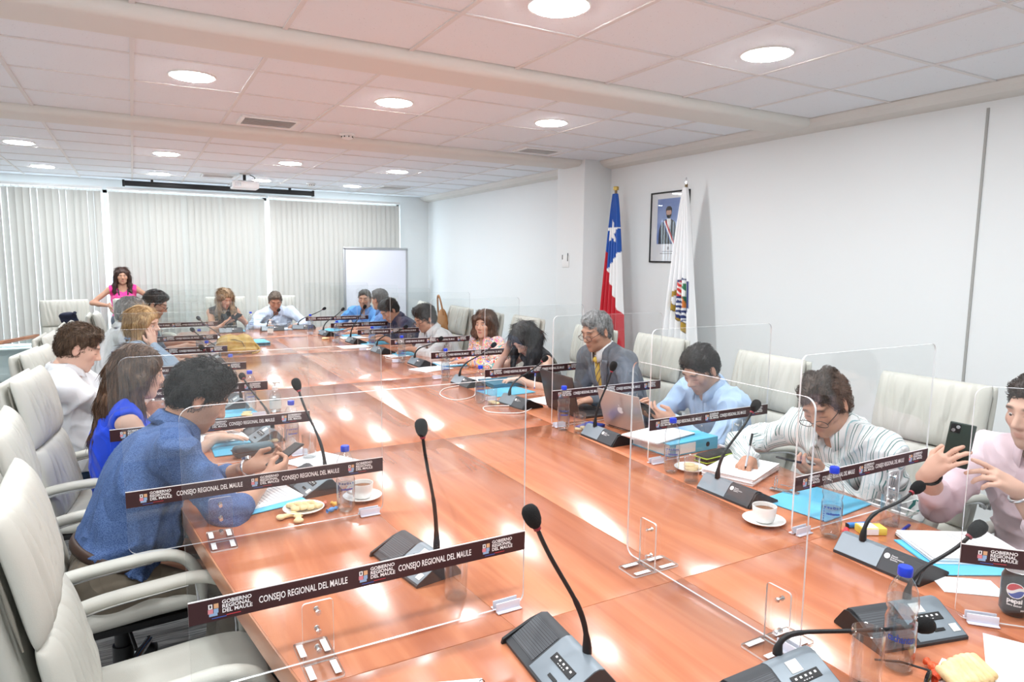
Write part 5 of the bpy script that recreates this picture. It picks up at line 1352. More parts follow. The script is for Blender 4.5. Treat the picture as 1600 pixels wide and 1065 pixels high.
PEOPLE['print'] = person('woman with brown bob and pearl earrings in multicoloured print blouse', (2.80, 5.26, .53), (2.675, 5.25, 1.085), 190, 214, 2, skin=SK1, fem=True, seed=17, res=1.15, girth=1.15,
    hair=dict(style='bob', c=S(66, 44, 34), c2=S(112, 80, 62), vol=.012, rough=.0018, fringe=True, front=-.004, len=.045, falls=[([(-.078, .0, .0), (-.09, .005, -.08), (-.086, .0, -.11)], [.034, .036, .024], None), ([(.078, .0, .0), (.09, .005, -.08), (.086, .0, -.11)], [.034, .036, .024], None), ([(0, -.07, -.02), (0, -.075, -.10)], [.08, .06], 1.25)]),
    top=dict(m=PRINT, sleeve=.95, vneck=.05, wr=.003, e=.016, name='blouse'), arms={1: dict(w=(2.44, 5.36, .80), d=(-1, -.2, 0), pose='flat', hint=(.3, .4, -1)), -1: dict(w=(2.42, 5.05, .80), d=(-1, .2, 0), pose='flat', hint=(.3, -1, -.6))}, opt=dict(earrings=[-1, 1]))
PEOPLE['white'] = person('man in white shirt and glasses writing, brown bag behind him', (2.80, 6.12, .53), (2.455, 6.1, 1.075), 180, 184, 26, skin=SK2, seed=18, res=1.2, girth=1.05, hair=dict(style='short', c=S(36, 30, 30), c2=S(66, 58, 56), vol=.010, rough=.003), top=SHIRT(WHITE, wr=.0035, sleeve=.8, vneck=.10),
    arms={1: dict(w=(2.32, 6.22, .80), d=(-1, -.3, 0), pose='pen', hint=(.3, .4, -.8)), -1: dict(w=(2.27, 5.96, .80), d=(-.95, .3, 0), pose='relaxed', hint=(.3, -1, -.4))}, opt=dict(glasses=True, gz=-.012))
PEOPLE['navy'] = person('man in navy shirt bent low over his papers', (2.80, 6.98, .53), (2.405, 7.0, 1.095), 180, 186, 40, skin=SK2, seed=19, res=1.3, girth=1.1, hair=dict(style='short', c=S(26, 22, 22), vol=.002, rough=.002), top=SHIRT(NAVY, sleeve=.5, wr=.003, placket=False),
    arms={1: dict(w=(2.32, 7.08, .80), d=(-1, -.3, 0), pose='pen', hint=(.3, .4, -.8)), -1: dict(w=(2.31, 6.86, .80), d=(-.95, .3, 0), pose='relaxed', hint=(.3, -.6, -.6))})
PEOPLE['denim'] = person('grey-haired man in denim-blue shirt seen from behind, turned to his neighbour', (2.72, 7.80, .53), (2.545, 7.75, 1.165), 150, 118, 8, skin=SK2, seed=20, res=1.35, girth=1.12, hair=dict(style='short', c=S(74, 72, 72), c2=S(120, 118, 118), vol=.0, rough=.002), top=SHIRT(DENIM, sleeve=.5, wr=.003),
    arms={1: dict(w=(2.35, 8.0, .80), d=(-1, .2, 0), pose='flat'), -1: dict(w=(2.25, 7.62, .80), d=(-1, .2, 0), pose='flat', hint=(.3, -1, -.4))})
PEOPLE['bright'] = person('man in bright blue shirt by the whiteboard, talking to his neighbour', (2.66, 8.72, .53), (2.60, 8.52, 1.125), 228, 240, 4, skin=SK2, seed=21, res=1.35, girth=1.1, hair=dict(style='short', c=S(60, 56, 54), c2=S(100, 96, 94), vol=-.002, rough=.002), top=SHIRT(SKYB, sleeve=1, wr=.003),
    arms={1: dict(w=(2.28, 8.55, .80), d=(-.9, -.4, 0), pose='flat', hint=(-.4, 1, -.6)), -1: dict(w=(2.36, 8.30, .80), d=(-.9, -.1, 0), pose='flat', hint=(.4, -1, -.4))})
# white shirt front and yellow tie under the jacket: lie on the chest inside the jacket's opening
def suit_front():
    t, d = PEOPLE['suit']; jk = [c for c in t.children if c.name.startswith('jacket')][0]; bd = [c for c in t.children if c.name.startswith('body')][0]
    P = d['P'] - d['base']; me = bd.data
    bvh = BVHTree.FromPolygons([v.co[:] for v in me.vertices], [p.vertices[:] for p in me.polygons])
    sh = Sdf()
    H = np.array([2.60, 3.51, 1.20]) - d['base']; f = np.array([-1., 0, 0])
    Rh = rot_z(math.radians(188 - 90)) @ rot_x(-math.radians(20))
    nb = H + Rh @ np.array([0, -.03, -.085]) + np.array([0, 0, -.045]) - f * .012
    T = nb - P; tn = nrm(T); f2 = nrm(f - tn * (f @ tn)); sd = np.cross(f2, tn)
    def on(px, pz, off):
        o_ = P + T * pz + sd * px + f2 * .5; hit = bvh.ray_cast(Vector(o_), Vector(-f2))
        return np.array(hit[0]) + f2 * off if hit[0] else o_ - f2 * .38
    def strip(name, rows, off, m, th):
        V = []; F = []; n = 9
        for pz, xa, xb in rows:
            for j in range(n): V.append(on(xa + (xb - xa) * j / (n - 1), pz, off))
        for i in range(len(rows) - 1):
            for j in range(n - 1): F.append((i * n + j, i * n + j + 1, (i + 1) * n + j + 1, (i + 1) * n + j))
        me = me_from(name, V, F); me.shade_smooth(); o = link(name, me, m, t); o.modifiers.new('thick', 'SOLIDIFY').thickness = th; return o
    strip('shirt_front', [(z, -.085, .085) for z in np.linspace(.96, .42, 18)], .010, WHITE, .003)
    tie = stripe_mat('yellow_tie', S(206, 176, 74), [(S(120, 96, 50), 0), (S(60, 56, 70), .12)], 22, .10, 'diag')
    o = strip('tie', [(z, -.020 - .018 * min(1, (.92 - z) / .45), .020 + .018 * min(1, (.92 - z) / .45)) for z in np.linspace(.90, .36, 22)], .019, tie, .004)
    u = np.array([(np.array(v.co) - P) @ (sd + tn * .9) for v in o.data.vertices], np.float32); a = o.data.attributes.new('diag', 'FLOAT', 'POINT'); a.data.foreach_set('value', u)
    link('tie_knot', me_np('tie_knot', *Sdf().ell(on(0, .915, .022), (.022, .016, .022), np.stack([sd, f2, tn], 1)).mesh(.004)), mat('tie_yellow', S(206, 176, 74), .7), t)
    # shirt collar
    V = []; F = []; n = 28; ct = nb - tn * .008 - f2 * .002
    for i in range(n + 1):
        a = .25 + (2 * PI - .5) * i / n; fp = max(0, math.cos(a)) ** 3; dv = sd * math.sin(a) + f2 * math.cos(a)
        V += [ct + dv * .066 - tn * .012, ct + dv * (.064 + .006 * fp) + tn * (.038 - .02 * fp), ct + dv * (.074 + .012 * fp) + tn * (.026 - .02 * fp), ct + dv * (.082 + .024 * fp) - tn * (.014 + .045 * fp)]
    for i in range(n):
        for j in range(3): F.append((i * 4 + j, i * 4 + 4 + j, i * 4 + 5 + j, i * 4 + 1 + j))
    me = me_from('collar', V, F); me.shade_smooth(); link('collar', me, WHITE, t).modifiers.new('thick', 'SOLIDIFY').thickness = .002
    # lapels folded back on the jacket
    me = jk.data; bj = BVHTree.FromPolygons([v.co[:] for v in me.vertices], [p.vertices[:] for p in me.polygons])
    for s in (-1, 1):
        V = []; F = []; rows = 12
        for i in range(rows):
            k = i / (rows - 1); pz = .93 - .50 * k; wd = (.055 * (1 - k) ** .6 + .004) * (1.25 if .2 < k < .32 else 1)
            x0 = .055 * (1 - k) + .012
            for j in range(4):
                o_ = P + T * pz + sd * s * (x0 + wd * j / 3) + f2 * .5; hit = bj.ray_cast(Vector(o_), Vector(-f2))
                p = np.array(hit[0]) + f2 * .005 if hit[0] else o_ - f2 * .39
                V.append(p)
        for i in range(rows - 1):
            for j in range(3): F.append((i * 4 + j, i * 4 + j + 1, i * 4 + 5 + j, i * 4 + 4 + j))
        me2 = me_from('lapel', V, F); me2.shade_smooth(); link('lapel', me2, SUIT, jk).modifiers.new('thick', 'SOLIDIFY').thickness = .004
suit_front()
# ================================================================== flags
def cloth_flag(name, top, w0, w1, h, colf, nu=90, nv=170, folds_=5, amp=.05, seed=0, lean=0.0):
    """a flag hanging from the tip of its pole: gathered narrow at the top, spreading in soft vertical folds; local x is along the wall"""
    V = []; C = []; F = []
    for j in range(nv + 1):
        v = j / nv; w_ = w0 + (w1 - w0) * (v ** .75); A = amp * (.25 + .75 * v)
        for i in range(nu + 1):
            u = i / nu
            ph = u * folds_ * 2 * PI + .7 * math.sin(2.3 * v + seed) + seed
            x = (u - .5) * w_ + .25 * A * math.cos(ph) + lean * v
            y = A * math.sin(ph) + .35 * A * math.sin(2 * ph + 3 * v)
            V.append((x, y, -v * h)); C.append(colf(x / w_ + .5 - lean * v / w_, v * h))
    m_ = nu + 1
    for j in range(nv):
        for i in range(nu): F.append((j * m_ + i, j * m_ + i + 1, (j + 1) * m_ + i + 1, (j + 1) * m_ + i))
    me = me_from(name, V, F); me.shade_smooth(); set_col(me, np.array(C)); return me
FLAGM = attr_mat('flag_satin', .45, spec=.4, sheen=.3); M['pole_wood'] = mat('pole_wood', S(120, 98, 62), .4); M['brass'] = mat('brass', S(190, 160, 90), .3, metal=.8)
cB, cW, cR = S(28, 84, 172), S(240, 240, 240), S(196, 26, 44)
def star_d(x, z, r):
    a = math.atan2(x, z); k = 2 * PI / 5; a = abs((a + k / 2) % k - k / 2); d = math.hypot(x, z)
    px, pz = d * math.sin(a), d * math.cos(a); ri = r * .40
    ax_, az_ = 0, r; bx_, bz_ = ri * math.sin(PI / 5), ri * math.cos(PI / 5)
    return (bx_ - ax_) * (pz - az_) - (bz_ - az_) * (px - ax_)
def chile(s, z):
    edge = .80 - .24 * s
    if z < edge and not (s < .22 and z > .52 + .3 * s):
        return cW if star_d((s - .52) * .20, (.37 - z) * .80, .105) < 0 else cB
    if s > .28 and z < .73 + .40 * max(0, s - .30) / .65: return cW
    return cR
def flag(x, y, top_z, label, colf, kind, w0, w1, h, seed, finial):
    t = empty(kind, (x, y, 0)); tag(t, label, 'flag', 'flags on poles by the right wall')
    link('base', lathe_me('base', [(0, .0), (.15, .0), (.15, .015), (.05, .03), (.03, .06), (.018, .07)], 28), M['brass'], t)
    link('pole', cyl_me('pole', (0, 0, .05), (0, 0, top_z - .03), .013, n=14), M['pole_wood'], t)
    link('finial', lathe_me('finial', finial, 16), M['brass'] if kind == 'national_flag' else M['chrome'], t, (0, 0, top_z - .04))
    o = link('cloth', cloth_flag('cloth', None, w0, w1, h, colf, seed=seed), FLAGM, t, (-.01, 0, top_z - .06), (0, 0, -PI / 2))
    o.modifiers.new('thick', 'SOLIDIFY').thickness = .002
    return t
flag(4.14, 5.32, 2.36, 'blue, white and red flag with white star hanging beside the pillar', chile, 'national_flag', .05, .40, 1.65, .6, [(0, -.01), (.012, 0), (.012, .012), (.026, .016), (.028, .045), (.022, .05), (0, .052)])
def crest(s, z):
    # shield in metres about its centre on the cloth: X across, Z down
    X = (s - .66) * .34; Z = (z - .95) / 1.25
    if abs(X) < .095 and -.165 < Z < .155:
        half = .088 if Z < .02 else .088 * math.sqrt(max(0, 1 - ((Z - .02) / .135) ** 2))
        topz = -.15 + .03 * abs(X) / .088
        if Z > topz and abs(X) < half:
            if abs(X) > half - .013 or Z < topz + .013: return S(34, 52, 110)
            if Z < -.02:
                if X < 0: return S(214, 60, 54) if ((Z * 1.0 + abs(X + .035) * .9) % .036) > .013 else S(245, 240, 238)
                return S(52, 120, 84) if math.hypot(X - .035, Z + .085) < .026 or (abs(X - .035) < .006 and Z > -.09) else S(244, 244, 242)
            if X > .01 and Z < .06: return S(40, 104, 80) if X - .01 > (Z + .02) * .4 else S(226, 130, 60)
            return S(34, 52, 110) if ((Z + .008 * math.sin(X * 90)) % .034) > .015 else S(244, 244, 246)
    rb = Z - (.03 + (X + .15) * .95); e = .012 if X < -.125 or X > -.005 else 0
    if -.155 < X < .03 and abs(rb) < .024 + e: return S(176, 142, 52) if abs(rb) < .018 + e else S(110, 84, 30)
    if -.15 < X < -.09 and abs(Z - (-.035 - (X + .12) * .5)) < .02: return S(176, 142, 52)
    return S(244, 245, 246)
flag(4.16, 4.38, 2.34, 'white flag with shield crest and gold ribbon before the framed portrait', crest, 'regional_flag', .03, .46, 1.70, 2.1, [(0, -.03), (.008, -.03), (.008, 0), (.013, .004), (.010, .02), (.014, .034), (.003, .065), (0, .066)])
# ================================================================== framed portrait
t = empty('framed_portrait', (4.392, 4.83, 1.97)); tag(t, 'black-framed photograph of a man in dark suit with sash on the wall', 'picture')
fw_, fh_ = .50, .645
bm = bmesh.new()
for c, s in (((0, 0, fh_ / 2), (.022, fw_ + .014, .014)), ((0, 0, -fh_ / 2), (.022, fw_ + .014, .014)), ((0, fw_ / 2, 0), (.022, .014, fh_)), ((0, -fw_ / 2, 0), (.022, .014, fh_))): box_bm(bm, c, s, None, .002, 1)
link('frame', bm_mesh(bm, 'frame'), M['black'], t)
link('mount', box_me('mount', (.002, 0, 0), (.006, fw_, fh_)), mat('mount_white', S(232, 235, 238), .6), t)
pr = link('print', box_me('print', (-.002, .0, .055), (.004, .32, .42)), mat('print_blue', S(110, 134, 190), .5, noise=(6, S(150, 168, 212))), t)
def flat(pts, x, m, name, par):
    me = me_from(name, [(x, p[0], p[1]) for p in pts], [tuple(range(len(pts)))]); o = link(name, me, m, par); o.modifiers.new('thick', 'SOLIDIFY').thickness = .0008; return o
el = lambda cy_, cz_, ry, rz_, n=20: [(cy_ + ry * math.cos(2 * PI * k / n), cz_ + rz_ * math.sin(2 * PI * k / n)) for k in range(n)]
flat([(.135, -.155), (.128, -.02), (.10, .045), (.035, .075), (-.03, .075), (-.085, .045), (-.105, -.03), (-.11, -.155)], -.0050, mat('print_suit', S(46, 46, 52), .5), 'printed_suit', pr)
flat([(.03, .078), (-.028, .078), (-.012, -.05)], -.0058, M['ink_white'], 'printed_shirt', pr)
for k, m_ in enumerate((mat('print_sash_blue', S(60, 80, 150), .5), M['ink_white'], M['b_red'])):
    d = .016 * k
    flat([(.075 - d, .06), (.060 - d, .066), (-.075 - d, -.155), (-.055 - d, -.155)][:4] if 0 else [(.082 - d, .055), (.066 - d, .064), (-.060 - d, -.155), (-.044 - d, -.155)], -.0066 - .0002 * k, m_, 'printed_sash', pr)
flat(el(.0, .130, .036, .05), -.0064, mat('print_skin', S(190, 150, 130), .5), 'printed_face', pr)
flat([(.038, .13), (.04, .17), (.02, .192), (-.018, .192), (-.04, .17), (-.038, .13), (-.03, .155), (.03, .155)], -.0072, mat('print_hair', S(40, 32, 30), .5), 'printed_hair', pr)
flat([(.034, .125), (.03, .10), (.012, .082), (-.012, .082), (-.03, .10), (-.034, .125), (-.014, .112), (.014, .112)], -.0072, bpy.data.materials['print_hair'], 'printed_beard', pr)
for z_, w_ in ((-.225, .16), (-.245, .22)): link('caption', box_me('caption', (-.0018, 0, z_), (.0008, w_, .006)), mat('caption_grey', S(150, 152, 158), .6), t)
link('caption_mark', box_me('caption_mark', (-.0018, 0, -.195), (.0008, .022, .028)), bpy.data.materials['caption_grey'], t)
link('glazing', box_me('glazing', (-.0085, 0, 0), (.002, fw_ - .01, fh_ - .01)), clear_mat('picture_glass', (1, 1, 1), 1.5), t)
# ================================================================== whiteboard on a stand
t = empty('whiteboard', (3.31, 10.22, 0)); tag(t, 'portable whiteboard with grey frame standing in the far right corner', 'whiteboard')
link('board', box_me('board', (0, 0, 1.17), (.97, .02, 1.25)), mat('board_white', S(236, 238, 248), .25), t)
for c, s in (((0, 0, 1.80), (1.03, .035, .035)), ((0, 0, .54), (1.03, .035, .035)), ((.5, 0, 1.17), (.035, .035, 1.26)), ((-.5, 0, 1.17), (.035, .035, 1.26))): link('frame_bar', box_me('frame_bar', c, s, .004), M['alu'], t)
for s in (-1, 1):
    link('leg', cyl_me('leg', (s * .50, .03, .04), (s * .50, .03, 1.1), .015, n=12), M['alu'], t)
    link('foot', box_me('foot', (s * .50, .03, .03), (.04, .5, .03), .006), M['alu'], t)
link('pen_tray', box_me('pen_tray', (0, -.035, .535), (.5, .05, .015), .003), M['alu'], t)
# ================================================================== low glass balustrade with a wooden handrail, far left
a_, b_ = Vector((-1.86, 9.0, 0)), Vector((-1.13, 10.60, 0)); d_ = (b_ - a_); ln = d_.length; rz_ = math.atan2(d_.y, d_.x)
t = empty('glass_balustrade', (a_ + b_) / 2, rz_); tag(t, 'low glass balustrade with brown wooden handrail in front of the blinds', 'balustrade')
link('handrail', box_me('handrail', (0, 0, .60), (ln, .06, .045), .008), M['wood_edge'], t)
link('glass_panel', box_me('glass_panel', (0, 0, .31), (ln - .1, .01, .53)), clear_mat('green_glass', (.90, .96, .96), 1.5), t)
for s in (-1, 0, 1): link('post', cyl_me('post', (s * (ln / 2 - .05), 0, 0), (s * (ln / 2 - .05), 0, .58), .018, n=12), M['alu'], t)
# ================================================================== things on chairs
o = link('shoulder_bag', me_np('shoulder_bag', *Sdf().ell((0, 0, 0), (.05, .10, .15), k=.03).ell((.0, -.02, -.09), (.055, .12, .12), k=.04).mesh(.01)), mat('tan_leather', S(168, 112, 50), .5, bump=(60, .2)), None, (3.12, 7.20, .93))
tag(o, 'tan leather shoulder bag hanging on the chair behind the man in white shirt', 'bag')
link('strap', tube_me('strap', bez((-.02, -.07, .08), (-.06, -.05, .36), (-.05, .08, .40), (-.01, .09, .05)), .011, 8), bpy.data.materials['tan_leather'], o)
o = link('folded_garment', me_np('folded_garment', *Sdf().ell((0, 0, 0), (.07, .05, .03), k=.03).ell((.02, .01, -.05), (.06, .02, .06), k=.05).mesh(.009, wrinkle(.006, 1.2, 4))), cloth('dark_navy_cloth', S(44, 48, 66)), None, (-.585, 7.95, 1.06))
tag(o, 'dark navy garment draped over a chair top, far left', 'garment')
# ================================================================== table things
Z0 = TZ + .0008
M['pet'] = clear_mat('bottle_plastic', (.955, .97, .97), 1.62, .03, 2.0)
M['water'] = clear_mat('water', (.90, .93, .94), 1.5, .0, 1.5)
M['glass'] = clear_mat('drinking_glass', (.97, .98, .98), 1.65, 0, 1.5)
M['cap_blue'] = mat('cap_blue', S(28, 62, 205), .35); M['ink_navy'] = mat('ink_navy', S(52, 78, 168), .4)
M['china'] = mat('white_china', S(244, 244, 242), .18, spec=.6); M['tea'] = mat('tea', S(120, 74, 40), .1)
M['paper'] = mat('paper', S(246, 246, 248), .8); M['print'] = mat('print_grey', S(176, 178, 186), .8)
M['folder'] = mat('folder_blue', S(96, 190, 226), .5); M['folder2'] = mat('folder_teal', S(58, 116, 140), .5)
M['biscuit'] = mat('biscuit', S(236, 216, 170), .8, bump=(80, .3), noise=(30, S(224, 196, 142)))
M['sleeve'] = clear_mat('label_film', (.90, .93, .98), 1.45)
def wrap_text(s, size, R, z, a0, m, bold=.0006, name='lettering', xs=1.0):
    """lettering bent round an upright cylinder of radius R, centred on angle a0"""
    me = text_me(s, size, bold).copy(); wx = [v.co.x for v in me.vertices]; c = (min(wx) + max(wx)) / 2
    bm = bmesh.new(); bm.from_mesh(me); bmesh.ops.triangulate(bm, faces=bm.faces); bmesh.ops.subdivide_edges(bm, edges=[e for e in bm.edges if e.calc_length() > .005], cuts=1)
    for v in bm.verts:
        a = a0 + (v.co.x - c) * xs / R; v.co = (R * math.cos(a), R * math.sin(a), z + v.co.y)
    bm.to_mesh(me); bm.free(); me.materials.clear(); me.materials.append(m); return me
BP = [(0, .006), (.012, .003), (.024, .002), (.0305, .010), (.0325, .022), (.0325, .060), (.0325, .118), (.0300, .126), (.0292, .132), (.0305, .139), (.0328, .150), (.0325, .165), (.0285, .186), (.0215, .202), (.0140, .214), (.0125, .218), (.0125, .230)]
pet_me = lathe_me('shell', BP, 32, lambda r, z, a: r * (1 - (.10 * max(0, 1 - z / .02) * (math.cos(5 * a) > 0.2)))); pet_me.materials.append(M['pet'])
def water_me(level): 
    p = [(max(0, r - .0015), z + .001) for r, z in BP if z < level]; p += [(p[-1][0], level), (0, level)]
    me = lathe_me('water', p, 28); me.materials.append(M['water']); return me
WM = {k: water_me(k) for k in (.10, .165, .19)}
cap_me = lathe_me('cap', [(0, .2185), (.0148, .2185), (.0152, .222), (.0150, .236), (.0135, .2385), (0, .2390)], 32, lambda r, z, a: r * (1 + .015 * math.cos(24 * a) * (r > .014))); cap_me.materials.append(M['cap_blue'])
slv_me = lathe_me('label_film', [(.0329, .052), (.0329, .112)], 32); slv_me.materials.append(M['sleeve'])
txtA = wrap_text('cachantun', .024, .0334, .076, 0, M['ink_navy'], .0006, xs=.62)
txtB = wrap_text('o  o o O o  o', .010, .0332, .106, .1, M['ink_navy'], .0006)
bandB = lathe_me('label_band', [(.0331, .1125), (.0331, .115)], 32); bandB.materials.append(M['ink_navy'])
txtC = wrap_text('cachantun', .0105, .0332, .085, .15, M['ink_navy'], .0006)
bub = me_from('print_dots', [(.0333 * math.cos(a) + 0, .0333 * math.sin(a), z) for k in range(6) for (a, z) in [(-.75 - .06, .058 + k * .008), (-.75 + .04, .058 + k * .008), (-.75 + .04, .0625 + k * .008), (-.75 - .06, .0625 + k * .008)]], [(4 * k, 4 * k + 1, 4 * k + 2, 4 * k + 3) for k in range(6)]); bub.materials.append(M['ink_navy'])
def bottle(x, y, label, rz=-2.0, level=.165, big=False):
    t = empty('water_bottle', (x, y, Z0), rz); tag(t, 'clear plastic water bottle with blue cap ' + label, 'bottle', 'small water bottles on the table')
    link('shell', pet_me, None, t); link('cap', cap_me, None, t); link('water', WM[level], None, t); s = link('label_film', slv_me, None, t)
    if big: link('lettering', txtA, None, s)
    else: link('lettering', txtB, None, s); link('lettering', txtC, None, s); link('print_dots', bub, None, s)
    return t
CAMROT = lambda x, y: math.atan2(-y, -x)
for x, y, lb, lv, bg_ in [(1.453, .80, 'nearest the camera, beside the tall glass', .165, True), (1.972, 1.338, 'beside the yellow box, before the striped shirt', .10, False), (1.975, 2.10, 'in front of the blue ring binder', .10, False), (1.965, 2.92, 'in front of the black laptop', .10, False),
                     (1.875, 3.73, 'beside the white cable loops', .10, False), (2.0, 4.56, 'between black-haired woman and print blouse', .165, False), (2.0, 5.50, 'beside the divider of the print-blouse woman', .165, False), (2.01, 6.365, 'near the hands of the man in white shirt', .165, False),
                     (1.86, 7.10, 'near the papers of the man in navy', .165, False), (1.79, 8.02, 'farthest on the right side', .165, False), (.625, 2.311, 'beside the left coffee cup', .10, False), (.61, 3.175, 'by the tumbler before the woman in blue', .165, False), (.566, 4.14, 'beside the hand gel, left side', .165, False),
                     (.552, 4.907, 'before the woman resting her cheek', .165, False), (.479, 5.78, 'beyond the woman resting her cheek', .165, False), (.50, 6.74, 'left of the yellow handbag', .165, False), (1.22, 8.66, 'at the table head between woman and man', .165, False)]:
    bottle(x, y, lb, CAMROT(x, y) + (.15 if bg_ else 0), lv, bg_)
# ---- glasses
gl_prof = [(0, .006), (.026, .006), (.0275, .010), (.0305, .108), (.0315, .1085), (.0325, .108), (.0300, .006), (.0285, .0), (0, 0)]
tum = lathe_me('tumbler', gl_prof, 32); tum.materials.append(M['glass'])
tall = lathe_me('tall_glass', [(r * 1.0, z * 1.22) for r, z in gl_prof], 32); tall.materials.append(M['glass'])
gw = lathe_me('water', [(0, .0075), (.0255, .0075), (.0272, .035), (0, .035)], 24); gw.materials.append(M['water'])
def glass(x, y, label, me=tum, w_=False):
    o = link('drinking_glass', me, None, None, (x, y, Z0)); tag(o, label, 'glass', 'drinking glasses on the table')
    if w_: link('water', gw, None, o)
glass(1.318, .79, 'tall empty glass between the two nearest microphones on the right', tall)
glass(.714, 1.56, 'tall empty glass behind the nearest banner on the left', tall)
glass(2.255, 1.31, 'empty tumbler beside the blue pen, before the striped shirt')
glass(1.96, 1.965, 'tumbler with some water beside the striped-shirt man\'s microphone', tum, True)
glass(2.0, 2.82, 'empty tumbler before the silver laptop')
glass(1.90, 3.62, 'tumbler before the suited man, beside white cable', tum)
glass(.655, 3.02, 'empty tumbler beside the phone of the man in blue')
glass(.545, 3.20, 'empty tumbler left of the bottle before the woman in blue')
glass(1.66, 8.55, 'small glass at the table head before the man in pale blue')
# ---- cups with saucers
cup_me = lathe_me('cup', [(0, .006), (.020, .006), (.030, .010), (.036, .030), (.0385, .058), (.0400, .0585), (.0410, .057), (.0385, .028), (.033, .006), (.024, .0), (0, 0)], 36); cup_me.materials.append(M['china'])
sau_me = lathe_me('saucer', [(0, .004), (.028, .004), (.050, .009), (.070, .016), (.072, .0155), (.070, .0125), (.048, .004), (.03, 0), (0, 0)], 40); sau_me.materials.append(M['china'])
hnd_me = tube_me('handle', bez((.037, 0, .047), (.062, 0, .052), (.062, 0, .016), (.034, 0, .018), 14), .0042, 8); hnd_me.materials.append(M['china'])
tea_me = lathe_me('coffee', [(0, .044), (.0365, .044)], 28); tea_me.materials.append(M['tea'])
for x, y, rz, lb in ((1.874, 1.525, .4, 'beside the striped-shirt man\'s microphone'), (.712, 2.40, 2.9, 'behind the bottle on the left side')):
    s = link('saucer', sau_me, None, None, (x, y, Z0)); tag(s, 'round white saucer under the coffee cup ' + lb, 'saucer', 'white saucers')
    t = empty('coffee_cup', (x, y, Z0 + .0042), rz); tag(t, 'white china coffee cup ' + lb, 'cup', 'white coffee cups')
    link('cup', cup_me, None, t); link('handle', hnd_me, None, t); link('coffee', tea_me, None, t)
# ---- biscuits
bis_me = me_np('biscuit', *Sdf().cap((-.022, 0, .008), (.022, 0, .008), .0105, k=.004, flat=((0, 0, 1), .75)).cap((-.024, -.004, .008), (-.024, .004, .008), .0135, k=.006, flat=((0, 0, 1), .6)).cap((.024, -.004, .008), (.024, .004, .008), .0135, k=.006, flat=((0, 0, 1), .6)).mesh(.0034)); bis_me.materials.append(M['biscuit'])
rnd_me = lathe_me('biscuit', [(0, 0), (.022, 0), (.026, .004), (.024, .009), (.012, .011), (0, .0105)], 24); rnd_me.materials.append(M['biscuit'])
def biscuits(lst, label, group, me=bis_me):
    for (x, y, z, rz, rx) in lst:
        o = link('biscuit', me, None, None, (x, y, Z0 + z), (rx, 0, rz)); tag(o, label, 'biscuit', group)
def plate(x, y, label):
    o = link('saucer', sau_me, None, None, (x, y, Z0)); tag(o, label, 'saucer', 'white saucers'); return o
plate(.49, 2.375, 'white saucer with finger biscuits before the man in blue')
biscuits([(.455 + .024 * k, 2.383 - .004 * k, .010 + .002 * (k % 2), 1.75 + .08 * k, .0) for k in range(4)], 'pale finger biscuit on the saucer before the man in blue', 'finger biscuits on the left saucer')
biscuits([(.425, 2.335, .0, .2, 0), (.455, 2.295, .0, 1.4, 0)], 'pale biscuit lying beside the left saucer', 'biscuits beside the left saucer')
plate(2.075, 2.085, 'white saucer with cream biscuits behind the bottle by the binder')
biscuits([(2.06, 2.07, .006, .4, 0), (2.08, 2.10, .013, 1.2, 0), (2.095, 2.075, .008, 2.0, 0)], 'cream biscuit on the saucer before the blue binder', 'biscuits before the blue binder', rnd_me)
biscuits([(2.045, 2.885, 0, .3, 0), (2.065, 2.865, .008, 1.0, .1), (2.07, 2.90, 0, 2, 0)], 'round biscuit in the little pile before the silver laptop', 'biscuits before the silver laptop', rnd_me)
biscuits([(1.945, 3.70, .0, .3, 0), (1.945, 3.655, .0, 1.0, 0)], 'round biscuit beside the tumbler before the suited man', 'biscuits before the suited man', rnd_me)
biscuits([(.50 + .02 * k, 3.40 - .01 * k, .004 * (k % 2), .8 + .3 * k, 0) for k in range(4)], 'pale biscuit by the papers of the woman in blue', 'biscuits before the woman in blue')
biscuits([(.52, 4.02, .0, .2, 0), (.535, 4.07, .0, 1, 0), (.545, 3.99, 0, 2, 0)], 'round biscuit by the folder of the arms-crossed man', 'biscuits before the arms-crossed man', rnd_me)
biscuits([(1.84, 7.58, 0, .1, 0), (1.86, 7.53, 0, 1.0, 0), (1.82, 7.5, 0, 1.8, 0)], 'round biscuit on the far right near the blue-shirted pair', 'biscuits far right', rnd_me)
# twisted pastry on a napkin, bottom right
o = link('napkin', box_me('napkin', (0, 0, .0008), (.13, .12, .0012), .0004, seg=1), M['paper'], None, (1.535, .695, Z0), (0, 0, .3)); tag(o, 'white paper napkin under the ridged pastry, bottom right', 'napkin')
pas = Sdf()
for k in range(7): pas.cap((-.055 + .0185 * k, -.022 + .006 * math.sin(k), .011), (-.046 + .0185 * k, .024, .020 + .010 * math.sin(k * .5)), .0098, .0112, k=.001)
o = link('pastry', me_np('pastry', *pas.mesh(.0024)), M['biscuit'], None, (1.535, .70, Z0 + .0025), (0, 0, -.1)); tag(o, 'ridged pale yellow pastry on a napkin, bottom right corner', 'pastry')
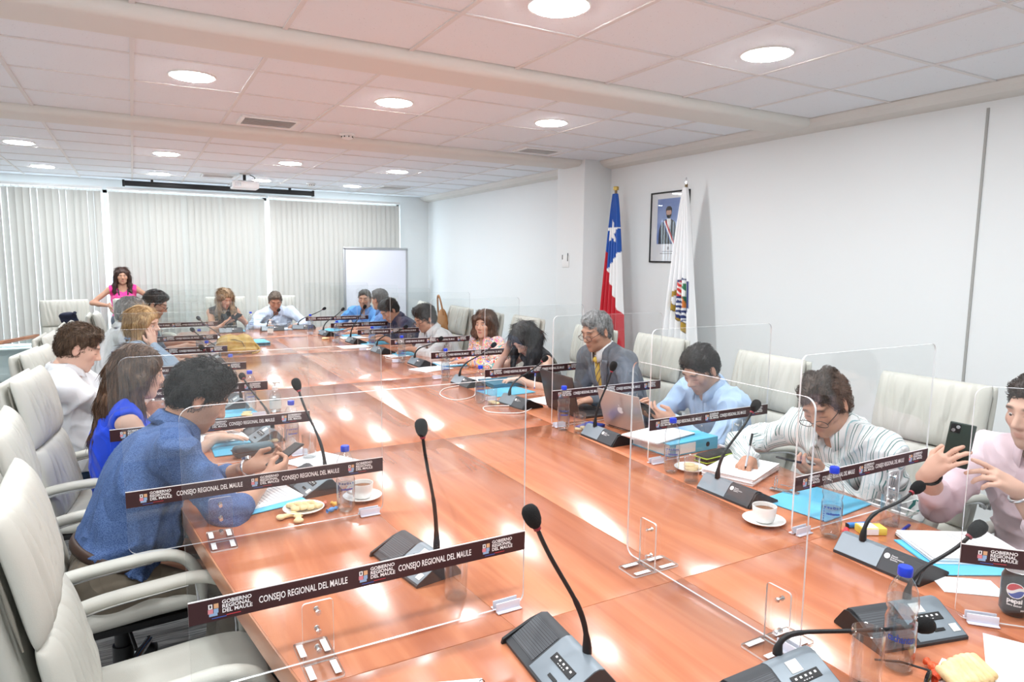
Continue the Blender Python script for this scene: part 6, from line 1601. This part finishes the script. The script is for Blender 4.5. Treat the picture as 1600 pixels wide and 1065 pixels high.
# ---- wrapped sweets
def sweet(x, y, c, label, rz=0, s=1):
    t = empty('sweet', (x, y, Z0 + .009 * s), rz); tag(t, label, 'sweet', 'wrapped sweets'); m = mat('sweet_wrap', c, .3, bump=(120, .4))
    link('sweet_body', me_np('sweet_body', *Sdf().ell((0, 0, 0), (.013 * s, .010 * s, .009 * s)).mesh(.0035)), m, t)
    for d in (-1, 1): link('twist', lathe_me('twist', [(.003, 0), (.008 * s, .008 * s), (.0075 * s, .009 * s)], 10), m, t, (d * .011 * s, 0, 0), (0, d * PI / 2, 0))
sweet(.575, 2.318, S(86, 160, 226), 'blue wrapped sweet left of the left-side bottle', .4); sweet(.566, 2.385, S(214, 130, 110), 'copper wrapped sweet behind the blue sweet', 1.1); sweet(.600, 2.365, S(236, 184, 84), 'gold wrapped sweet nearest the left-side bottle', 2.0)
sweet(1.487, .735, S(226, 88, 52), 'orange wrapped sweet left of the pastry', .3, 1.2); sweet(1.51, .752, S(230, 100, 56), 'orange wrapped sweet behind the pastry', 1.2, 1.2); sweet(1.475, .690, S(240, 200, 40), 'yellow wrapped sweet at the bottom edge', .9, 1.1)
sweet(.55, 3.36, S(120, 190, 220), 'pale blue wrapped sweet among biscuits before the woman in blue', .6); sweet(2.035, 1.325, S(226, 60, 70), 'red wrapped sweet behind the half-empty bottle', .5, 1.1)
# ---- papers and folders
def paper_stack(x, y, rz, n, label, w_=.21, d_=.297, lines=True, z=0.0, cat='papers', th=.0016):
    t = empty('paper_stack', (x, y, Z0 + z), rz); tag(t, label, cat)
    rr = random.Random(int(x * 1000 + y * 77))
    for k in range(n):
        link('sheet', box_me('sheet', (rr.uniform(-.004, .004), rr.uniform(-.004, .004), th * (k + .5)), (w_, d_, th * .9), 0, Matrix.Rotation(rr.uniform(-.03, .03), 3, 'Z')), M['paper'], t)
    if lines:
        top = n * th + .0002
        for k in range(14):
            wl = w_ * .76 * (.55 if k % 5 == 4 else 1)
            link('print_line', box_me('print_line', (-w_ * .38 + wl / 2, d_ * .40 - k * d_ * .058, top), (wl, .0028, .0003)), M['print'], t)
    return t
def folder(x, y, rz, label, w_=.245, d_=.33, m='folder', z=0.0, th=.004):
    t = empty('folder', (x, y, Z0 + z), rz); tag(t, label, 'folder', 'blue folders on the table')
    link('cover', box_me('cover', (0, 0, th * .25), (w_, d_, th * .45), .0006, seg=1), M[m], t); link('cover', box_me('cover', (.001, .001, th * .78), (w_, d_, th * .42), .0006, seg=1), M[m], t)
    link('spine', box_me('spine', (-w_ / 2 - .001, 0, th * .5), (.003, d_, th), .001, seg=1), M[m], t)
    return t
folder(2.215, 1.03, PI / 2 - .50 + PI, 'light blue folder under papers before the man holding a phone'); paper_stack(2.245, 1.07, PI / 2 - .52, 8, 'stack of printed papers on the folder before the man holding a phone', z=.0045, th=.0022)
paper_stack(2.01, .93, .9, 1, 'white sheet poking out from under the blue folder by the can', .10, .16, False)
folder(2.215, 1.57, PI / 2 + .10, 'open light blue folder before the striped-shirt man', .26, .32); paper_stack(2.245, 1.96, PI / 2 + .35, 9, 'thick stack of papers being written on by the striped-shirt man', .22, .30, False, th=.0032)
# ring mechanism lying on the folder
t = empty('ring_binder_clip', (2.20, 1.70, Z0 + .0048), .4); tag(t, 'metal lever-arch ring mechanism lying by the written papers', 'ring clip')
link('plate', box_me('plate', (0, 0, .002), (.03, .11, .003), .001), M['chrome'], t)
for s in (-1, 1): link('ring', tube_me('ring', bez((-.012, s * .035, .003), (-.03, s * .035, .07), (.04, s * .035, .07), (.012, s * .035, .003)), .0016, 6), M['chrome'], t)
link('lever', tube_me('lever', [(.0, -.04, .006), (.012, -.06, .018), (.012, .02, .02)], .002, 6), M['chrome'], t)
# blue lever-arch binder with sheets on top
t = empty('ring_binder', (2.275, 2.412, Z0), .05); tag(t, 'bright blue lever-arch binder with finger hole before light-blue-shirt man', 'binder')
link('cover', box_me('cover', (0, 0, .0015), (.32, .27, .003), .0006, seg=1), M['folder'], t); link('cover', box_me('cover', (0, 0, .058), (.32, .27, .003), .0006, seg=1), M['folder'], t)
link('spine', box_me('spine', (.0, -.136, .030), (.32, .003, .060), .001, seg=1), M['folder'], t)
link('spine_label', box_me('spine_label', (-.06, -.138, .030), (.13, .001, .046)), M['paper'], t); link('finger_hole', cyl_me('finger_hole', (.09, -.137, .030), (.09, -.1387, .030), .012, n=20), M['black'], t)
for k in range(9): link('page', box_me('page', (-.004, .003, .006 + k * .0055), (.30, .255, .005)), M['paper'], t)
paper_stack(2.195, 2.43, PI / 2 + .2, 5, 'white sheets fanned on top of the blue binder', .21, .30, False, .0605)
# pencil case black with green zip
t = empty('pencil_case', (2.27, 2.135, Z0), .1); tag(t, 'black pencil case with lime green zips beside the blue binder', 'pencil case')
link('case_body', box_me('case_body', (0, 0, .022), (.20, .07, .044), .014, seg=3), mat('black_nylon', S(42, 40, 38), .7, bump=(300, .3)), t)
for z_ in (.012, .031): link('zip', box_me('zip', (0, 0, z_), (.204, .074, .005), .002), mat('lime_zip', S(168, 190, 60), .6), t)
# ---- laptops
def laptop(x, y, rz, label, w_, d_, cm, ang, logo=None, kb=True):
    """hinge at the origin, keyboard towards local -Y (the user), lid leaning back"""
    t = empty('laptop', (x, y, Z0), rz); tag(t, label, 'laptop')
    b = link('keyboard_deck', box_me('keyboard_deck', (0, -d_ / 2, .008), (w_, d_, .014), .004), cm, t)
    link('keyboard', box_me('keyboard', (0, -d_ * .36, .0153), (w_ * .86, d_ * .44, .0012)), M['black'], b); link('touchpad', box_me('touchpad', (0, -d_ * .78, .0153), (w_ * .34, d_ * .28, .0008)), cm, b)
    R = Matrix.Rotation(ang, 4, 'X')
    def up(me): me.transform(Matrix.Translation((0, 0, .014)) @ R); return me
    l = link('lid', up(box_me('lid', (0, .004, d_ / 2), (w_, .007, d_), .003)), cm, t)
    link('screen', up(box_me('screen', (0, -.0002, d_ / 2 + .004), (w_ * .94, .0012, d_ * .88))), M['black'], l)
    if logo: link('logo', up(logo), M['ink_white'], l)
    link('hinge', cyl_me('hinge', (-w_ * .4, 0, .012), (w_ * .4, 0, .012), .006, n=12), M['black'], t)
    return t
def fruit_logo(d_):
    # rounded fruit outline with a bite and a leaf, cut from a thin plate
    P = []
    for k in range(40):
        a = 2 * PI * k / 40; r = .020 * (1 + .07 * math.cos(2 * a) - .10 * math.exp(-((a - PI / 2) / .25) ** 2) - .06 * math.exp(-((a - 1.5 * PI) / .3) ** 2))
        x_, z_ = r * math.cos(a), r * math.sin(a); q = math.hypot(x_ + .024, z_ - .003)
        if q < .011: x_, z_ = -.024 + (x_ + .024) / q * .011, .003 + (z_ - .003) / q * .011
        P.append((x_, z_))
    n = len(P); leaf = [(.0, .022), (.003, .030), (.009, .034), (.008, .026)]
    V = [(x, .0082, z + d_ * .52) for x, z in P] + [(x, .0088, z + d_ * .52) for x, z in P]; F = [tuple(range(n)), tuple(range(2 * n - 1, n - 1, -1))] + [(i, n + i, n + (i + 1) % n, (i + 1) % n) for i in range(n)]
    V += [(x, .0088, z + d_ * .52) for x, z in leaf]; F.append((2 * n + 3, 2 * n + 2, 2 * n + 1, 2 * n))
    return me_from('logo', V, F)
laptop(2.245, 2.745, PI / 2 + .1, 'silver laptop with white fruit mark on its lid, right side', .31, .215, mat('laptop_silver', S(196, 192, 188), .35, metal=.6), -.30, fruit_logo(.215))
laptop(2.185, 3.25, PI / 2 - .02, 'black laptop with dark lid in front of the suited man', .36, .24, mat('laptop_black', S(46, 42, 44), .35), -.24)
o = link('notebook', box_me('notebook', (0, 0, .008), (.15, .10, .016), .003), mat('navy_cover', S(42, 62, 150), .45), None, (2.12, 2.89, Z0), (0, 0, .4)); tag(o, 'navy blue notebook between the two laptops', 'notebook')
link('pages', box_me('pages', (.003, .003, .008), (.148, .098, .011)), M['paper'], o)
# ---- phones
def phone(loc, rot, label, m, cam=True):
    t = empty('phone', loc); t.rotation_mode = 'QUATERNION'; t.rotation_quaternion = rot; tag(t, label, 'phone', 'mobile phones')
    b = link('phone_body', box_me('phone_body', (0, 0, 0), (.074, .0085, .150), .0038, seg=3), m, t)
    link('screen', box_me('screen', (0, .0044, 0), (.068, .0006, .142)), M['black'], t)
    if cam:
        c = link('camera_bump', box_me('camera_bump', (-.019, -.0052, .055), (.028, .003, .030), .0012), M['black'], b)
        for dx, dz in ((-.013, .061), (-.025, .049)): link('camera_lens', cyl_me('camera_lens', (dx, -.0062, dz), (dx, -.0078, dz), .0058, n=16), M['chrome'], c)
    return t
def frame_q(x, y, z):
    """columns: local x, y, z"""
    m = Matrix((nrm(x), nrm(y), nrm(z))).transposed(); return m.to_quaternion()
def phone_at(loc, up, scr, label, m, cam=True):
    z = nrm(up); y = np.array(scr, float); y = nrm(y - z * (y @ z)); x = np.cross(y, z); phone(loc, frame_q(x, y, z), label, m, cam)
dk = mat('phone_green', S(46, 58, 52), .35); bkp = mat('phone_black', S(34, 34, 38), .3)
phone_at((2.345, 1.155, 1.06), (.05, -.10, 1), (.85, .50, .08), 'dark green phone with two camera lenses held up by the man in pink', dk)
phone_at((.49, 2.70, .872), (.80, .25, .42), (-.45, 0, .9), 'black phone held by the man in blue shirt', bkp, False)
phone_at((2.335, 1.755, .842), (-.8, .35, .2), (.2, .1, 1), 'dark phone in the left hand of the striped-shirt man', bkp, False)
phone_at((2.275, 2.59, .885), (-.6, 0, .55), (.55, 0, .6), 'black phone in the hands of the light-blue-shirt man', bkp, False)
phone_at((1.085, 8.875, .905), (.35, -.35, .45), (-.1, .7, .6), 'dark phone held by the woman at the table head', bkp, False)
o = empty('phone', (.40, 6.6, Z0 + .005)); 
tag(o, 'black phone lying flat on the table before the grey-haired man', 'phone', 'mobile phones'); link('phone_body', box_me('phone_body', (0, 0, 0), (.075, .15, .009), .003), bkp, o); link('screen', box_me('screen', (0, 0, .0046), (.069, .142, .0006)), M['black'], o)
# ---- pens
def pen(a, b, c, label, capc=None):
    a, b = Vector(a), Vector(b); t = empty('pen', a); tag(t, label, 'pen', 'pens'); d = b - a
    link('barrel', tube_me('barrel', [Vector((0, 0, 0)), d * .9], .0042, 10), c, t); link('tip', tube_me('tip', [d * .9, d], [.0042, .0008], 10), capc or M['black'], t); link('cap', tube_me('cap', [-d * .02, d * .32], .0052, 10), capc or c, t)
bluep = mat('pen_blue', S(40, 54, 150), .35); clearp = mat('pen_clear', S(214, 216, 222), .25)
pen((2.29, 1.262, Z0 + .0055), (2.165, 1.235, Z0 + .005), bluep, 'blue capped pen lying before the man holding a phone')
pen((2.262, 1.925, .925), (2.205, 1.905, .783), clearp, 'clear pen in the writing hand of the striped-shirt man', M['black'])
pen((2.36, 3.86, .90), (2.28, 3.74, .80), clearp, 'pen in the hand of the suited man', bluep)
pen((.42, 3.29, Z0 + .0055), (.36, 3.22, Z0 + .005), clearp, 'pale pen lying before the woman in blue', bluep)
# ---- small packets, holder, can
t = empty('packet', (2.125, 1.295, Z0), -.5); tag(t, 'small yellow and white packet beside the blue pen', 'packet'); link('box', box_me('box', (0, 0, .012), (.085, .05, .024), .002), mat('packet_yellow', S(236, 214, 96), .5), t); link('front_panel', box_me('front_panel', (-.012, 0, .0245), (.05, .046, .0008)), M['paper'], t); link('front_panel', box_me('front_panel', (-.012, -.0255, .012), (.05, .0008, .02)), M['paper'], t)
t = empty('gum_pack', (2.135, 1.345, Z0 + .0), -.35); tag(t, 'slim blue and white gum pack behind the yellow packet', 'packet'); link('wrapper', box_me('wrapper', (0, 0, .008), (.085, .02, .016), .006), mat('wrap_blue', S(66, 130, 206), .35), t); link('print_panel', box_me('print_panel', (0, -.0103, .008), (.04, .0006, .010)), M['ink_white'], t)
for s in (-1, 1): link('end', box_me('end', (s * .0435, 0, .008), (.002, .018, .014), .001), M['black'], t)
t = empty('soda_can', (1.955, .795, Z0), CAMROT(1.955, .795)); tag(t, 'black soda can with round red, white and blue mark, right edge', 'can')
link('can_body', lathe_me('can_body', [(0, .004), (.020, .004), (.024, .0), (.0265, .004), (.033, .014), (.033, .102), (.0275, .114), (.0265, .118)], 40), mat('can_black', S(34, 34, 38), .28, metal=.3), t)
link('can_top', lathe_me('can_top', [(.0265, .118), (.0255, .1185), (.0245, .114), (0, .114)], 32), M['alu'], t); link('pull_tab', box_me('pull_tab', (.006, 0, .1155), (.024, .014, .0015), .0006), M['alu'], t)
def can_patch(name, fn, m, R=.0333, zc=.074, n=26):
    V = []; F = []; k = {}
    for i in range(-n, n):
        for j in range(-n, n):
            u, v = (i + .5) / n * .021, (j + .5) / n * .021
            if fn(u, v):
                q = []
                for di, dj in ((0, 0), (1, 0), (1, 1), (0, 1)):
                    kk = (i + di, j + dj)
                    if kk not in k: a = kk[0] / n * .021 / R; k[kk] = len(V); V.append((R * math.cos(a), R * math.sin(a), zc + kk[1] / n * .021))
                    q.append(k[kk])
                F.append(tuple(q))
    return link(name, me_from(name, V, F), m, bpy.data.objects[t.name])
wv = lambda u: .003 * math.sin(u * 170) + u * .25
can_patch('round_mark', lambda u, v: u * u + v * v < .0205 ** 2 and (u * u + v * v > .0185 ** 2 or -.0042 + wv(u) <= v <= .0042 + wv(u)), M['ink_white'])
can_patch('mark_top', lambda u, v: u * u + v * v <= .0185 ** 2 and v > .0042 + wv(u), mat('mark_red', S(206, 50, 62), .4)); can_patch('mark_bottom', lambda u, v: u * u + v * v <= .0185 ** 2 and v < -.0042 + wv(u), mat('mark_blue', S(48, 74, 164), .4))
link('lettering', wrap_text('pepsi', .0165, .0334, .042, 0, M['ink_white'], .0006), None, t); link('lettering', wrap_text('zero azúcar', .007, .0334, .033, 0, M['ink_white'], .0002), None, t); link('lettering', wrap_text('350', .0055, .0334, .022, .55, M['ink_white'], .0002), None, t)
o = link('phone_stand', box_me('phone_stand', (0, 0, .003), (.12, .09, .005), .002), M['acrylic'], None, (2.395, 1.315, Z0), (0, 0, .3)); tag(o, 'flat clear acrylic plate on the table beside the tumbler', 'plate'); 
# dark sunglasses at the bottom edge
t = empty('sunglasses', (1.405, .715, Z0), .3); tag(t, 'dark sunglasses lying by the foot of the tall glass', 'sunglasses')
for s in (-1, 1):
    link('lens', me_np('lens', *Sdf().ell((s * .032, 0, .020), (.029, .006, .020)).mesh(.0035)), mat('dark_lens', S(24, 22, 24), .1), t); link('temple', tube_me('temple', [(s * .062, .002, .026), (s * .064, .06, .02), (s * .058, .11, .006)], .0025, 6), M['black'], t)
link('bridge', tube_me('bridge', [(-.006, 0, .026), (0, -.002, .029), (.006, 0, .026)], .003, 6), M['black'], t)
# bottom edge: spiral notepad and a loose sheet
t = empty('spiral_notepad', (.50, 1.13, Z0), -.35); tag(t, 'small spiral notepad at the bottom edge of the table', 'notepad'); link('pages', box_me('pages', (0, 0, .005), (.16, .20, .009), .001), M['paper'], t)
for k in range(15): link('coil', tube_me('coil', [(.078 + .006 * math.cos(a), -.09 + .0128 * k, .006 + .007 * math.sin(a)) for a in [2 * PI * i / 10 for i in range(10)]], .0009, 5, True), M['black'], t)
paper_stack(1.76, .60, .5, 1, 'single white sheet at the bottom right corner', .21, .297, False)
# ---- left side
folder(.36, 2.55, -PI / 2 + .22, 'light blue folder under the forearms of the man in blue', .24, .28); paper_stack(.37, 2.575, PI / 2 + .25, 3, 'printed sheets under the hands of the man in blue', .2, .26, z=.0045)
paper_stack(.69, 2.93, .5, 2, 'white sheets behind the microphone of the man in blue', .21, .26)
t = empty('glasses_case', (.44, 3.18, Z0), .15); tag(t, 'dark teal zipped case beside the phone of the man in blue', 'case'); link('case_shell', box_me('case_shell', (0, 0, .026), (.18, .075, .052), .022, seg=4), mat('teal_case', S(44, 84, 98), .45), t); link('zip', box_me('zip', (0, 0, .028), (.183, .078, .004), .0018), M['black'], t)
folder(.285, 3.50, -PI / 2 + .1, 'blue folder under papers before the woman in blue', m='folder'); paper_stack(.30, 3.54, PI / 2 + .12, 4, 'white papers under the hand of the woman in blue', z=.0045)
folder(.36, 3.30, -PI / 2, 'light blue folder corner under the dark teal case', .16, .16)
folder(.42, 4.12, -PI / 2 + .1, 'light blue folder before the arms-crossed man'); folder(.33, 4.55, -PI / 2, 'teal folder beyond the arms-crossed man', m='folder2'); paper_stack(.32, 4.98, PI / 2, 4, 'white papers before the woman resting her cheek'); folder(.36, 5.5, -PI / 2, 'light blue folder before the woman resting her cheek')
paper_stack(.34, 5.95, PI / 2 + .1, 3, 'white papers before the grey-haired man'); paper_stack(.58, 6.95, PI / 2, 3, 'white papers before the man with glasses, left side'); paper_stack(.72, 8.15, .3, 2, 'white papers at the far left of the table')
# right side, further seats
paper_stack(2.31, 3.59, PI / 2 + .15, 4, 'white papers with green tab beside the black laptop', .19, .25); o = link('green_tab', box_me('green_tab', (0, 0, .004), (.05, .14, .008), .002), mat('lime_green', S(150, 206, 70), .5), None, (2.11, 3.70, Z0), (0, 0, -.3)); tag(o, 'lime green wallet beside the suited man\'s microphone', 'wallet')
folder(2.33, 4.22, PI / 2, 'teal folder before the black-haired woman', m='folder2', th=.03); folder(2.19, 3.97, PI / 2 + .1, 'light blue folder beside the black-haired woman\'s microphone'); paper_stack(2.24, 4.48, PI / 2 - .1, 2, 'white papers beside the black-haired woman\'s folder', .18, .22)
paper_stack(2.10, 5.08, PI / 2 + .3, 3, 'white papers slid out before the print-blouse woman'); folder(2.37, 5.24, PI / 2, 'light blue folder before the print-blouse woman'); paper_stack(2.385, 5.27, PI / 2, 3, 'papers under the hands of the print-blouse woman', z=.0045)
folder(2.27, 6.02, PI / 2, 'light blue folder before the man in white shirt'); paper_stack(2.10, 5.92, PI / 2 + .2, 2, 'white papers before the man in white shirt', .16, .2)
paper_stack(1.93, 6.70, PI / 2 + .1, 3, 'white papers slid towards the table middle before the man in navy'); folder(2.22, 6.92, PI / 2, 'light blue folder under the hands of the man in navy'); paper_stack(2.16, 7.5, PI / 2, 3, 'white papers before the denim-shirted man'); folder(2.25, 7.68, PI / 2, 'light blue folder before the denim-shirted man'); folder(2.15, 8.42, PI * .8, 'light blue folder at the far right corner')
folder(1.60, 8.74, .1, 'light blue folder before the man at the table head', .2, .22); paper_stack(1.60, 8.745, .1, 3, 'white papers read by the man at the table head', .19, .21, z=.0045); folder(1.06, 8.76, 0, 'light blue folder before the woman at the table head', .2, .2)
# cables
for pts, lb in (([(2.10, 3.45), (1.95, 3.36), (1.80, 3.46), (1.84, 3.60), (1.99, 3.56)], 'white cable looped round the suited man\'s microphone'), ([(2.06, 4.18), (1.92, 3.92), (1.76, 3.86), (1.74, 4.05), (1.85, 4.24), (1.99, 4.30)], 'white cable looped before the black-haired woman\'s microphone'), ([(2.02, 5.98), (1.96, 5.78), (2.06, 5.68), (2.12, 5.82)], 'white cable looped beside the man in white shirt')):
    V = [Vector((a, b, Z0 + .0035)) for a, b in pts]; P = []
    for i in range(len(V) - 1):
        p0 = V[max(i - 1, 0)]; p1 = V[i]; p2 = V[i + 1]; p3 = V[min(i + 2, len(V) - 1)]
        for k in range(10):
            q = k / 10; P.append(.5 * ((2 * p1) + (p2 - p0) * q + (2 * p0 - 5 * p1 + 4 * p2 - p3) * q * q + (3 * p1 - p0 - 3 * p2 + p3) * q ** 3))
    P.append(V[-1]); o = link('cable', tube_me('cable', P, .003, 6), M['white_pl'], None); tag(o, lb, 'cable', 'white cables')
# hand gel pumps
for x, y, lb in ((.69, 4.05, 'clear hand gel pump bottle on the left behind the microphone heads'), (1.37, 8.22, 'clear hand gel pump bottle near the table head')):
    t = empty('gel_bottle', (x, y, Z0), .5); tag(t, lb, 'gel bottle', 'hand gel bottles')
    link('shell', lathe_me('shell', [(0, .002), (.028, .0), (.033, .006), (.033, .09), (.026, .11), (.013, .122), (.012, .13)], 24), M['pet'], t); link('gel', lathe_me('gel', [(0, .003), (.027, .003), (.031, .008), (.031, .085), (0, .085)], 24), M['water'], t)
    link('label', lathe_me('label', [(.0334, .02), (.0334, .07)], 24), mat('gel_label', S(214, 230, 232), .4), t)
    p = link('pump', lathe_me('pump', [(.013, .126), (.016, .128), (.016, .145), (.007, .15), (.006, .165), (.012, .168), (.013, .176), (0, .178)], 20), M['white_pl'], t); link('nozzle', tube_me('nozzle', [(0, 0, .171), (.028, 0, .170), (.036, 0, .164)], .0045, 8), M['white_pl'], p)
# yellow handbag and blue notebook in the middle of the table
t = empty('handbag', (.80, 6.72, Z0), .2); tag(t, 'mustard yellow soft leather handbag lying on the table', 'handbag'); ym = mat('mustard_leather', S(214, 180, 92), .5, bump=(40, .3), noise=(14, S(192, 154, 66)))
link('bag_body', me_np('bag_body', *Sdf().ell((-.05, 0, .085), (.12, .10, .09), k=.04).ell((.09, .01, .085), (.10, .09, .085), k=.02).ell((.02, -.06, .04), (.19, .09, .04), k=.04).plane((0, 0, -1), (0, 0, .001)).mesh(.008, wrinkle(.006, 1.1, 9))), ym, t)
link('flap_stitching', tube_me('flap_stitching', [(-.12, -.055, .13), (-.03, -.083, .14), (.035, -.083, .115), (.05, -.098, .075), (.03, -.115, .05)], .003, 6), mat('dark_thread', S(70, 60, 40), .6), t); link('strap', tube_me('strap', bez((.15, -.03, .11), (.22, -.10, .03), (.20, -.14, .01), (.10, -.15, .008)), .009, 8), ym, t)
t = empty('blue_notebook', (1.06, 7.35, Z0), .05); tag(t, 'light blue folder with dark edge lying flat right of the yellow handbag', 'folder'); link('cover', box_me('cover', (0, 0, .030), (.26, .33, .004), .001), M['folder'], t); link('block', box_me('block', (0, 0, .016), (.255, .325, .024)), mat('dark_block', S(64, 92, 110), .6), t); link('cover', box_me('cover', (0, 0, .002), (.26, .33, .004), .001), M['folder'], t)
# white cap-like bowl and dark box further left
o = link('sugar_bowl', lathe_me('sugar_bowl', [(0, 0), (.03, 0), (.045, .02), (.05, .045), (.045, .05), (.03, .066), (.0, .072)], 24), M['china'], None, (.47, 5.56, Z0)); tag(o, 'round white china bowl before the woman resting her cheek', 'bowl')
t = empty('desk_box', (.47, 6.0, Z0)); tag(t, 'small dark grey box before the grey-haired man', 'box'); link('box_body', box_me('box_body', (0, 0, .03), (.09, .06, .06), .005), M['unit_dark'], t); link('lid', box_me('lid', (0, 0, .063), (.092, .062, .006), .002), M['black'], t)
